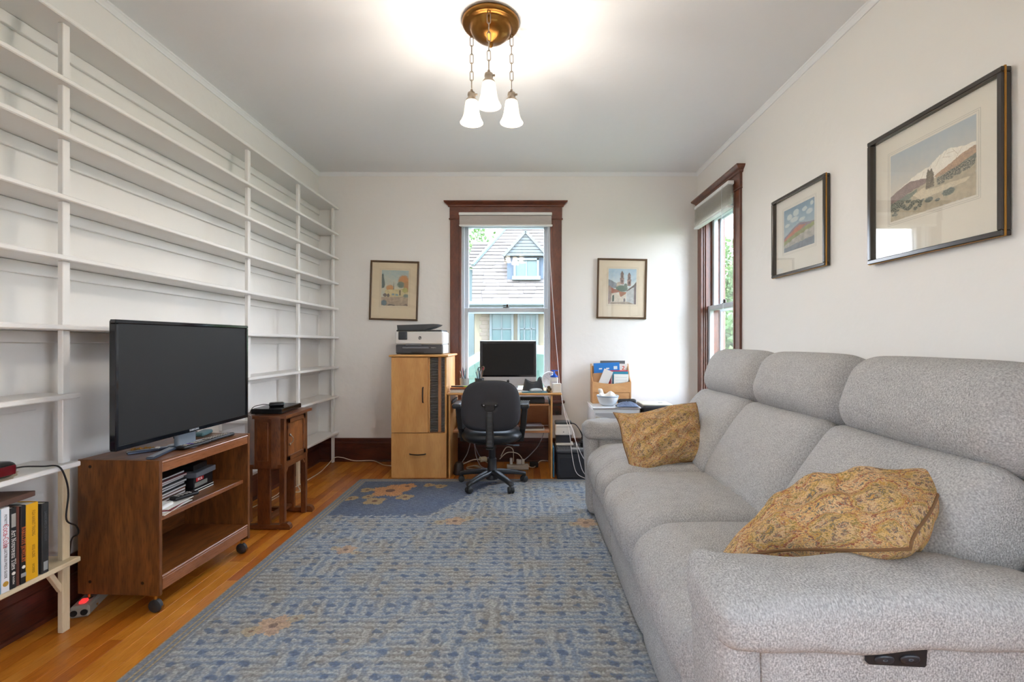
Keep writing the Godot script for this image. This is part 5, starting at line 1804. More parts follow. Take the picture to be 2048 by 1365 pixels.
	pp.box(Vector3(0, 0.008, 0), Vector3(0.2, 0.015, 0.22), 0.001)
	solo("paper_stack", "stack of white paper under the brown book on the lower shelf", "paper", pp, M.paper, Vector3(0.05, 0.3765, -4.42), 0.03)
	var lc := MB.new()
	lc.box(Vector3(0, 0.014, 0), Vector3(0.24, 0.026, 0.2), 0.006)
	solo("black_tray", "low black tray at the left of the desk's lower shelf", "tray", lc, M.black, Vector3(-0.5, 0.3765, -4.42), 0.0)
	# ---- on the desktop
	var y := 0.733
	build_computer(Vector3(-0.18, y, -4.46))
	var stack := [[0.25, 0.2, 0.03, col(222, 218, 208), "thick white binder at the bottom of the pile on the desk"], [0.26, 0.21, 0.008, col(120, 58, 40), "thin brown folder on the white binder"], [0.25, 0.19, 0.01, col(196, 130, 72), "orange notebook on top of the pile on the desk"]]
	var yy := y
	for q in stack:
		var o := thing("binder", q[4], "book", Vector3(-0.545, yy, -4.26), 0.03 * sin(yy * 900.0), "pile on the desk")
		var b := MB.new()
		b.box(Vector3(0, q[2] * 0.5, 0), Vector3(q[0], q[2] - 0.0008, q[1]), 0.002)
		part(o, "cover", b, mat(q[3], 0.5))
		yy += q[2]
	build_pens(Vector3(-0.53, yy, -4.26))
	for q in [[-0.34, -4.23, 0.1, "loose white paper on the desk left of centre"], [0.0, -4.24, -0.12, "loose white paper on the desk in front of the computer"], [-0.1, -4.28, 0.3, "small cluttered white sheet behind the loose paper on the desk"]]:
		var p := MB.new()
		p.box(Vector3(0, 0.0015, 0), Vector3(0.19, 0.0024, 0.13), 0.0)
		solo("paper_sheet", q[3], "paper", p, M.paper, Vector3(q[0], y + (0.0026 if q[0] == -0.1 else 0.0), q[1]), q[2], "papers on the desk")
	var mpd := MB.new()
	mpd.slab(PackedVector2Array([Vector2(-0.1, -0.08), Vector2(0.12, -0.08), Vector2(0.12, 0.08), Vector2(-0.07, 0.08)]), 0.0, 0.005, 0)
	var mo := MeshInstance3D.new()
	var m2 := MB.new()
	m2.xf = Transform3D(Basis(Vector3.RIGHT, -PI / 2), Vector3.ZERO)
	m2.slab(PackedVector2Array([Vector2(-0.1, -0.07), Vector2(0.115, -0.07), Vector2(0.12, -0.06), Vector2(0.115, 0.075), Vector2(-0.07, 0.075), Vector2(-0.11, 0.02)]), 0.0, 0.005, 0)
	solo("mouse_pad", "teal mouse pad at the right front of the desk", "mouse pad", m2, mat(col(88, 128, 136), 0.8), Vector3(0.055, y, -4.22))
	mo.free()
	var ms := MB.new()
	ms.soft(Vector3(0.11, 0.03, 0.06), 0.014, Vector3i(10, 6, 8), func(p): return Vector3(p.x, (p.y + 0.015) * (1.0 - 2.5 * p.x * p.x / 0.03), p.z))
	solo("computer_mouse", "pale grey computer mouse on the teal pad", "mouse", ms, mat(col(196, 202, 204), 0.3), Vector3(0.075, y + 0.0055, -4.205), 0.15)
	# dark saddle-shaped pen holder
	var ph := thing("pen_holder", "dark saddle-shaped pen holder behind the mouse", "pen holder", Vector3(0.05, y, -4.33))
	var hp := MB.new()
	var rows := []
	for i in 9:
		var v := i / 8.0
		var row := []
		for j in 32:
			var a := TAU * j / 32
			var rim := 0.075 + 0.032 * absf(cos(a)) * absf(cos(a)) + (0.02 if cos(a) > 0.6 else 0.0)
			var wx := lerpf(0.098, 0.074, v)
			row.append(Vector3(cos(a) * wx, v * rim, sin(a) * lerpf(0.055, 0.045, v)))
		rows.append(row)
	for i in 5:
		var v := 1.0 - i / 5.0
		var row := []
		for j in 32:
			var a := TAU * j / 32
			var rim := 0.075 + 0.032 * absf(cos(a)) * absf(cos(a)) + (0.02 if cos(a) > 0.6 else 0.0)
			row.append(Vector3(cos(a) * 0.066 * (1.0 if i < 4 else 0.02), rim * v + 0.004, sin(a) * 0.038 * (1.0 if i < 4 else 0.02)))
		rows.append(row)
	hp.sheet(rows, true)
	part(ph, "bowl", hp, mat(col(52, 56, 62), 0.35))
	for k in 3:
		var pn := MB.new()
		pn.tube([Vector3(0.0 + 0.012 * k, 0.03, 0.0), Vector3(0.045 + 0.016 * k, 0.105 - 0.012 * k, 0.01)], 0.003, 6)
		part(ph, "pen", pn, mat([col(196, 206, 210), col(220, 220, 216), col(120, 140, 150)][k], 0.3))
	# dial
	var dl := thing("round_dial", "round white dial thermometer standing behind the soap bottle", "thermometer", Vector3(0.205, y, -4.42))
	var dm := MB.new()
	dm.xf = Transform3D(Basis(Vector3.RIGHT, PI / 2), Vector3(0, 0.095, 0))
	dm.lathe([Vector2(0, 0.012), Vector2(0.066, 0.012), Vector2(0.07, 0.016), Vector2(0.074, 0.012), Vector2(0.074, -0.014), Vector2(0, -0.014)], 40)
	part(dl, "face", dm, mat(col(226, 226, 230), 0.3))
	for k in 9:
		var a := PI * (1.12 - 1.24 * k / 8.0)
		var tk := MB.new()
		tk.bar(Vector3(cos(a) * 0.044, 0.095 + sin(a) * 0.044, 0.0128), Vector3(cos(a) * 0.057, 0.095 + sin(a) * 0.057, 0.0128), 0.0035, 0.001, 0.0)
		part(dl, "mark", tk, mat(col(60, 66, 74), 0.6))
	var nd := MB.new()
	nd.bar(Vector3(0.01, 0.082, 0.0135), Vector3(-0.035, 0.118, 0.0135), 0.002, 0.001, 0.0)
	part(dl, "needle", nd, mat(col(90, 94, 100), 0.5))
	var db := MB.new()
	db.box(Vector3(0, 0.011, 0), Vector3(0.07, 0.022, 0.04), 0.004)
	part(dl, "stand", db, M.white_plastic)
	# soap bottle
	var so := thing("pump_bottle", "white bottle with a bright blue pump at the right end of the desk", "bottle", Vector3(0.238, y, -4.3))
	var bm := MB.new()
	bm.soft(Vector3(0.072, 0.13, 0.05), 0.016, Vector3i(8, 8, 8), func(p): return p + Vector3(0, 0.065, 0))
	part(so, "bottle", bm, mat(col(226, 224, 220), 0.25))
	var pm := MB.new()
	pm.lathe([Vector2(0.0, 0.182), Vector2(0.008, 0.182), Vector2(0.008, 0.165), Vector2(0.018, 0.148), Vector2(0.024, 0.146), Vector2(0.024, 0.14), Vector2(0.034, 0.139), Vector2(0.034, 0.128), Vector2(0, 0.128)], 20)
	pm.bar(Vector3(-0.026, 0.186, 0), Vector3(0.034, 0.184, 0), 0.012, 0.01, 0.003)
	part(so, "pump", pm, mat(col(36, 92, 196), 0.25))
	var lb := MB.new()
	lb.box(Vector3(0, 0.06, 0.0252), Vector3(0.05, 0.06, 0.0008), 0.0)
	part(so, "bottle_label", lb, mat(col(200, 196, 206), 0.5))
	var wb := MB.new()
	wb.box(Vector3(0, 0.04, 0), Vector3(0.075, 0.08, 0.05), 0.003)
	solo("small_carton", "small white carton in front of the blue pump bottle", "carton", wb, mat(col(222, 218, 208), 0.6), Vector3(0.255, y, -4.2), 0.1)
	var fg := thing("brass_figure", "tiny dark brass figurine beside the white carton on the desk", "figurine", Vector3(0.185, y, -4.19))
	var fm := MB.new()
	fm.lathe([Vector2(0, 0.06), Vector2(0.012, 0.055), Vector2(0.016, 0.045), Vector2(0.01, 0.036), Vector2(0.018, 0.026), Vector2(0.02, 0.012), Vector2(0.012, 0.006), Vector2(0.022, 0.004), Vector2(0.022, 0.0)], 16)
	fm.ball(Vector3(0.016, 0.03, 0.008), Vector3(0.01, 0.012, 0.01), 8)
	part(fg, "figure", fm, mat(col(96, 80, 56), 0.3, 0.8))
	build_chair()
	build_cables()

func build_printer(at: Vector3) -> void:
	var t := thing("inkjet_printer", "white and charcoal all-in-one printer on top of the tall cabinet", "printer", at)
	var w := 0.43
	var d := 0.3
	var zf := 0.16
	var a := MB.new()
	a.span(Vector3(-w * 0.5 + 0.006, 0.004, zf - d), Vector3(w * 0.5 - 0.006, 0.088, zf - 0.004), 0.008)
	part(t, "lower_body", a, mat(col(74, 76, 82), 0.5))
	var a2 := MB.new()
	a2.span(Vector3(w * 0.5 - 0.06, 0.004, zf - d), Vector3(w * 0.5 - 0.002, 0.086, zf - 0.03), 0.006)
	part(t, "right_corner", a2, M.white_plastic)
	var b := MB.new()
	b.span(Vector3(-w * 0.5, 0.088, zf - d), Vector3(w * 0.5, 0.205, zf), 0.012)
	part(t, "upper_body", b, mat(col(222, 222, 220), 0.4))
	var c := MB.new()
	c.span(Vector3(-w * 0.5 + 0.012, 0.205, zf - d), Vector3(w * 0.5 - 0.014, 0.218, zf - 0.004), 0.004)
	part(t, "lid", c, M.dark_plastic)
	var fd := MB.new()
	var pr := PackedVector2Array([Vector2(-0.205, 0.262), Vector2(-0.2, 0.218), Vector2(0.03, 0.218), Vector2(0.1, 0.236), Vector2(0.15, 0.256), Vector2(0.165, 0.27), Vector2(0.12, 0.272)])
	fd.slab(pr, zf - 0.26, zf - 0.03, 0)
	part(t, "document_feeder", fd, mat(col(70, 72, 76), 0.45))
	var sc := MB.new()
	sc.soft(Vector3(0.078, 0.072, 0.012), 0.005, Vector3i(6, 6, 3), func(p): return p + Vector3(-0.143, 0.166, zf + 0.003))
	part(t, "touch_screen", sc, mat(col(58, 62, 68), 0.15))
	var op := MB.new()
	op.span(Vector3(-0.12, 0.078, zf - 0.02), Vector3(0.02, 0.092, zf + 0.006), 0.003)
	op.span(Vector3(-0.148, 0.05, zf - 0.03), Vector3(0.085, 0.066, zf + 0.012), 0.004)
	part(t, "output_tray", op, mat(col(112, 116, 124), 0.45))
	var tr := MB.new()
	tr.span(Vector3(-0.075, 0.012, zf - 0.02), Vector3(0.045, 0.026, zf), 0.003)
	part(t, "tray_grip", tr, mat(col(52, 54, 60), 0.5))
	words(t, "lettering", "OfficeJet Pro", 0.006, M.white_plastic, Transform3D(Basis(), Vector3(0.128, 0.06, zf - 0.0035)), false)
	# round emblem
	var e := MB.new()
	e.xf = Transform3D(Basis(Vector3.RIGHT, PI / 2), Vector3(0.008, 0.146, zf))
	e.lathe([Vector2(0, 0.001), Vector2(0.0155, 0.001), Vector2(0.0155, -0.001)], 28)
	var em := part(t, "emblem", e, mat(col(70, 72, 78), 0.4))
	words(em, "lettering", "hp", 0.021, M.white_plastic, Transform3D(Basis(Vector3(1, 0, 0), Vector3(0.25, 1, 0), Vector3(0, 0, 1)), Vector3(0.009, 0.145, zf + 0.0012)), false, 0.0006)

func build_computer(at: Vector3) -> void:
	var t := thing("desktop_computer", "silver all-in-one computer with a dark screen and black fruit emblem", "computer", at)
	var alu := mat(col(200, 202, 206), 0.35, 0.6)
	var w := 0.528
	var b := MB.new()
	b.soft(Vector3(w, 0.42, 0.03), 0.012, Vector3i(16, 14, 4), func(p): return p + Vector3(0, 0.245, -0.01 - 0.02 * (1.0 if p.z < 0 else 0.0) * (1.0 - p.x * p.x * 12.0)))
	part(t, "shell", b, alu)
	var g := MB.new()
	g.span(Vector3(-w * 0.5 + 0.004, 0.117, 0.004), Vector3(w * 0.5 - 0.004, 0.448, 0.0072), 0.001)
	part(t, "bezel", g, mat(col(14, 14, 15), 0.1))
	var s := MB.new()
	s.span(Vector3(-w * 0.5 + 0.026, 0.134, 0.0071), Vector3(w * 0.5 - 0.026, 0.428, 0.0078), 0.0)
	part(t, "screen", s, mat(col(34, 34, 35), 0.6, 0.0, 0.3))
	var st := MB.new()
	st.span(Vector3(-0.09, 0.0, -0.09), Vector3(0.09, 0.006, 0.085), 0.002)
	st.bar(Vector3(0, 0.003, -0.085), Vector3(0, 0.2, -0.03), 0.18, 0.008, 0.002)
	part(t, "stand", st, alu)
	# emblem: a bitten apple with a leaf
	var pts := PackedVector2Array()
	for k in 40:
		var a := TAU * k / 40
		var r := 0.0125 * (1.0 + 0.1 * absf(cos(a))) * (1.0 - 0.16 * pow(maxf(0.0, sin(a)), 8.0) - 0.1 * pow(maxf(0.0, -sin(a)), 10.0))
		var p := Vector2(cos(a) * r * 0.92, sin(a) * r)
		var bite := Vector2(0.0152, 0.0025)
		if p.distance_to(bite) < 0.0062: p = bite + (p - bite).normalized() * 0.0062 if p.x < bite.x else Vector2(bite.x - 0.0058, clampf(p.y, -0.002, 0.006))
		pts.append(p)
	var em := MB.new()
	em.xf = Transform3D(Basis(), Vector3(0, 0.077, 0.0048))
	em.slab(pts, 0.0, 0.0008, 0)
	em.slab(PackedVector2Array([Vector2(0.0, 0.0125), Vector2(0.001, 0.0165), Vector2(0.005, 0.019), Vector2(0.0042, 0.0145)]), 0.0, 0.0008, 0)
	part(t, "emblem", em, M.black)

func build_pens(at: Vector3) -> void:
	# two low cups crowded with pens, scissors and markers
	var tones := [col(206, 210, 212), col(60, 66, 84), col(186, 40, 74), col(90, 120, 150), col(210, 206, 190), col(50, 50, 54), col(140, 170, 190), col(190, 194, 196)]
	for k in 2:
		var c := thing("pen_cup", ["clear cup of pens and red markers at the left of the desk", "dark cup of scissors and pens beside the computer"][k], "pen cup", at + Vector3(-0.03 + 0.13 * k, 0.0, -0.01 - 0.02 * k))
		var cm := MB.new()
		cm.lathe([Vector2(0.0, 0.003), Vector2(0.034, 0.003), Vector2(0.04, 0.07), Vector2(0.042, 0.07), Vector2(0.037, 0.0), Vector2(0, 0.0)], 20)
		part(c, "cup", cm, mat([col(176, 182, 184), col(70, 74, 80)][k], 0.25))
		for j in 8:
			var an := j * 2.4 + k
			var p := MB.new()
			var foot := Vector3(cos(an) * 0.014, 0.006, sin(an) * 0.014)
			var lean := Vector3(-0.035 + 0.008 * j if k == 0 else -0.03 + 0.009 * j, 0.125 + 0.012 * ((j * 5) % 4), sin(an) * 0.02)
			p.tube([foot, foot.lerp(lean, 0.75), lean], 0.0042, 7)
			p.tube([lean, lean + (lean - foot).normalized() * 0.012], 0.002, 6)
			part(c, "pen", p, mat(tones[(j + 3 * k) % 8], 0.35))
		if k == 1:
			for s in 2:
				var r := MB.new()
				var cc := Vector3(0.0 + s * 0.032, 0.15 + 0.008 * s, 0.008)
				var loop := []
				for q in 16: loop.append(cc + Vector3(cos(TAU * q / 16) * 0.013, sin(TAU * q / 16) * 0.018, 0))
				r.tube(loop, 0.004, 6, true)
				r.tube([cc - Vector3(0, 0.018, 0), Vector3(0.012, 0.01, 0.008)], 0.004, 6)
				part(c, "scissors", r, mat([col(30, 32, 34), col(104, 92, 70)][s], 0.4))
	for q in [[0.02, 0.06, col(166, 196, 70), "green highlighter lying across the pile on the desk", 0.3], [-0.08, 0.07, col(62, 70, 76), "dark pen lying on the pile on the desk", -0.3], [-0.05, 0.05, col(200, 206, 208), "pale pen lying on the pile on the desk", 0.15]]:
		var p := MB.new()
		p.tube([Vector3(-0.06, 0.006, 0), Vector3(0.05, 0.006, 0)], 0.006, 8)
		p.tube([Vector3(0.05, 0.006, 0), Vector3(0.064, 0.006, 0)], 0.003, 8)
		solo("loose_pen", q[3], "pen", p, mat(q[2], 0.4), at + Vector3(q[0], 0.0, q[1]), q[4], "pens on the pile")

func build_chair() -> void:
	var at := Vector3(-0.29, 0.007, -3.93)
	var t := thing("office_chair", "black swivel office chair with armrests pushed up to the desk", "chair", at)
	var cloth := bumpy(mat(col(52, 52, 57), 0.9).duplicate(), 80, 0.3, 3.0, 0.12, false)
	var vinyl := mat(col(30, 33, 36), 0.38)
	var bk := MB.new()
	pad(bk, 0.45, 0.385, 3.2, 0.05, 0.018, Transform3D(Basis(Vector3.RIGHT, -0.07), Vector3(0.005, 0.672, 0.2)), 0.05)
	part(t, "backrest", bk, cloth)
	var pp := MB.new()
	pad(pp, 0.462, 0.397, 3.2, 0.012, 0.0, Transform3D(Basis(Vector3.RIGHT, -0.07), Vector3(0.005, 0.672, 0.198)), 0.05)
	part(t, "backrest_edge", pp, vinyl)
	var se := MB.new()
	pad(se, 0.495, 0.46, 3.0, 0.1, 0.012, Transform3D(Basis(Vector3.RIGHT, PI / 2), Vector3(0, 0.415, -0.03)), 0.0)
	part(t, "seat", se, vinyl)
	var pan := MB.new()
	pan.box(Vector3(0, 0.362, -0.02), Vector3(0.26, 0.03, 0.26), 0.01)
	part(t, "seat_pan", pan, M.black)
	# ribbed back support
	var sp := MB.new()
	sp.span(Vector3(-0.066, 0.668, 0.226), Vector3(0.066, 0.7, 0.252), 0.01)
	sp.span(Vector3(-0.04, 0.64, 0.228), Vector3(0.04, 0.68, 0.25), 0.006)
	sp.span(Vector3(-0.03, 0.36, 0.232), Vector3(0.03, 0.65, 0.246), 0.004)
	sp.bar(Vector3(0, 0.345, 0.24), Vector3(0, 0.335, 0.02), 0.06, 0.014, 0.003)
	var back := part(t, "back_support", sp, M.black)
	for s in [-1.0, 1.0]:
		var sc := MB.new()
		sc.ball(Vector3(s * 0.046, 0.683, 0.252), Vector3(0.006, 0.006, 0.003), 8)
		part(back, "screw", sc, M.steel)
	for k in 26:
		var rb := MB.new()
		rb.box(Vector3(0, 0.364 + k * 0.0105, 0.249), Vector3(0.036, 0.0062, 0.007), 0.002)
		part(back, "rib", rb, mat(col(78, 80, 84), 0.45))
	for s in [-1.0, 1.0]:
		var ar := MB.new()
		ar.soft(Vector3(0.075, 0.04, 0.24), 0.016, Vector3i(7, 5, 10), func(p): return p + Vector3(s * 0.268, 0.662, 0.045 - 0.0))
		var arm := part(t, "armrest", ar, vinyl)
		var su := MB.new()
		su.bar(Vector3(s * 0.268, 0.645, 0.05), Vector3(s * 0.252, 0.46, 0.03), 0.05, 0.03, 0.008)
		su.bar(Vector3(s * 0.252, 0.47, 0.03), Vector3(s * 0.235, 0.36, 0.0), 0.045, 0.026, 0.006)
		su.bar(Vector3(s * 0.236, 0.365, 0.0), Vector3(s * 0.1, 0.356, 0.0), 0.05, 0.014, 0.004)
		part(arm, "arm_support", su, M.black)
	var cl := MB.new()
	cl.lathe([Vector2(0, 0.355), Vector2(0.033, 0.355), Vector2(0.033, 0.3), Vector2(0.028, 0.295), Vector2(0.028, 0.22), Vector2(0.036, 0.215), Vector2(0.038, 0.1), Vector2(0.05, 0.09), Vector2(0.05, 0.05), Vector2(0, 0.05)], 24)
	part(t, "column", cl, mat(col(34, 36, 40), 0.4))
	var lv := MB.new()
	lv.tube(curve([Vector3(0.06, 0.345, 0.02), Vector3(0.13, 0.338, 0.04), Vector3(0.18, 0.335, 0.05)], 4), 0.004, 6)
	lv.box(Vector3(0.2, 0.334, 0.055), Vector3(0.05, 0.01, 0.022), 0.004)
	part(t, "height_lever", lv, mat(col(110, 124, 134), 0.4))
	for k in 5:
		var a := -PI / 2 + TAU * k / 5.0
		var dir := Vector3(cos(a), 0, sin(a))
		var lg := MB.new()
		var rows := []
		for i in 9:
			var q := i / 8.0
			var c := dir * lerpf(0.03, 0.285, q) + Vector3(0, 0.105 - 0.032 * q * q - 0.004 * q, 0)
			var side := dir.cross(Vector3.UP).normalized()
			var hw := lerpf(0.032, 0.02, q)
			var hh := lerpf(0.024, 0.016, q)
			var row := []
			for s in 12:
				var b := TAU * s / 12
				row.append(c + side * cos(b) * hw * 1.1 + Vector3(0, signf(sin(b)) * pow(absf(sin(b)), 0.6) * hh, 0))
			rows.append(row)
		var endc: Vector3 = dir * 0.29 + Vector3(0, 0.069, 0)
		var last := []
		for s in 12: last.append(endc)
		rows.append(last)
		lg.sheet(rows, true, false)
		var leg := part(t, "leg", lg, mat(col(38, 41, 45), 0.38))
		var cs := MB.new()
		var wd := dir.cross(Vector3.UP).normalized().rotated(Vector3.UP, 0.5 * sin(k * 2.0))
		var cp := dir * 0.275 + Vector3(0, 0.026, 0)
		for s in [-1.0, 1.0]:
			cs.xf = Transform3D(Basis(Vector3.UP.cross(wd).normalized(), wd, Vector3.UP), cp + wd * s * 0.014)
			cs.lathe([Vector2(0, -0.011), Vector2(0.022, -0.011), Vector2(0.026, -0.006), Vector2(0.026, 0.006), Vector2(0.022, 0.011), Vector2(0, 0.011)], 18)
		cs.xf = Transform3D.IDENTITY
		cs.lathe([Vector2(0.012, 0.02), Vector2(0.02, 0.04), Vector2(0.014, 0.055), Vector2(0.006, 0.06), Vector2(0.006, 0.072)], 14, dir * 0.275)
		part(leg, "caster", cs, M.dark_plastic)

func build_cables() -> void:
	var wall_z := BACK + 0.05
	var runs := [
		["grey_desk_cord", "grey cord hanging under the left of the desk to the floor", [Vector3(-0.6, 0.36, -4.52), Vector3(-0.54, 0.28, -4.53), Vector3(-0.56, 0.14, -4.5), Vector3(-0.62, 0.03, -4.45), Vector3(-0.58, 0.006, -4.4)], 0.004, M.grey_cord],
		["second_desk_cord", "long grey cord drooping under the desk behind the chair", [Vector3(-0.58, 0.36, -4.55), Vector3(-0.51, 0.22, -4.55), Vector3(-0.48, 0.1, -4.5), Vector3(-0.42, 0.012, -4.45), Vector3(-0.3, 0.006, -4.46)], 0.004, M.grey_cord],
		["blue_grey_cord", "blue-grey loop of cord hanging left of the chair column", [Vector3(-0.49, 0.35, -4.56), Vector3(-0.5, 0.2, -4.56), Vector3(-0.44, 0.08, -4.54), Vector3(-0.36, 0.09, -4.54), Vector3(-0.34, 0.2, -4.56), Vector3(-0.38, 0.34, -4.57)], 0.0035, mat(col(150, 152, 176), 0.5)],
		["right_desk_cord", "grey cord sweeping from the desk's right panel down to the black adapter", [Vector3(0.15, 0.36, -4.52), Vector3(0.15, 0.3, -4.54), Vector3(0.1, 0.19, -4.54), Vector3(0.02, 0.11, -4.5), Vector3(-0.03, 0.075, -4.47)], 0.004, M.grey_cord],
		["cream_loop_cord", "cream cord looping up from the power strip behind the chair", [Vector3(-0.25, 0.1, -4.5), Vector3(-0.2, 0.18, -4.52), Vector3(-0.14, 0.17, -4.5), Vector3(-0.13, 0.1, -4.46), Vector3(-0.13, 0.066, -4.44)], 0.004, M.cream_cord],
		["cream_arch_cord", "cream cord arching over the plugs of the power strip", [Vector3(-0.26, 0.08, -4.48), Vector3(-0.19, 0.14, -4.48), Vector3(-0.1, 0.14, -4.46), Vector3(-0.055, 0.1, -4.45), Vector3(-0.05, 0.066, -4.44)], 0.004, M.cream_cord],
		["cream_floor_cord", "cream cord running right along the floor from the power strip", [Vector3(0.0, 0.03, -4.42), Vector3(0.06, 0.012, -4.45), Vector3(0.12, 0.03, -4.6), Vector3(0.18, 0.03, -4.62)], 0.005, M.cream_cord],
		["cream_tangle_cord", "tangle of cream cord on the floor at the left under the desk", [Vector3(-0.6, 0.05, -4.4), Vector3(-0.5, 0.075, -4.48), Vector3(-0.4, 0.06, -4.5), Vector3(-0.34, 0.012, -4.4), Vector3(-0.45, 0.008, -4.34), Vector3(-0.56, 0.012, -4.4), Vector3(-0.5, 0.02, -4.46), Vector3(-0.38, 0.01, -4.36), Vector3(-0.3, 0.01, -4.33)], 0.005, M.cream_cord],
		["cream_coil_cord", "coiled cream cord on the floor left of the chair", [Vector3(-0.58, 0.01, -4.36), Vector3(-0.5, 0.014, -4.31), Vector3(-0.42, 0.02, -4.37), Vector3(-0.48, 0.03, -4.44), Vector3(-0.56, 0.02, -4.41), Vector3(-0.53, 0.03, -4.33), Vector3(-0.44, 0.026, -4.32), Vector3(-0.36, 0.01, -4.38), Vector3(-0.28, 0.01, -4.4)], 0.005, M.cream_cord]]
	for r in runs: cord(r[0], r[1], r[2], r[3], r[4])
	var ps := thing("power_bar", "beige power bar with white plugs on the floor behind the chair", "power strip", Vector3(-0.09, 0, -4.42), 0.05)
	var b := MB.new()
	b.box(Vector3(0, 0.024, 0), Vector3(0.2, 0.044, 0.07), 0.006)
	part(ps, "case", b, mat(col(206, 196, 180), 0.5))
	for q in [[-0.06, 0.058], [0.0, 0.045], [0.02, 0.042], [0.05, 0.045]]:
		var p := MB.new()
		p.box(Vector3(q[0], 0.046 + q[1] * 0.5, -0.01), Vector3(0.026, q[1], 0.028), 0.005)
		part(ps, "plug", p, M.white_plastic)
	var ad := MB.new()
	ad.box(Vector3(0, 0.024, 0), Vector3(0.08, 0.045, 0.05), 0.006)
	solo("black_adapter", "black power adapter at the right of the power bar", "adapter", ad, M.black, Vector3(0.06, 0.0, -4.5), 0.0)
	var a2 := MB.new()
	a2.box(Vector3(0, 0.022, 0), Vector3(0.07, 0.042, 0.045), 0.006)
	solo("beige_adapter", "beige power adapter among the cords under the desk", "adapter", a2, mat(col(206, 190, 156), 0.5), Vector3(-0.42, 0.045, -4.53), 0.5)
	var sp := MB.new()
	sp.lathe([Vector2(0.0, 0.11), Vector2(0.03, 0.105), Vector2(0.042, 0.08), Vector2(0.045, 0.03), Vector2(0.052, 0.01), Vector2(0.05, 0.0), Vector2(0, 0)], 20)
	solo("dark_speaker", "small dark rounded speaker on the floor beside the tall cabinet", "speaker", sp, mat(col(62, 52, 48), 0.4), Vector3(-0.61, 0.0, -4.27))

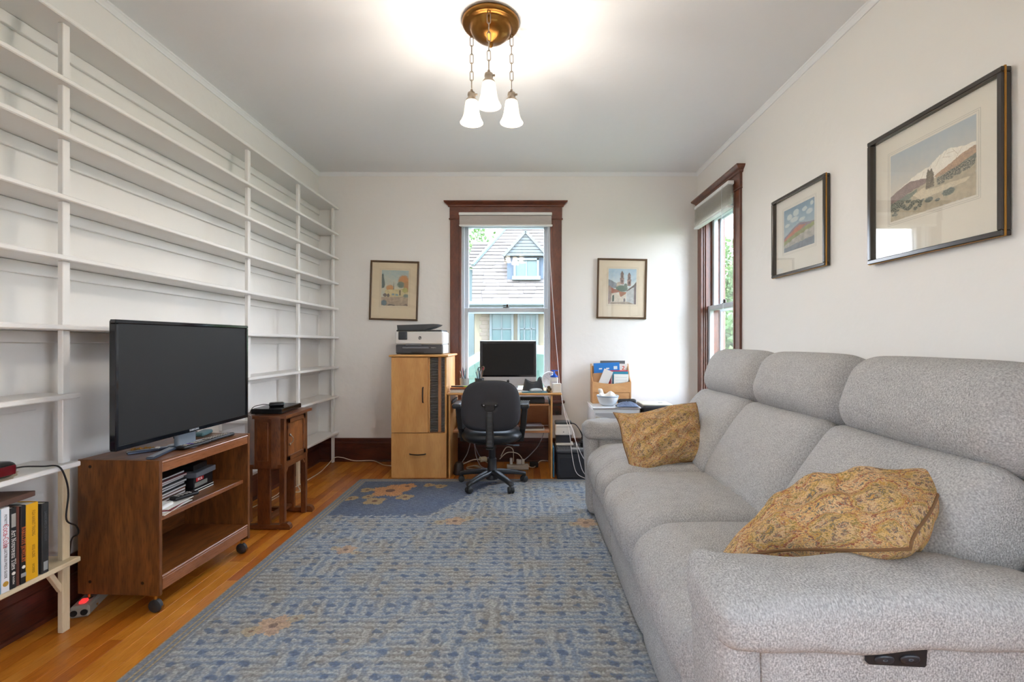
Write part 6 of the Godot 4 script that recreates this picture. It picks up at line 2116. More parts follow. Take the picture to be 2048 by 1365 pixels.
# ------------------------------------------------------------------ the far right corner behind the sofa
func build_corner() -> void:
	# black file box
	var at := Vector3(0.412, 0, -4.22)
	var t := thing("file_box", "black plastic file box with a lid on the floor right of the desk", "box", at)
	var b := MB.new()
	b.box(Vector3(0, 0.115, 0), Vector3(0.32, 0.228, 0.28), 0.008)
	part(t, "box", b, mat(col(40, 43, 50), 0.5))
	var fr := MB.new()
	fr.box(Vector3(0.0, 0.105, 0.1405), Vector3(0.27, 0.17, 0.004), 0.002)
	part(t, "front_relief", fr, mat(col(36, 39, 46), 0.5))
	var ld := MB.new()
	ld.box(Vector3(0, 0.244, 0), Vector3(0.338, 0.03, 0.305), 0.01)
	part(t, "lid", ld, mat(col(66, 69, 74), 0.45))
	for k in 5:
		var r := MB.new()
		r.box(Vector3(-0.15 + k * 0.022, 0.2605, 0.06), Vector3(0.006, 0.004, 0.12), 0.001)
		part(t, "lid_rib", r, mat(col(78, 80, 84), 0.45))
	var lbl := MB.new()
	lbl.box(Vector3(0.03, 0.2596, 0.09), Vector3(0.13, 0.0016, 0.07), 0.0)
	part(t, "lid_window", lbl, mat(col(150, 154, 156), 0.4))
	var sp := MB.new()
	sp.box(Vector3(0, 0.13, 0), Vector3(0.012, 0.26, 0.2), 0.002)
	solo("blue_folder", "blue and white folder standing between the desk panel and the file box", "folder", sp, mat(col(66, 132, 176), 0.5), Vector3(0.2262, 0.0, -4.26))
	# small white printer on the box
	var pt := thing("photo_printer", "small white photo printer with a glass tray on the file box", "printer", Vector3(0.32, 0.2626, -4.3))
	var a := MB.new()
	a.span(Vector3(-0.075, 0.085, -0.05), Vector3(0.075, 0.18, 0.05), 0.008)
	part(pt, "body", a, M.white_plastic)
	var a2 := MB.new()
	a2.span(Vector3(-0.07, 0.012, -0.05), Vector3(0.07, 0.085, 0.03), 0.004)
	part(pt, "dark_front", a2, mat(col(56, 58, 66), 0.2))
	var a3 := MB.new()
	a3.soft(Vector3(0.15, 0.03, 0.11), 0.013, Vector3i(8, 4, 6), func(p): return p + Vector3(0, 0.19, -0.01))
	part(pt, "top_cover", a3, mat(col(62, 68, 72), 0.35))
	var a4 := MB.new()
	a4.span(Vector3(-0.07, 0.0, -0.05), Vector3(0.085, 0.014, 0.08), 0.004)
	part(pt, "paper_tray", a4, mat(col(220, 216, 206), 0.4))
	var sl := MB.new()
	sl.box(Vector3(0.0, 0.16, 0.0505), Vector3(0.13, 0.003, 0.002), 0.0)
	sl.ball(Vector3(0.0, 0.115, 0.05), Vector3(0.006, 0.006, 0.002), 8)
	part(pt, "slot", sl, M.grey_plastic)
	# cordless phone base with a long black strap
	var ph := thing("telephone", "black cordless telephone and charger on the file box", "telephone", Vector3(0.5, 0.2592, -4.2))
	var pb := MB.new()
	pb.box(Vector3(0, 0.03, 0), Vector3(0.085, 0.058, 0.1), 0.012)
	part(ph, "base", pb, M.black)
	var hs := MB.new()
	hs.bar(Vector3(0.0, 0.04, 0.0), Vector3(0.004, 0.17, -0.03), 0.036, 0.022, 0.006)
	part(ph, "handset", hs, M.black)
	var tg := MB.new()
	tg.tube(curve([Vector3(-0.04, 0.03, 0.05), Vector3(-0.07, 0.06, 0.03), Vector3(-0.05, 0.075, 0.05), Vector3(0.02, 0.07, 0.06), Vector3(0.05, 0.04, 0.06), Vector3(-0.02, 0.05, 0.07), Vector3(-0.08, 0.04, 0.06)], 5), 0.003, 6)
	part(ph, "coiled_cord", tg, M.black)
	var fl := MB.new()
	fl.bar(Vector3(-0.02, 0.012, 0), Vector3(0.14, -0.14, 0.0), 0.02, 0.01, 0.003)
	var st := thing("black_strap", "black curved strap leaning from the photo printer towards the telephone", "strap", Vector3(0.39, 0.46, -4.24))
	var sm := MB.new()
	var pts := curve([Vector3(-0.01, 0.0, 0), Vector3(0.035, -0.015, 0.0), Vector3(0.075, -0.07, 0.0), Vector3(0.1, -0.13, 0.01), Vector3(0.09, -0.2, 0.03)], 6)
	for k in pts.size() - 1: sm.bar(pts[k], pts[k + 1] + (pts[k + 1] - pts[k]) * 0.1, 0.03, 0.008, 0.002)
	part(st, "strap", sm, M.black)
	# white drawer tower
	var da := Vector3(0.80, 0, -4.5)
	var d := thing("drawer_tower", "white plastic drawer tower in the corner behind the sofa arm", "drawers", da)
	var db := MB.new()
	db.span(Vector3(-0.215, 0.0, -0.2), Vector3(0.215, 0.575, 0.19), 0.012)
	part(d, "frame", db, mat(col(222, 226, 230), 0.4))
	for k in 3:
		var f := MB.new()
		var y1 := 0.54 - k * 0.18
		var grip := PackedVector2Array([Vector2(-0.19, y1 - 0.165), Vector2(0.195, y1 - 0.165), Vector2(0.195, y1 - 0.035), Vector2(0.07, y1 - 0.065), Vector2(0.07, y1 - 0.1), Vector2(-0.06, y1 - 0.1), Vector2(-0.06, y1 - 0.065), Vector2(-0.19, y1 - 0.035)])
		f.slab(grip, 0.19, 0.2, 0)
		var fp := part(d, "drawer_front", f, mat(col(208, 202, 190), 0.4))
		var g2 := MB.new()
		var pp := PackedVector2Array([Vector2(-0.19, y1 - 0.004), Vector2(0.195, y1 - 0.004), Vector2(0.195, y1 - 0.02), Vector2(0.07, y1 - 0.05), Vector2(-0.06, y1 - 0.05), Vector2(-0.19, y1 - 0.02)])
		g2.slab(pp, 0.19, 0.203, 0)
		part(fp, "grip_lip", g2, mat(col(168, 170, 174), 0.4))
	var tp := MB.new()
	tp.box(Vector3(0, 0.583, 0), Vector3(0.44, 0.018, 0.41), 0.008)
	part(d, "top", tp, mat(col(226, 228, 230), 0.4))
	build_sorter(Vector3(0.795, 0.5922, -4.6))
	# bowl with paper in it
	var bo := thing("bowl", "white bowl holding crumpled paper on the drawer tower", "bowl", Vector3(0.735, 0.5922, -4.4))
	var bm := MB.new()
	bm.lathe([Vector2(0, 0.004), Vector2(0.044, 0.004), Vector2(0.074, 0.03), Vector2(0.09, 0.066), Vector2(0.096, 0.092), Vector2(0.1, 0.096), Vector2(0.099, 0.088), Vector2(0.093, 0.06), Vector2(0.078, 0.022), Vector2(0.05, 0.0), Vector2(0, 0.0)], 32)
	part(bo, "bowl", bm, mat(col(214, 220, 224), 0.2))
	var rm := MB.new()
	rm.lathe([Vector2(0.0995, 0.09), Vector2(0.102, 0.087), Vector2(0.1, 0.083)], 32)
	part(bo, "rim_band", rm, mat(col(128, 150, 172), 0.3))
	var cp := MB.new()
	cp.soft(Vector3(0.15, 0.05, 0.12), 0.02, Vector3i(10, 6, 10), func(p): return p + Vector3(0.0, 0.082 + 0.014 * sin(p.x * 60.0) + 0.012 * cos(p.z * 70.0), 0))
	cp.soft(Vector3(0.04, 0.07, 0.03), 0.012, Vector3i(6, 6, 6), func(p): return p + Vector3(-0.06 - 0.3 * p.y, 0.12, 0))
	part(bo, "crumpled_paper", cp, mat(col(232, 226, 216), 0.7))
	var bt := thing("black_pouch", "long black pouch on the drawer tower behind the plastic packet", "pouch", Vector3(0.92, 0.5922, -4.44))
	var bb := MB.new()
	bb.soft(Vector3(0.17, 0.05, 0.06), 0.022, Vector3i(10, 6, 6), func(p): return p + Vector3(0, 0.03, 0))
	part(bt, "pouch", bb, M.black)
	var pk := thing("plastic_packet", "crinkled clear plastic packet on the front of the drawer tower", "packet", Vector3(0.9, 0.5922, -4.335))
	var pm := MB.new()
	var rows := []
	for i in 14:
		var row := []
		for j in 22:
			var u := j / 21.0 * 2.0 - 1.0; var v := i / 13.0 * 2.0 - 1.0
			row.append(Vector3(u * 0.1, 0.004 + (0.034 + 0.012 * sin(u * 21.0 + v * 9.0) * cos(v * 17.0 - u * 5.0)) * (1.0 - pow(absf(u), 3.0)) * (1.0 - pow(absf(v), 3.0)), v * 0.05))
		rows.append(row)
	pm.sheet(rows)
	var under := []
	for r in rows:
		var q := []
		for p in r: q.append(Vector3(p.x, 0.001, p.z))
		under.append(q)
	pm.sheet(under)
	part(pk, "wrap", pm, mat(col(112, 126, 152), 0.12))
	# black and white scanner on a low stand
	var ss := thing("low_stand", "low dark stand in the corner carrying the flat black printer", "stand", Vector3(1.2, 0, -4.46))
	var sm2 := MB.new()
	sm2.box(Vector3(0, 0.465, 0), Vector3(0.36, 0.022, 0.34), 0.004)
	part(ss, "top", sm2, M.base)
	for sx in [-1.0, 1.0]:
		for sz in [-1.0, 1.0]:
			var lg := MB.new()
			lg.box(Vector3(sx * 0.15, 0.227, sz * 0.14), Vector3(0.03, 0.453, 0.03), 0.004, 1)
			part(ss, "leg", lg, M.base)
	var sn := thing("flatbed_printer", "flat black printer with a pale lid in the corner behind the pillow", "printer", Vector3(1.19, 0.4764, -4.44))
	var sb := MB.new()
	sb.soft(Vector3(0.32, 0.125, 0.32), 0.02, Vector3i(10, 6, 10), func(p): return p + Vector3(0, 0.063, 0))
	part(sn, "body", sb, mat(col(28, 30, 36), 0.35))
	var sl2 := MB.new()
	sl2.soft(Vector3(0.27, 0.016, 0.24), 0.007, Vector3i(8, 3, 8), func(p): return p + Vector3(-0.02, 0.131, 0.02))
	part(sn, "lid", sl2, mat(col(206, 202, 186), 0.5))
	var sl3 := MB.new()
	sl3.box(Vector3(0.03, 0.1395, 0.03), Vector3(0.04, 0.001, 0.02), 0.0)
	part(sn, "badge", sl3, mat(col(70, 72, 74), 0.5))
	# cords that hang from the window shade over the file box
	cord("shade_pull_cord", "white pull cord hanging from the window shade down past the desk", [Vector3(0.208, 2.3, -4.66), Vector3(0.225, 1.9, -4.66), Vector3(0.262, 1.35, -4.65), Vector3(0.295, 0.95, -4.64), Vector3(0.315, 0.74, -4.63), Vector3(0.35, 0.5, -4.45), Vector3(0.39, 0.42, -4.1), Vector3(0.42, 0.26, -4.03), Vector3(0.46, 0.1, -4.02), Vector3(0.53, 0.02, -4.02)], 0.003, mat(col(214, 208, 206), 0.5))
	cord("second_pull_cord", "second white cord draped in front of the black file box", [Vector3(0.312, 0.76, -4.63), Vector3(0.34, 0.52, -4.45), Vector3(0.355, 0.42, -4.1), Vector3(0.375, 0.22, -4.03), Vector3(0.41, 0.08, -4.02), Vector3(0.49, 0.03, -4.02), Vector3(0.54, 0.01, -4.02)], 0.003, mat(col(214, 208, 206), 0.5))
	cord("third_pull_cord", "third white cord slanting right across the file box to the sofa", [Vector3(0.33, 0.6, -4.6), Vector3(0.37, 0.46, -4.2), Vector3(0.41, 0.33, -4.05), Vector3(0.47, 0.2, -4.03), Vector3(0.56, 0.08, -4.02)], 0.003, mat(col(214, 208, 206), 0.5))

func build_sorter(at: Vector3) -> void:
	var t := thing("letter_sorter", "wooden letter sorter filled with mail on the drawer tower", "letter sorter", at)
	var m := wood(33, col(184, 132, 82), col(214, 168, 116), 0.5, 0.4, 0.0, 0.2)
	for s in [-1.0, 1.0]:
		var sd := MB.new()
		sd.xf = Transform3D(Basis(Vector3.UP, PI / 2), Vector3(s * 0.178, 0, 0))
		# outline in depth and height: slopes back in two steps
		sd.slab(PackedVector2Array([Vector2(-0.075, 0.0), Vector2(0.075, 0.0), Vector2(0.075, 0.37), Vector2(0.05, 0.37), Vector2(0.0, 0.25), Vector2(-0.075, 0.2)]), -0.005, 0.005, 1)
		part(t, "side_panel", sd, m)
	var bk := MB.new()
	bk.span(Vector3(-0.173, 0.0, -0.075), Vector3(0.173, 0.35, -0.067), 0.0, 0)
	part(t, "back_panel", bk, m)
	var mid := MB.new()
	mid.span(Vector3(-0.173, 0.06, -0.004), Vector3(0.173, 0.24, 0.004), 0.0, 0)
	part(t, "middle_panel", mid, m)
	var fr := MB.new()
	var top := PackedVector2Array([Vector2(-0.173, 0.105)])
	top.append(Vector2(0.173, 0.105))
	for k in 13:
		var q := 1.0 - k / 12.0
		top.append(Vector2(-0.173 + 0.346 * q, 0.208 - 0.022 * sin(q * PI)))
	fr.slab(top, 0.067, 0.075, 0)
	part(t, "front_panel", fr, m)
	var lo := MB.new()
	lo.span(Vector3(-0.173, 0.0, 0.062), Vector3(0.173, 0.102, 0.07), 0.002, 0)
	part(t, "lower_panel", lo, m)
	var items := [
		["grey_folder", "dark grey folder at the back of the letter sorter", 0.03, 0.27, -0.055, 0.24, 0.22, col(98, 98, 100), 0.0],
		["blue_envelope", "bright blue cardboard envelope pack in the letter sorter", -0.03, 0.29, -0.035, 0.25, 0.14, col(36, 120, 196), 0.04],
		["white_envelope", "white envelope with a red figure at the right back of the sorter", 0.11, 0.25, -0.045, 0.12, 0.2, col(222, 214, 206), -0.03],
		["tilted_envelope", "white envelope tilted in the front of the sorter", -0.06, 0.2, 0.03, 0.09, 0.2, col(218, 216, 212), -0.4],
		["kraft_envelope", "brown kraft envelope at the left front of the sorter", -0.12, 0.2, 0.02, 0.1, 0.13, col(176, 132, 92), 0.06],
		["red_folder", "red edged folder standing at the right of the sorter", 0.075, 0.2, 0.012, 0.18, 0.18, col(196, 44, 66), 0.0],
		["teal_card", "teal card in front of the red folder", 0.09, 0.2, 0.024, 0.15, 0.16, col(40, 128, 156), 0.0],
		["lined_pad", "white ruled pad at the front right of the sorter", 0.095, 0.18, 0.04, 0.14, 0.15, col(224, 226, 220), -0.01]]
	for q in items:
		var mb := MB.new()
		mb.box(Vector3.ZERO, Vector3(q[5], q[6], 0.004), 0.001)
		var o := solo(q[0], q[1], "stationery", mb, mat(q[7], 0.55), at + Vector3(q[2], q[3] + 0.02, q[4]), 0.0)
		o.rotation.z = q[8]
		if q[0] == "lined_pad":
			for k in 4:
				var ln := MB.new()
				ln.box(Vector3(0.0, 0.045 - k * 0.026, 0.0024), Vector3(0.11, 0.0015, 0.0006), 0.0)
				part(o, "ruled_line", ln, mat(col(150, 156, 160), 0.6))
			var st := MB.new()
			st.box(Vector3(0.035, -0.055, 0.0026), Vector3(0.06, 0.024, 0.0008), 0.0)
			part(o, "stamp", st, mat(col(64, 52, 150), 0.6))
		elif q[0] == "red_folder":
			var ln := MB.new()
			ln.box(Vector3(0.0, 0.0, 0.0024), Vector3(0.15, 0.15, 0.0006), 0.0)
			part(o, "inner_sheet", ln, mat(col(224, 190, 196), 0.6))
		elif q[0] == "blue_envelope":
			for k in 2:
				var lg := MB.new()
				lg.box(Vector3(-0.06 + k * 0.07, 0.015, 0.0024), Vector3(0.03, 0.012, 0.0006), 0.0)
				part(o, "white_print", lg, M.white_plastic)
			var lg2 := MB.new()
			lg2.box(Vector3(0.085, 0.02, 0.0024), Vector3(0.035, 0.03, 0.0006), 0.0)
			part(o, "pale_label", lg2, mat(col(206, 216, 220), 0.6))
		elif q[0] == "white_envelope":
			words(o, "lettering", "2", 0.04, mat(col(206, 70, 50), 0.6), Transform3D(Basis(), Vector3(0.02, 0.06, 0.0024)), false, 0.0006, 1.0, true)

# ------------------------------------------------------------------ sofa and pillows
func build_sofa() -> void:
	var at := Vector3(1.0, 0, -2.19)
	var t := thing("sofa", "long grey heather fabric reclining sofa with three seats along the right wall", "sofa", at)
	var edges := [-1.165, -1.845, -2.525, -3.205]
	var sub := func(p: Vector3) -> Vector3: return p - at
	for k in 3:
		var zc: float = (edges[k] + edges[k + 1]) * 0.5
		var seat := MB.new()
		seat.soft(Vector3(0.62, 0.25, 0.678), 0.07, Vector3i(26, 14, 170), func(p: Vector3) -> Vector3:
			var u := p.x / 0.31; var v := p.z / 0.339; var w := p.y / 0.125
			var side := 1.0 - pow(absf(v), 6.0)
			var m := smoothstep(-0.35, -0.95, u)
			if p.y > 0.0: p.y += 0.03 * (1.0 - u * u * 0.7) * (1.0 - pow(absf(v), 4.0)) * w
			p.x -= 0.035 * maxf(0.0, 1.0 - w * w) * side * m
			p.y -= 0.03 * m * maxf(0.0, w) * smoothstep(-0.6, -1.0, u)
			var pl := pow(0.5 + 0.5 * cos(v * 48.0 + 3.0 * sin(v * 6.0 + k) + 1.2 * sin(v * 15.0)), 3.0) + 0.4 * (0.5 + 0.5 * cos(v * 27.0 + 2.0 * sin(v * 4.0 + k)))
			var amp := smoothstep(-0.1, -0.8, u) * side * (0.35 + 0.65 * smoothstep(0.9, -0.2, w)) * (0.6 + 0.4 * sin(v * 9.0 + k * 2.0))
			p.x += 0.02 * pl * amp
			p.y -= 0.009 * pl * amp * maxf(0.0, w)
			return sub.call(p + Vector3(0.725, 0.375, zc)))
		part(t, "seat_cushion", seat, M.fabric)
		var foot := MB.new()
		foot.soft(Vector3(0.1, 0.27, 0.672), 0.035, Vector3i(6, 16, 24), func(p: Vector3) -> Vector3:
			var v := p.z / 0.336; var w := p.y / 0.135
			if p.x < 0.0: p.x -= 0.022 * (1.0 - w * w) * (1.0 - pow(absf(v), 6.0))
			return sub.call(p + Vector3(0.492, 0.165, zc)))
		part(t, "footrest_panel", foot, M.fabric)
		var lean := 0.585
		var back := MB.new()
		back.soft(Vector3(0.22, 0.5, 0.676), 0.065, Vector3i(12, 26, 30), func(p: Vector3) -> Vector3:
			var v := p.z / 0.338; var w := p.y / 0.25
			if p.x < 0.0: p.x -= 0.05 * (1.0 - w * w) * (1.0 - pow(absf(v), 4.0)) + 0.006 * sin(w * 5.0 + v * 3.0 + k) * (1.0 - v * v)
			p = p.rotated(Vector3(0, 0, 1), -lean)
			return sub.call(p + Vector3(1.118, 0.628, zc)))
		part(t, "back_cushion", back, M.fabric)
		var head := MB.new()
		head.soft(Vector3(0.27, 0.3, 0.674), 0.1, Vector3i(16, 18, 30), func(p: Vector3) -> Vector3:
			var v := p.z / 0.337; var w := p.y / 0.15
			if p.x < 0.0: p.x -= 0.03 * (1.0 - w * w) * (1.0 - pow(absf(v), 4.0))
			if p.y > 0.0: p.y += 0.012 * w * (1.0 - pow(absf(v), 4.0))
			p = p.rotated(Vector3(0, 0, 1), -0.36)
			return sub.call(p + Vector3(1.31, 0.965, zc)))
		part(t, "head_cushion", head, M.fabric)
	# back frame
	var bf := MB.new()
	bf.soft(Vector3(0.3, 0.95, 2.36), 0.08, Vector3i(10, 14, 24), func(p: Vector3) -> Vector3:
		p.x += 0.14 * (p.y / 0.475)
		return sub.call(p + Vector3(1.335, 0.5, -2.185)))
	part(t, "back_frame", bf, M.fabric)
	var bs := MB.new()
	bs.span(sub.call(Vector3(0.54, 0.03, -3.2)), sub.call(Vector3(1.3, 0.26, -1.17)), 0.01)
	part(t, "base", bs, M.fabric)
	for s in 2:
		var zc: float = [-1.068, -3.302][s]
		var out: float = [1.0, -1.0][s]
		var body := MB.new()
		body.soft(Vector3(0.86, 0.58, 0.18), 0.035, Vector3i(20, 14, 8), func(p: Vector3) -> Vector3:
			if s == 1 and p.y > 0.0: p.y *= 0.84
			return sub.call(p + Vector3(0.9, 0.31, zc)))
		part(t, "arm_side", body, M.fabric)
		var front := MB.new()
		front.soft(Vector3(0.1, 0.59, 0.19), 0.04, Vector3i(8, 20, 14), func(p: Vector3) -> Vector3:
			p.x -= 0.02 * smoothstep(-0.2, 0.3, p.y)
			if s == 1 and p.y > 0.0: p.y *= 0.84
			return sub.call(p + Vector3(0.455, 0.315, zc)))
		part(t, "arm_front", front, M.fabric)
		var pd := MB.new()
		pd.soft(Vector3(0.88, 0.11, 0.235), 0.035, Vector3i(40, 12, 22), func(p: Vector3) -> Vector3:
			var u := p.x / 0.44; var v := p.z / 0.1175; var w := p.y / 0.055
			if p.y > 0.0: p.y += 0.022 * (1.0 - v * v) * (1.0 - pow(absf(u), 4.0))
			# falls away towards the back, tucked corners at the front
			var b := maxf(0.0, u - 0.25)
			p.y -= 0.13 * b * b
			var fr := smoothstep(-0.72, -1.0, u)
			p.y += 0.035 * fr * pow(maxf(0.0, -v * out), 2.0) * maxf(w, 0.0) - 0.03 * fr * maxf(0.0, v * out) * maxf(0.0, w)
			p.x -= 0.012 * fr * (1.0 - v * v)
			p.z += out * 0.006 * sin(u * 7.0) * (1.0 - w * w)
			p.y += 0.004 * sin(u * 6.0 + 1.0) + 0.003 * sin(u * 13.0 + v * 3.0)
			return sub.call(p + Vector3(0.828, 0.614 if s == 0 else 0.575, zc + out * 0.006)))
		part(t, "arm_pad", pd, M.fabric)
	# recliner switch on the near arm
	var sw := MB.new()
	sw.slab(PackedVector2Array([Vector2(0.686 - at.x, 0.56), Vector2(0.81 - at.x, 0.566), Vector2(0.808 - at.x, 0.531), Vector2(0.805 - at.x, 0.527), Vector2(0.692 - at.x, 0.533), Vector2(0.687 - at.x, 0.537)]), -0.979 - at.z, -0.972 - at.z, 0)
	var plate := part(t, "switch_plate", sw, mat(col(22, 23, 27), 0.45), "black two-button recliner switch")
	for k in 2:
		var bt := MB.new()
		pad(bt, 0.04, 0.018, 2.4, 0.004, 0.001, Transform3D(Basis(), Vector3(0.722 + k * 0.052 - at.x, 0.543 + 0.001 * k, -0.971 - at.z)))
		part(plate, "button", bt, mat(col(34, 35, 40), 0.4))
	# pillows
	pillow("ochre patterned pillow lying against the near end of the sofa back", Transform3D(basis_of(Vector3(0.225, 0.17, 0.33), Vector3(0.363, 0.113, -0.17)), Vector3(0.885, 0.685, -1.37)), 0.5, 0.47, 0.21, 2)
	pillow("ochre patterned pillow leaning in the far corner of the sofa", Transform3D(basis_of(Vector3(0.985, 0.11, -0.12), Vector3(0.0, 0.85, -0.5)), Vector3(0.765, 0.645, -2.7)), 0.5, 0.36, 0.17, 5)
	# rug
	var rg := MB.new()
	rg.span(Vector3(-1.22, -0.0005, -1.51), Vector3(1.22, 0.0065, 1.51), 0.002)
	var rt := Vector3(-1.425 + 1.22, 0.0005, -4.09 + 1.51)
	var rug := thing("area_rug", "large faded blue woven-pattern rug with orange flowers in its far corner", "rug", rt)
	var top := MB.new()
	var rows := []
	for i in 31:
		var row := []
		for j in 25:
			row.append(Vector3(-1.22 + 2.44 * j / 24.0, 0.0068, -1.51 + 3.02 * i / 30.0))
		rows.append(row)
	top.sheet(rows)
	part(rug, "pile", top, M.rug)
	part(rug, "backing", rg, mat(col(112, 112, 112), 0.95))

func basis_of(u: Vector3, v: Vector3) -> Basis:
	var x := u.normalized()
	var z := x.cross(v).normalized()
	return Basis(x, z.cross(x), z)

func pillow(label: String, tr: Transform3D, w: float, h: float, th: float, sd: int) -> void:
	var t := thing("throw_pillow", label, "pillow", Vector3.ZERO, 0.0, "patterned pillows on the sofa")
	t.transform = tr
	var n := 40
	var mb := MB.new()
	for s in [1.0, -1.0]:
		var rows := []
		for i in n + 1:
			var v := sin((2.0 * i / n - 1.0) * PI / 2.0)
			var row := []
			for j in n + 1:
				var u := sin((2.0 * j / n - 1.0) * PI / 2.0)
				var f := maxf(0.0, (1.0 - u * u) * (1.0 - v * v))
				var z := th * 0.5 * pow(f, 0.42)
				z += (0.006 * sin(u * 9.0 + v * 5.0 + sd) + 0.005 * sin(v * 13.0 - u * 6.0 + sd * 2.0)) * pow(f, 0.5) * 1.6
				var x := w * 0.5 * u * (1.0 - 0.09 * (1.0 - v * v)) + 0.008 * sin(v * 4.0 + sd)
				var y := h * 0.5 * v * (1.0 - 0.10 * (1.0 - u * u)) + 0.010 * sin(u * 3.5 + sd * 1.3)
				row.append(Vector3(x, y, s * z))
			rows.append(row)
		mb.sheet(rows, false, false, Vector3(0, 0, -s * 2.0))
	part(t, "cover", mb, M.kilim)
	var seam := MB.new()
	var loop := []
	for k in 4:
		for i in 20:
			var q := 2.0 * i / 20.0 - 1.0
			var uv: Vector2 = [Vector2(q, -1), Vector2(1, q), Vector2(-q, 1), Vector2(-1, -q)][k]
			loop.append(Vector3(w * 0.5 * uv.x * (1.0 - 0.09 * (1.0 - uv.y * uv.y)) + 0.008 * sin(uv.y * 4.0 + sd), h * 0.5 * uv.y * (1.0 - 0.10 * (1.0 - uv.x * uv.x)) + 0.010 * sin(uv.x * 3.5 + sd * 1.3), 0))
	seam.tube(loop, 0.004, 6, true)
	part(t, "seam", seam, mat(col(122, 88, 56), 0.9))

# ------------------------------------------------------------------ pictures, blinds and the ceiling lamp
func framed(called: String, label: String, at: Vector3, turn: float, roll: float, w: float, h: float, fw: float, fd: float, frame: Material, mat_col: Color, art: Material, ax: float, ay: float, aw: float, ah: float, gilt := false) -> void:
	var t := thing(called, label, "picture", at, turn, "framed prints")
	t.rotation = Vector3(0, turn, roll)
	var names := ["frame_rail", "frame_rail", "frame_stile", "frame_stile"]
	var boxes := [[Vector3(-w / 2, h / 2 - fw, 0), Vector3(w / 2, h / 2, fd)], [Vector3(-w / 2, -h / 2, 0), Vector3(w / 2, -h / 2 + fw, fd)], [Vector3(-w / 2, -h / 2 + fw, 0), Vector3(-w / 2 + fw, h / 2 - fw, fd)], [Vector3(w / 2 - fw, -h / 2 + fw, 0), Vector3(w / 2, h / 2 - fw, fd)]]
	for k in 4:
		var mb := MB.new()
		mb.span(boxes[k][0], boxes[k][1], 0.003, 0 if k < 2 else 1)
		part(t, names[k], mb, frame)
	if gilt:
		var g := MB.new()
		var e := 0.002
		for b in [[Vector3(-w / 2 - e, h / 2 - 0.004, fd * 0.55), Vector3(w / 2 + e, h / 2 + e, fd * 0.75)], [Vector3(-w / 2 - e, -h / 2 - e, fd * 0.55), Vector3(w / 2 + e, -h / 2 + 0.004, fd * 0.75)], [Vector3(-w / 2 - e, -h / 2, fd * 0.55), Vector3(-w / 2 + 0.004, h / 2, fd * 0.75)], [Vector3(w / 2 - 0.004, -h / 2, fd * 0.55), Vector3(w / 2 + e, h / 2, fd * 0.75)]]:
			g.span(b[0], b[1], 0.001)
		part(t, "gilt_line", g, M.brass)
	var bm := MB.new()
	bm.span(Vector3(-w / 2 + fw * 0.5, -h / 2 + fw * 0.5, 0.002), Vector3(w / 2 - fw * 0.5, h / 2 - fw * 0.5, 0.007), 0.0)
	part(t, "mount", bm, mat(mat_col, 0.85))
	var ln := MB.new()
	for q in [0.009, 0.016]:
		for b in [[-aw / 2 - q, aw / 2 + q, ah / 2 + q, ah / 2 + q + 0.0012], [-aw / 2 - q, aw / 2 + q, -ah / 2 - q - 0.0012, -ah / 2 - q], [-aw / 2 - q - 0.0012, -aw / 2 - q, -ah / 2 - q, ah / 2 + q], [aw / 2 + q, aw / 2 + q + 0.0012, -ah / 2 - q, ah / 2 + q]]:
			ln.span(Vector3(ax + b[0], ay + b[2], 0.0065), Vector3(ax + b[1], ay + b[3], 0.0074), 0.0)
	part(t, "ruled_border", ln, mat(mat_col.darkened(0.22), 0.85))
	var am := MB.new()
	am.sheet([[Vector3(ax - aw / 2, ay + ah / 2, 0.0078), Vector3(ax + aw / 2, ay + ah / 2, 0.0078)], [Vector3(ax - aw / 2, ay - ah / 2, 0.0078), Vector3(ax + aw / 2, ay - ah / 2, 0.0078)]], false, false, Vector3(0, 0, -5))
	part(t, "print", am, art)
	var gl := MB.new()
	gl.span(Vector3(-w / 2 + fw * 0.6, -h / 2 + fw * 0.6, fd * 0.5), Vector3(w / 2 - fw * 0.6, h / 2 - fw * 0.6, fd * 0.5 + 0.002), 0.0)
	part(t, "glass", gl, M.glass)

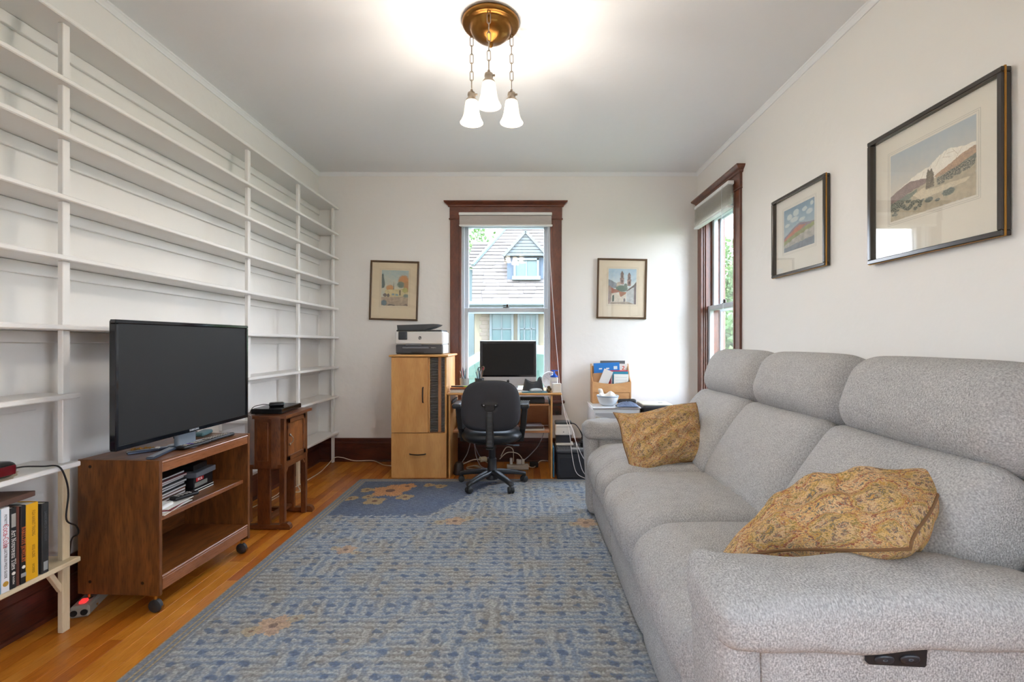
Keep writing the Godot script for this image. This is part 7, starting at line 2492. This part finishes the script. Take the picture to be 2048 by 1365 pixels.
func build_walls_and_lamp() -> void:
	var thin := wood(36, col(66, 46, 26), col(104, 74, 44), 0.4, 0.3, 0.0, 0.3)
	framed("framed_print", "narrow brown framed print of orange autumn trees, left of the far window", Vector3(-1.31, 1.678, BACK + 0.003), 0.0, -0.03, 0.478, 0.585, 0.017, 0.02, thin, col(222, 204, 172), paint_orchard(), 0.005, 0.025, 0.265, 0.35)
	framed("framed_print", "narrow brown framed print of twin church towers, right of the far window", Vector3(0.927, 1.697, BACK + 0.003), 0.0, -0.02, 0.488, 0.592, 0.017, 0.02, thin, col(222, 206, 182), paint_towers(), 0.005, 0.022, 0.275, 0.348)
	var dark := mat(col(58, 52, 48), 0.22)
	framed("framed_print", "dark framed print of a red hill under clouds, right wall nearer the side window", Vector3(RIGHT - 0.003, 1.86, -2.939), -PI / 2, 0.0, 0.578, 0.512, 0.018, 0.034, dark, col(226, 220, 210), paint_hill(), -0.01, 0.03, 0.33, 0.27, true)
	framed("framed_print", "large dark framed print of a snowy mountain above the near end of the sofa", Vector3(RIGHT - 0.003, 1.846, -1.985), -PI / 2, 0.0, 0.658, 0.587, 0.02, 0.036, dark, col(228, 220, 206), paint_mountain(), -0.005, 0.035, 0.42, 0.3, true)
	# shade over the far window
	var at := Vector3(-0.212, 2.3, BACK + 0.03)
	var t := thing("window_shade", "rolled-up white woven shade across the top of the far window", "shade", at)
	var hd := MB.new()
	hd.span(Vector3(-0.455, 0.105, 0.0), Vector3(0.45, 0.132, 0.05), 0.004)
	part(t, "headrail", hd, M.white_plastic)
	var sw := bumpy(mat(col(206, 198, 194), 0.9).duplicate(), 91, 0.2, 3.0, 0.1, false)
	for k in 9:
		var fd := MB.new()
		fd.box(Vector3(-0.002, 0.019 + k * 0.0095, 0.028), Vector3(0.895, 0.0088, 0.036 + 0.004 * (k % 2)), 0.003)
		part(t, "fabric_fold", fd, sw)
	var bt := MB.new()
	bt.span(Vector3(-0.452, 0.0, 0.008), Vector3(0.455, 0.014, 0.05), 0.004)
	part(t, "bottom_rail", bt, M.white_plastic)
	# slatted blind over the side window
	var b2 := Vector3(RIGHT - 0.03, 2.25, -4.205)
	var bl := thing("slatted_blind", "raised white slatted blind at the top of the side window", "blind", b2)
	var h2 := MB.new()
	h2.span(Vector3(-0.05, 0.185, -0.385), Vector3(0.0, 0.215, 0.385), 0.004)
	part(bl, "headrail", h2, M.white_plastic)
	for k in 16:
		var sl := MB.new()
		sl.tbox(Transform3D(Basis(Vector3(0, 0, 1), 0.22), Vector3(-0.03, 0.03 + k * 0.0098, 0)), Vector3(0.05, 0.002, 0.76), 0.0)
		part(bl, "slat", sl, mat(col(226, 222, 214), 0.5))
	var b3 := MB.new()
	b3.span(Vector3(-0.055, 0.0, -0.385), Vector3(-0.005, 0.016, 0.385), 0.004)
	part(bl, "bottom_rail", b3, M.white_plastic)
	var cd := MB.new()
	cd.tube(curve([Vector3(-0.055, 0.2, 0.28), Vector3(-0.058, 0.0, 0.28), Vector3(-0.05, -0.6, 0.285), Vector3(-0.05, -0.9, 0.29), Vector3(-0.05, -1.3, 0.29)], 4), 0.002, 5)
	part(bl, "lift_cord", cd, M.white_plastic)
	build_lamp()

func build_lamp() -> void:
	var at := Vector3(-0.19, CEIL, -2.48)
	var t := thing("ceiling_lamp", "antique brass ceiling lamp with three frosted bell shades on chains", "ceiling lamp", at)
	var pan := MB.new()
	pan.lathe([Vector2(0.0, 0.0), Vector2(0.14, 0.0), Vector2(0.147, -0.006), Vector2(0.148, -0.018), Vector2(0.142, -0.028), Vector2(0.132, -0.032), Vector2(0.114, -0.03), Vector2(0.108, -0.036), Vector2(0.106, -0.05), Vector2(0.095, -0.07), Vector2(0.072, -0.09), Vector2(0.042, -0.104), Vector2(0.018, -0.11), Vector2(0.012, -0.116), Vector2(0.014, -0.124), Vector2(0.008, -0.134), Vector2(0.0, -0.138)], 48)
	part(t, "canopy", pan, M.old_brass)
	for k in 3:
		var a := PI / 2 + TAU * k / 3.0
		var p := Vector3(cos(a) * 0.122, 0, sin(a) * 0.122)
		var hk := MB.new()
		var ring := []
		for q in 12: ring.append(p + Vector3(cos(TAU * q / 12) * 0.008, -0.038 + sin(TAU * q / 12) * 0.008, 0))
		hk.tube(ring, 0.002, 6, true)
		part(t, "hook", hk, M.old_brass)
		var ch := MB.new()
		var y := -0.044
		for j in 6:
			var loop := []
			for q in 16:
				var an := TAU * q / 16
				var side := cos(an) * 0.0085
				var up := sin(an) * 0.0105 + (0.0155 if sin(an) > 0 else -0.0155)
				var o := Vector3(side, up - 0.024, 0) if j % 2 == 0 else Vector3(0, up - 0.024, side)
				loop.append(p + Vector3(0, y, 0) + o)
			ch.tube(loop, 0.0022, 6, true)
			y -= 0.0457
		part(t, "chain", ch, M.nickel)
		var sk := MB.new()
		sk.lathe([Vector2(0, y - 0.002), Vector2(0.006, y - 0.004), Vector2(0.008, y - 0.014), Vector2(0.02, y - 0.022), Vector2(0.022, y - 0.034), Vector2(0.019, y - 0.046), Vector2(0.03, y - 0.06), Vector2(0.031, y - 0.068)], 24, p)
		sk.box(p + Vector3(0.024, y - 0.03, 0), Vector3(0.014, 0.01, 0.008), 0.002)
		var socket := part(t, "socket", sk, M.nickel)
		var sh := MB.new()
		var yb := y - 0.06
		sh.lathe([Vector2(0.028, yb), Vector2(0.033, yb - 0.012), Vector2(0.037, yb - 0.04), Vector2(0.041, yb - 0.07), Vector2(0.048, yb - 0.095), Vector2(0.058, yb - 0.115), Vector2(0.061, yb - 0.12), Vector2(0.058, yb - 0.118), Vector2(0.046, yb - 0.096), Vector2(0.038, yb - 0.07), Vector2(0.034, yb - 0.04), Vector2(0.03, yb - 0.01)], 36, p)
		part(t, "glass_shade", sh, glowing(Color(1.0, 0.95, 0.86), 0.36))
		var bb := MB.new()
		bb.ball(p + Vector3(0, yb - 0.062, 0), Vector3(0.022, 0.034, 0.022), 16)
		part(socket, "bulb", bb, glowing(Color(1.0, 0.96, 0.88), 0.9))
		var l := OmniLight3D.new()
		l.name = "lamp_light"
		l.position = p + Vector3(0, yb - 0.07, 0)
		l.light_color = Color(1.0, 0.96, 0.91)
		l.light_energy = 0.065
		l.light_size = 0.03
		l.omni_range = 12.0
		l.omni_attenuation = 2.0
		l.shadow_enabled = true
		t.add_child(l, true)
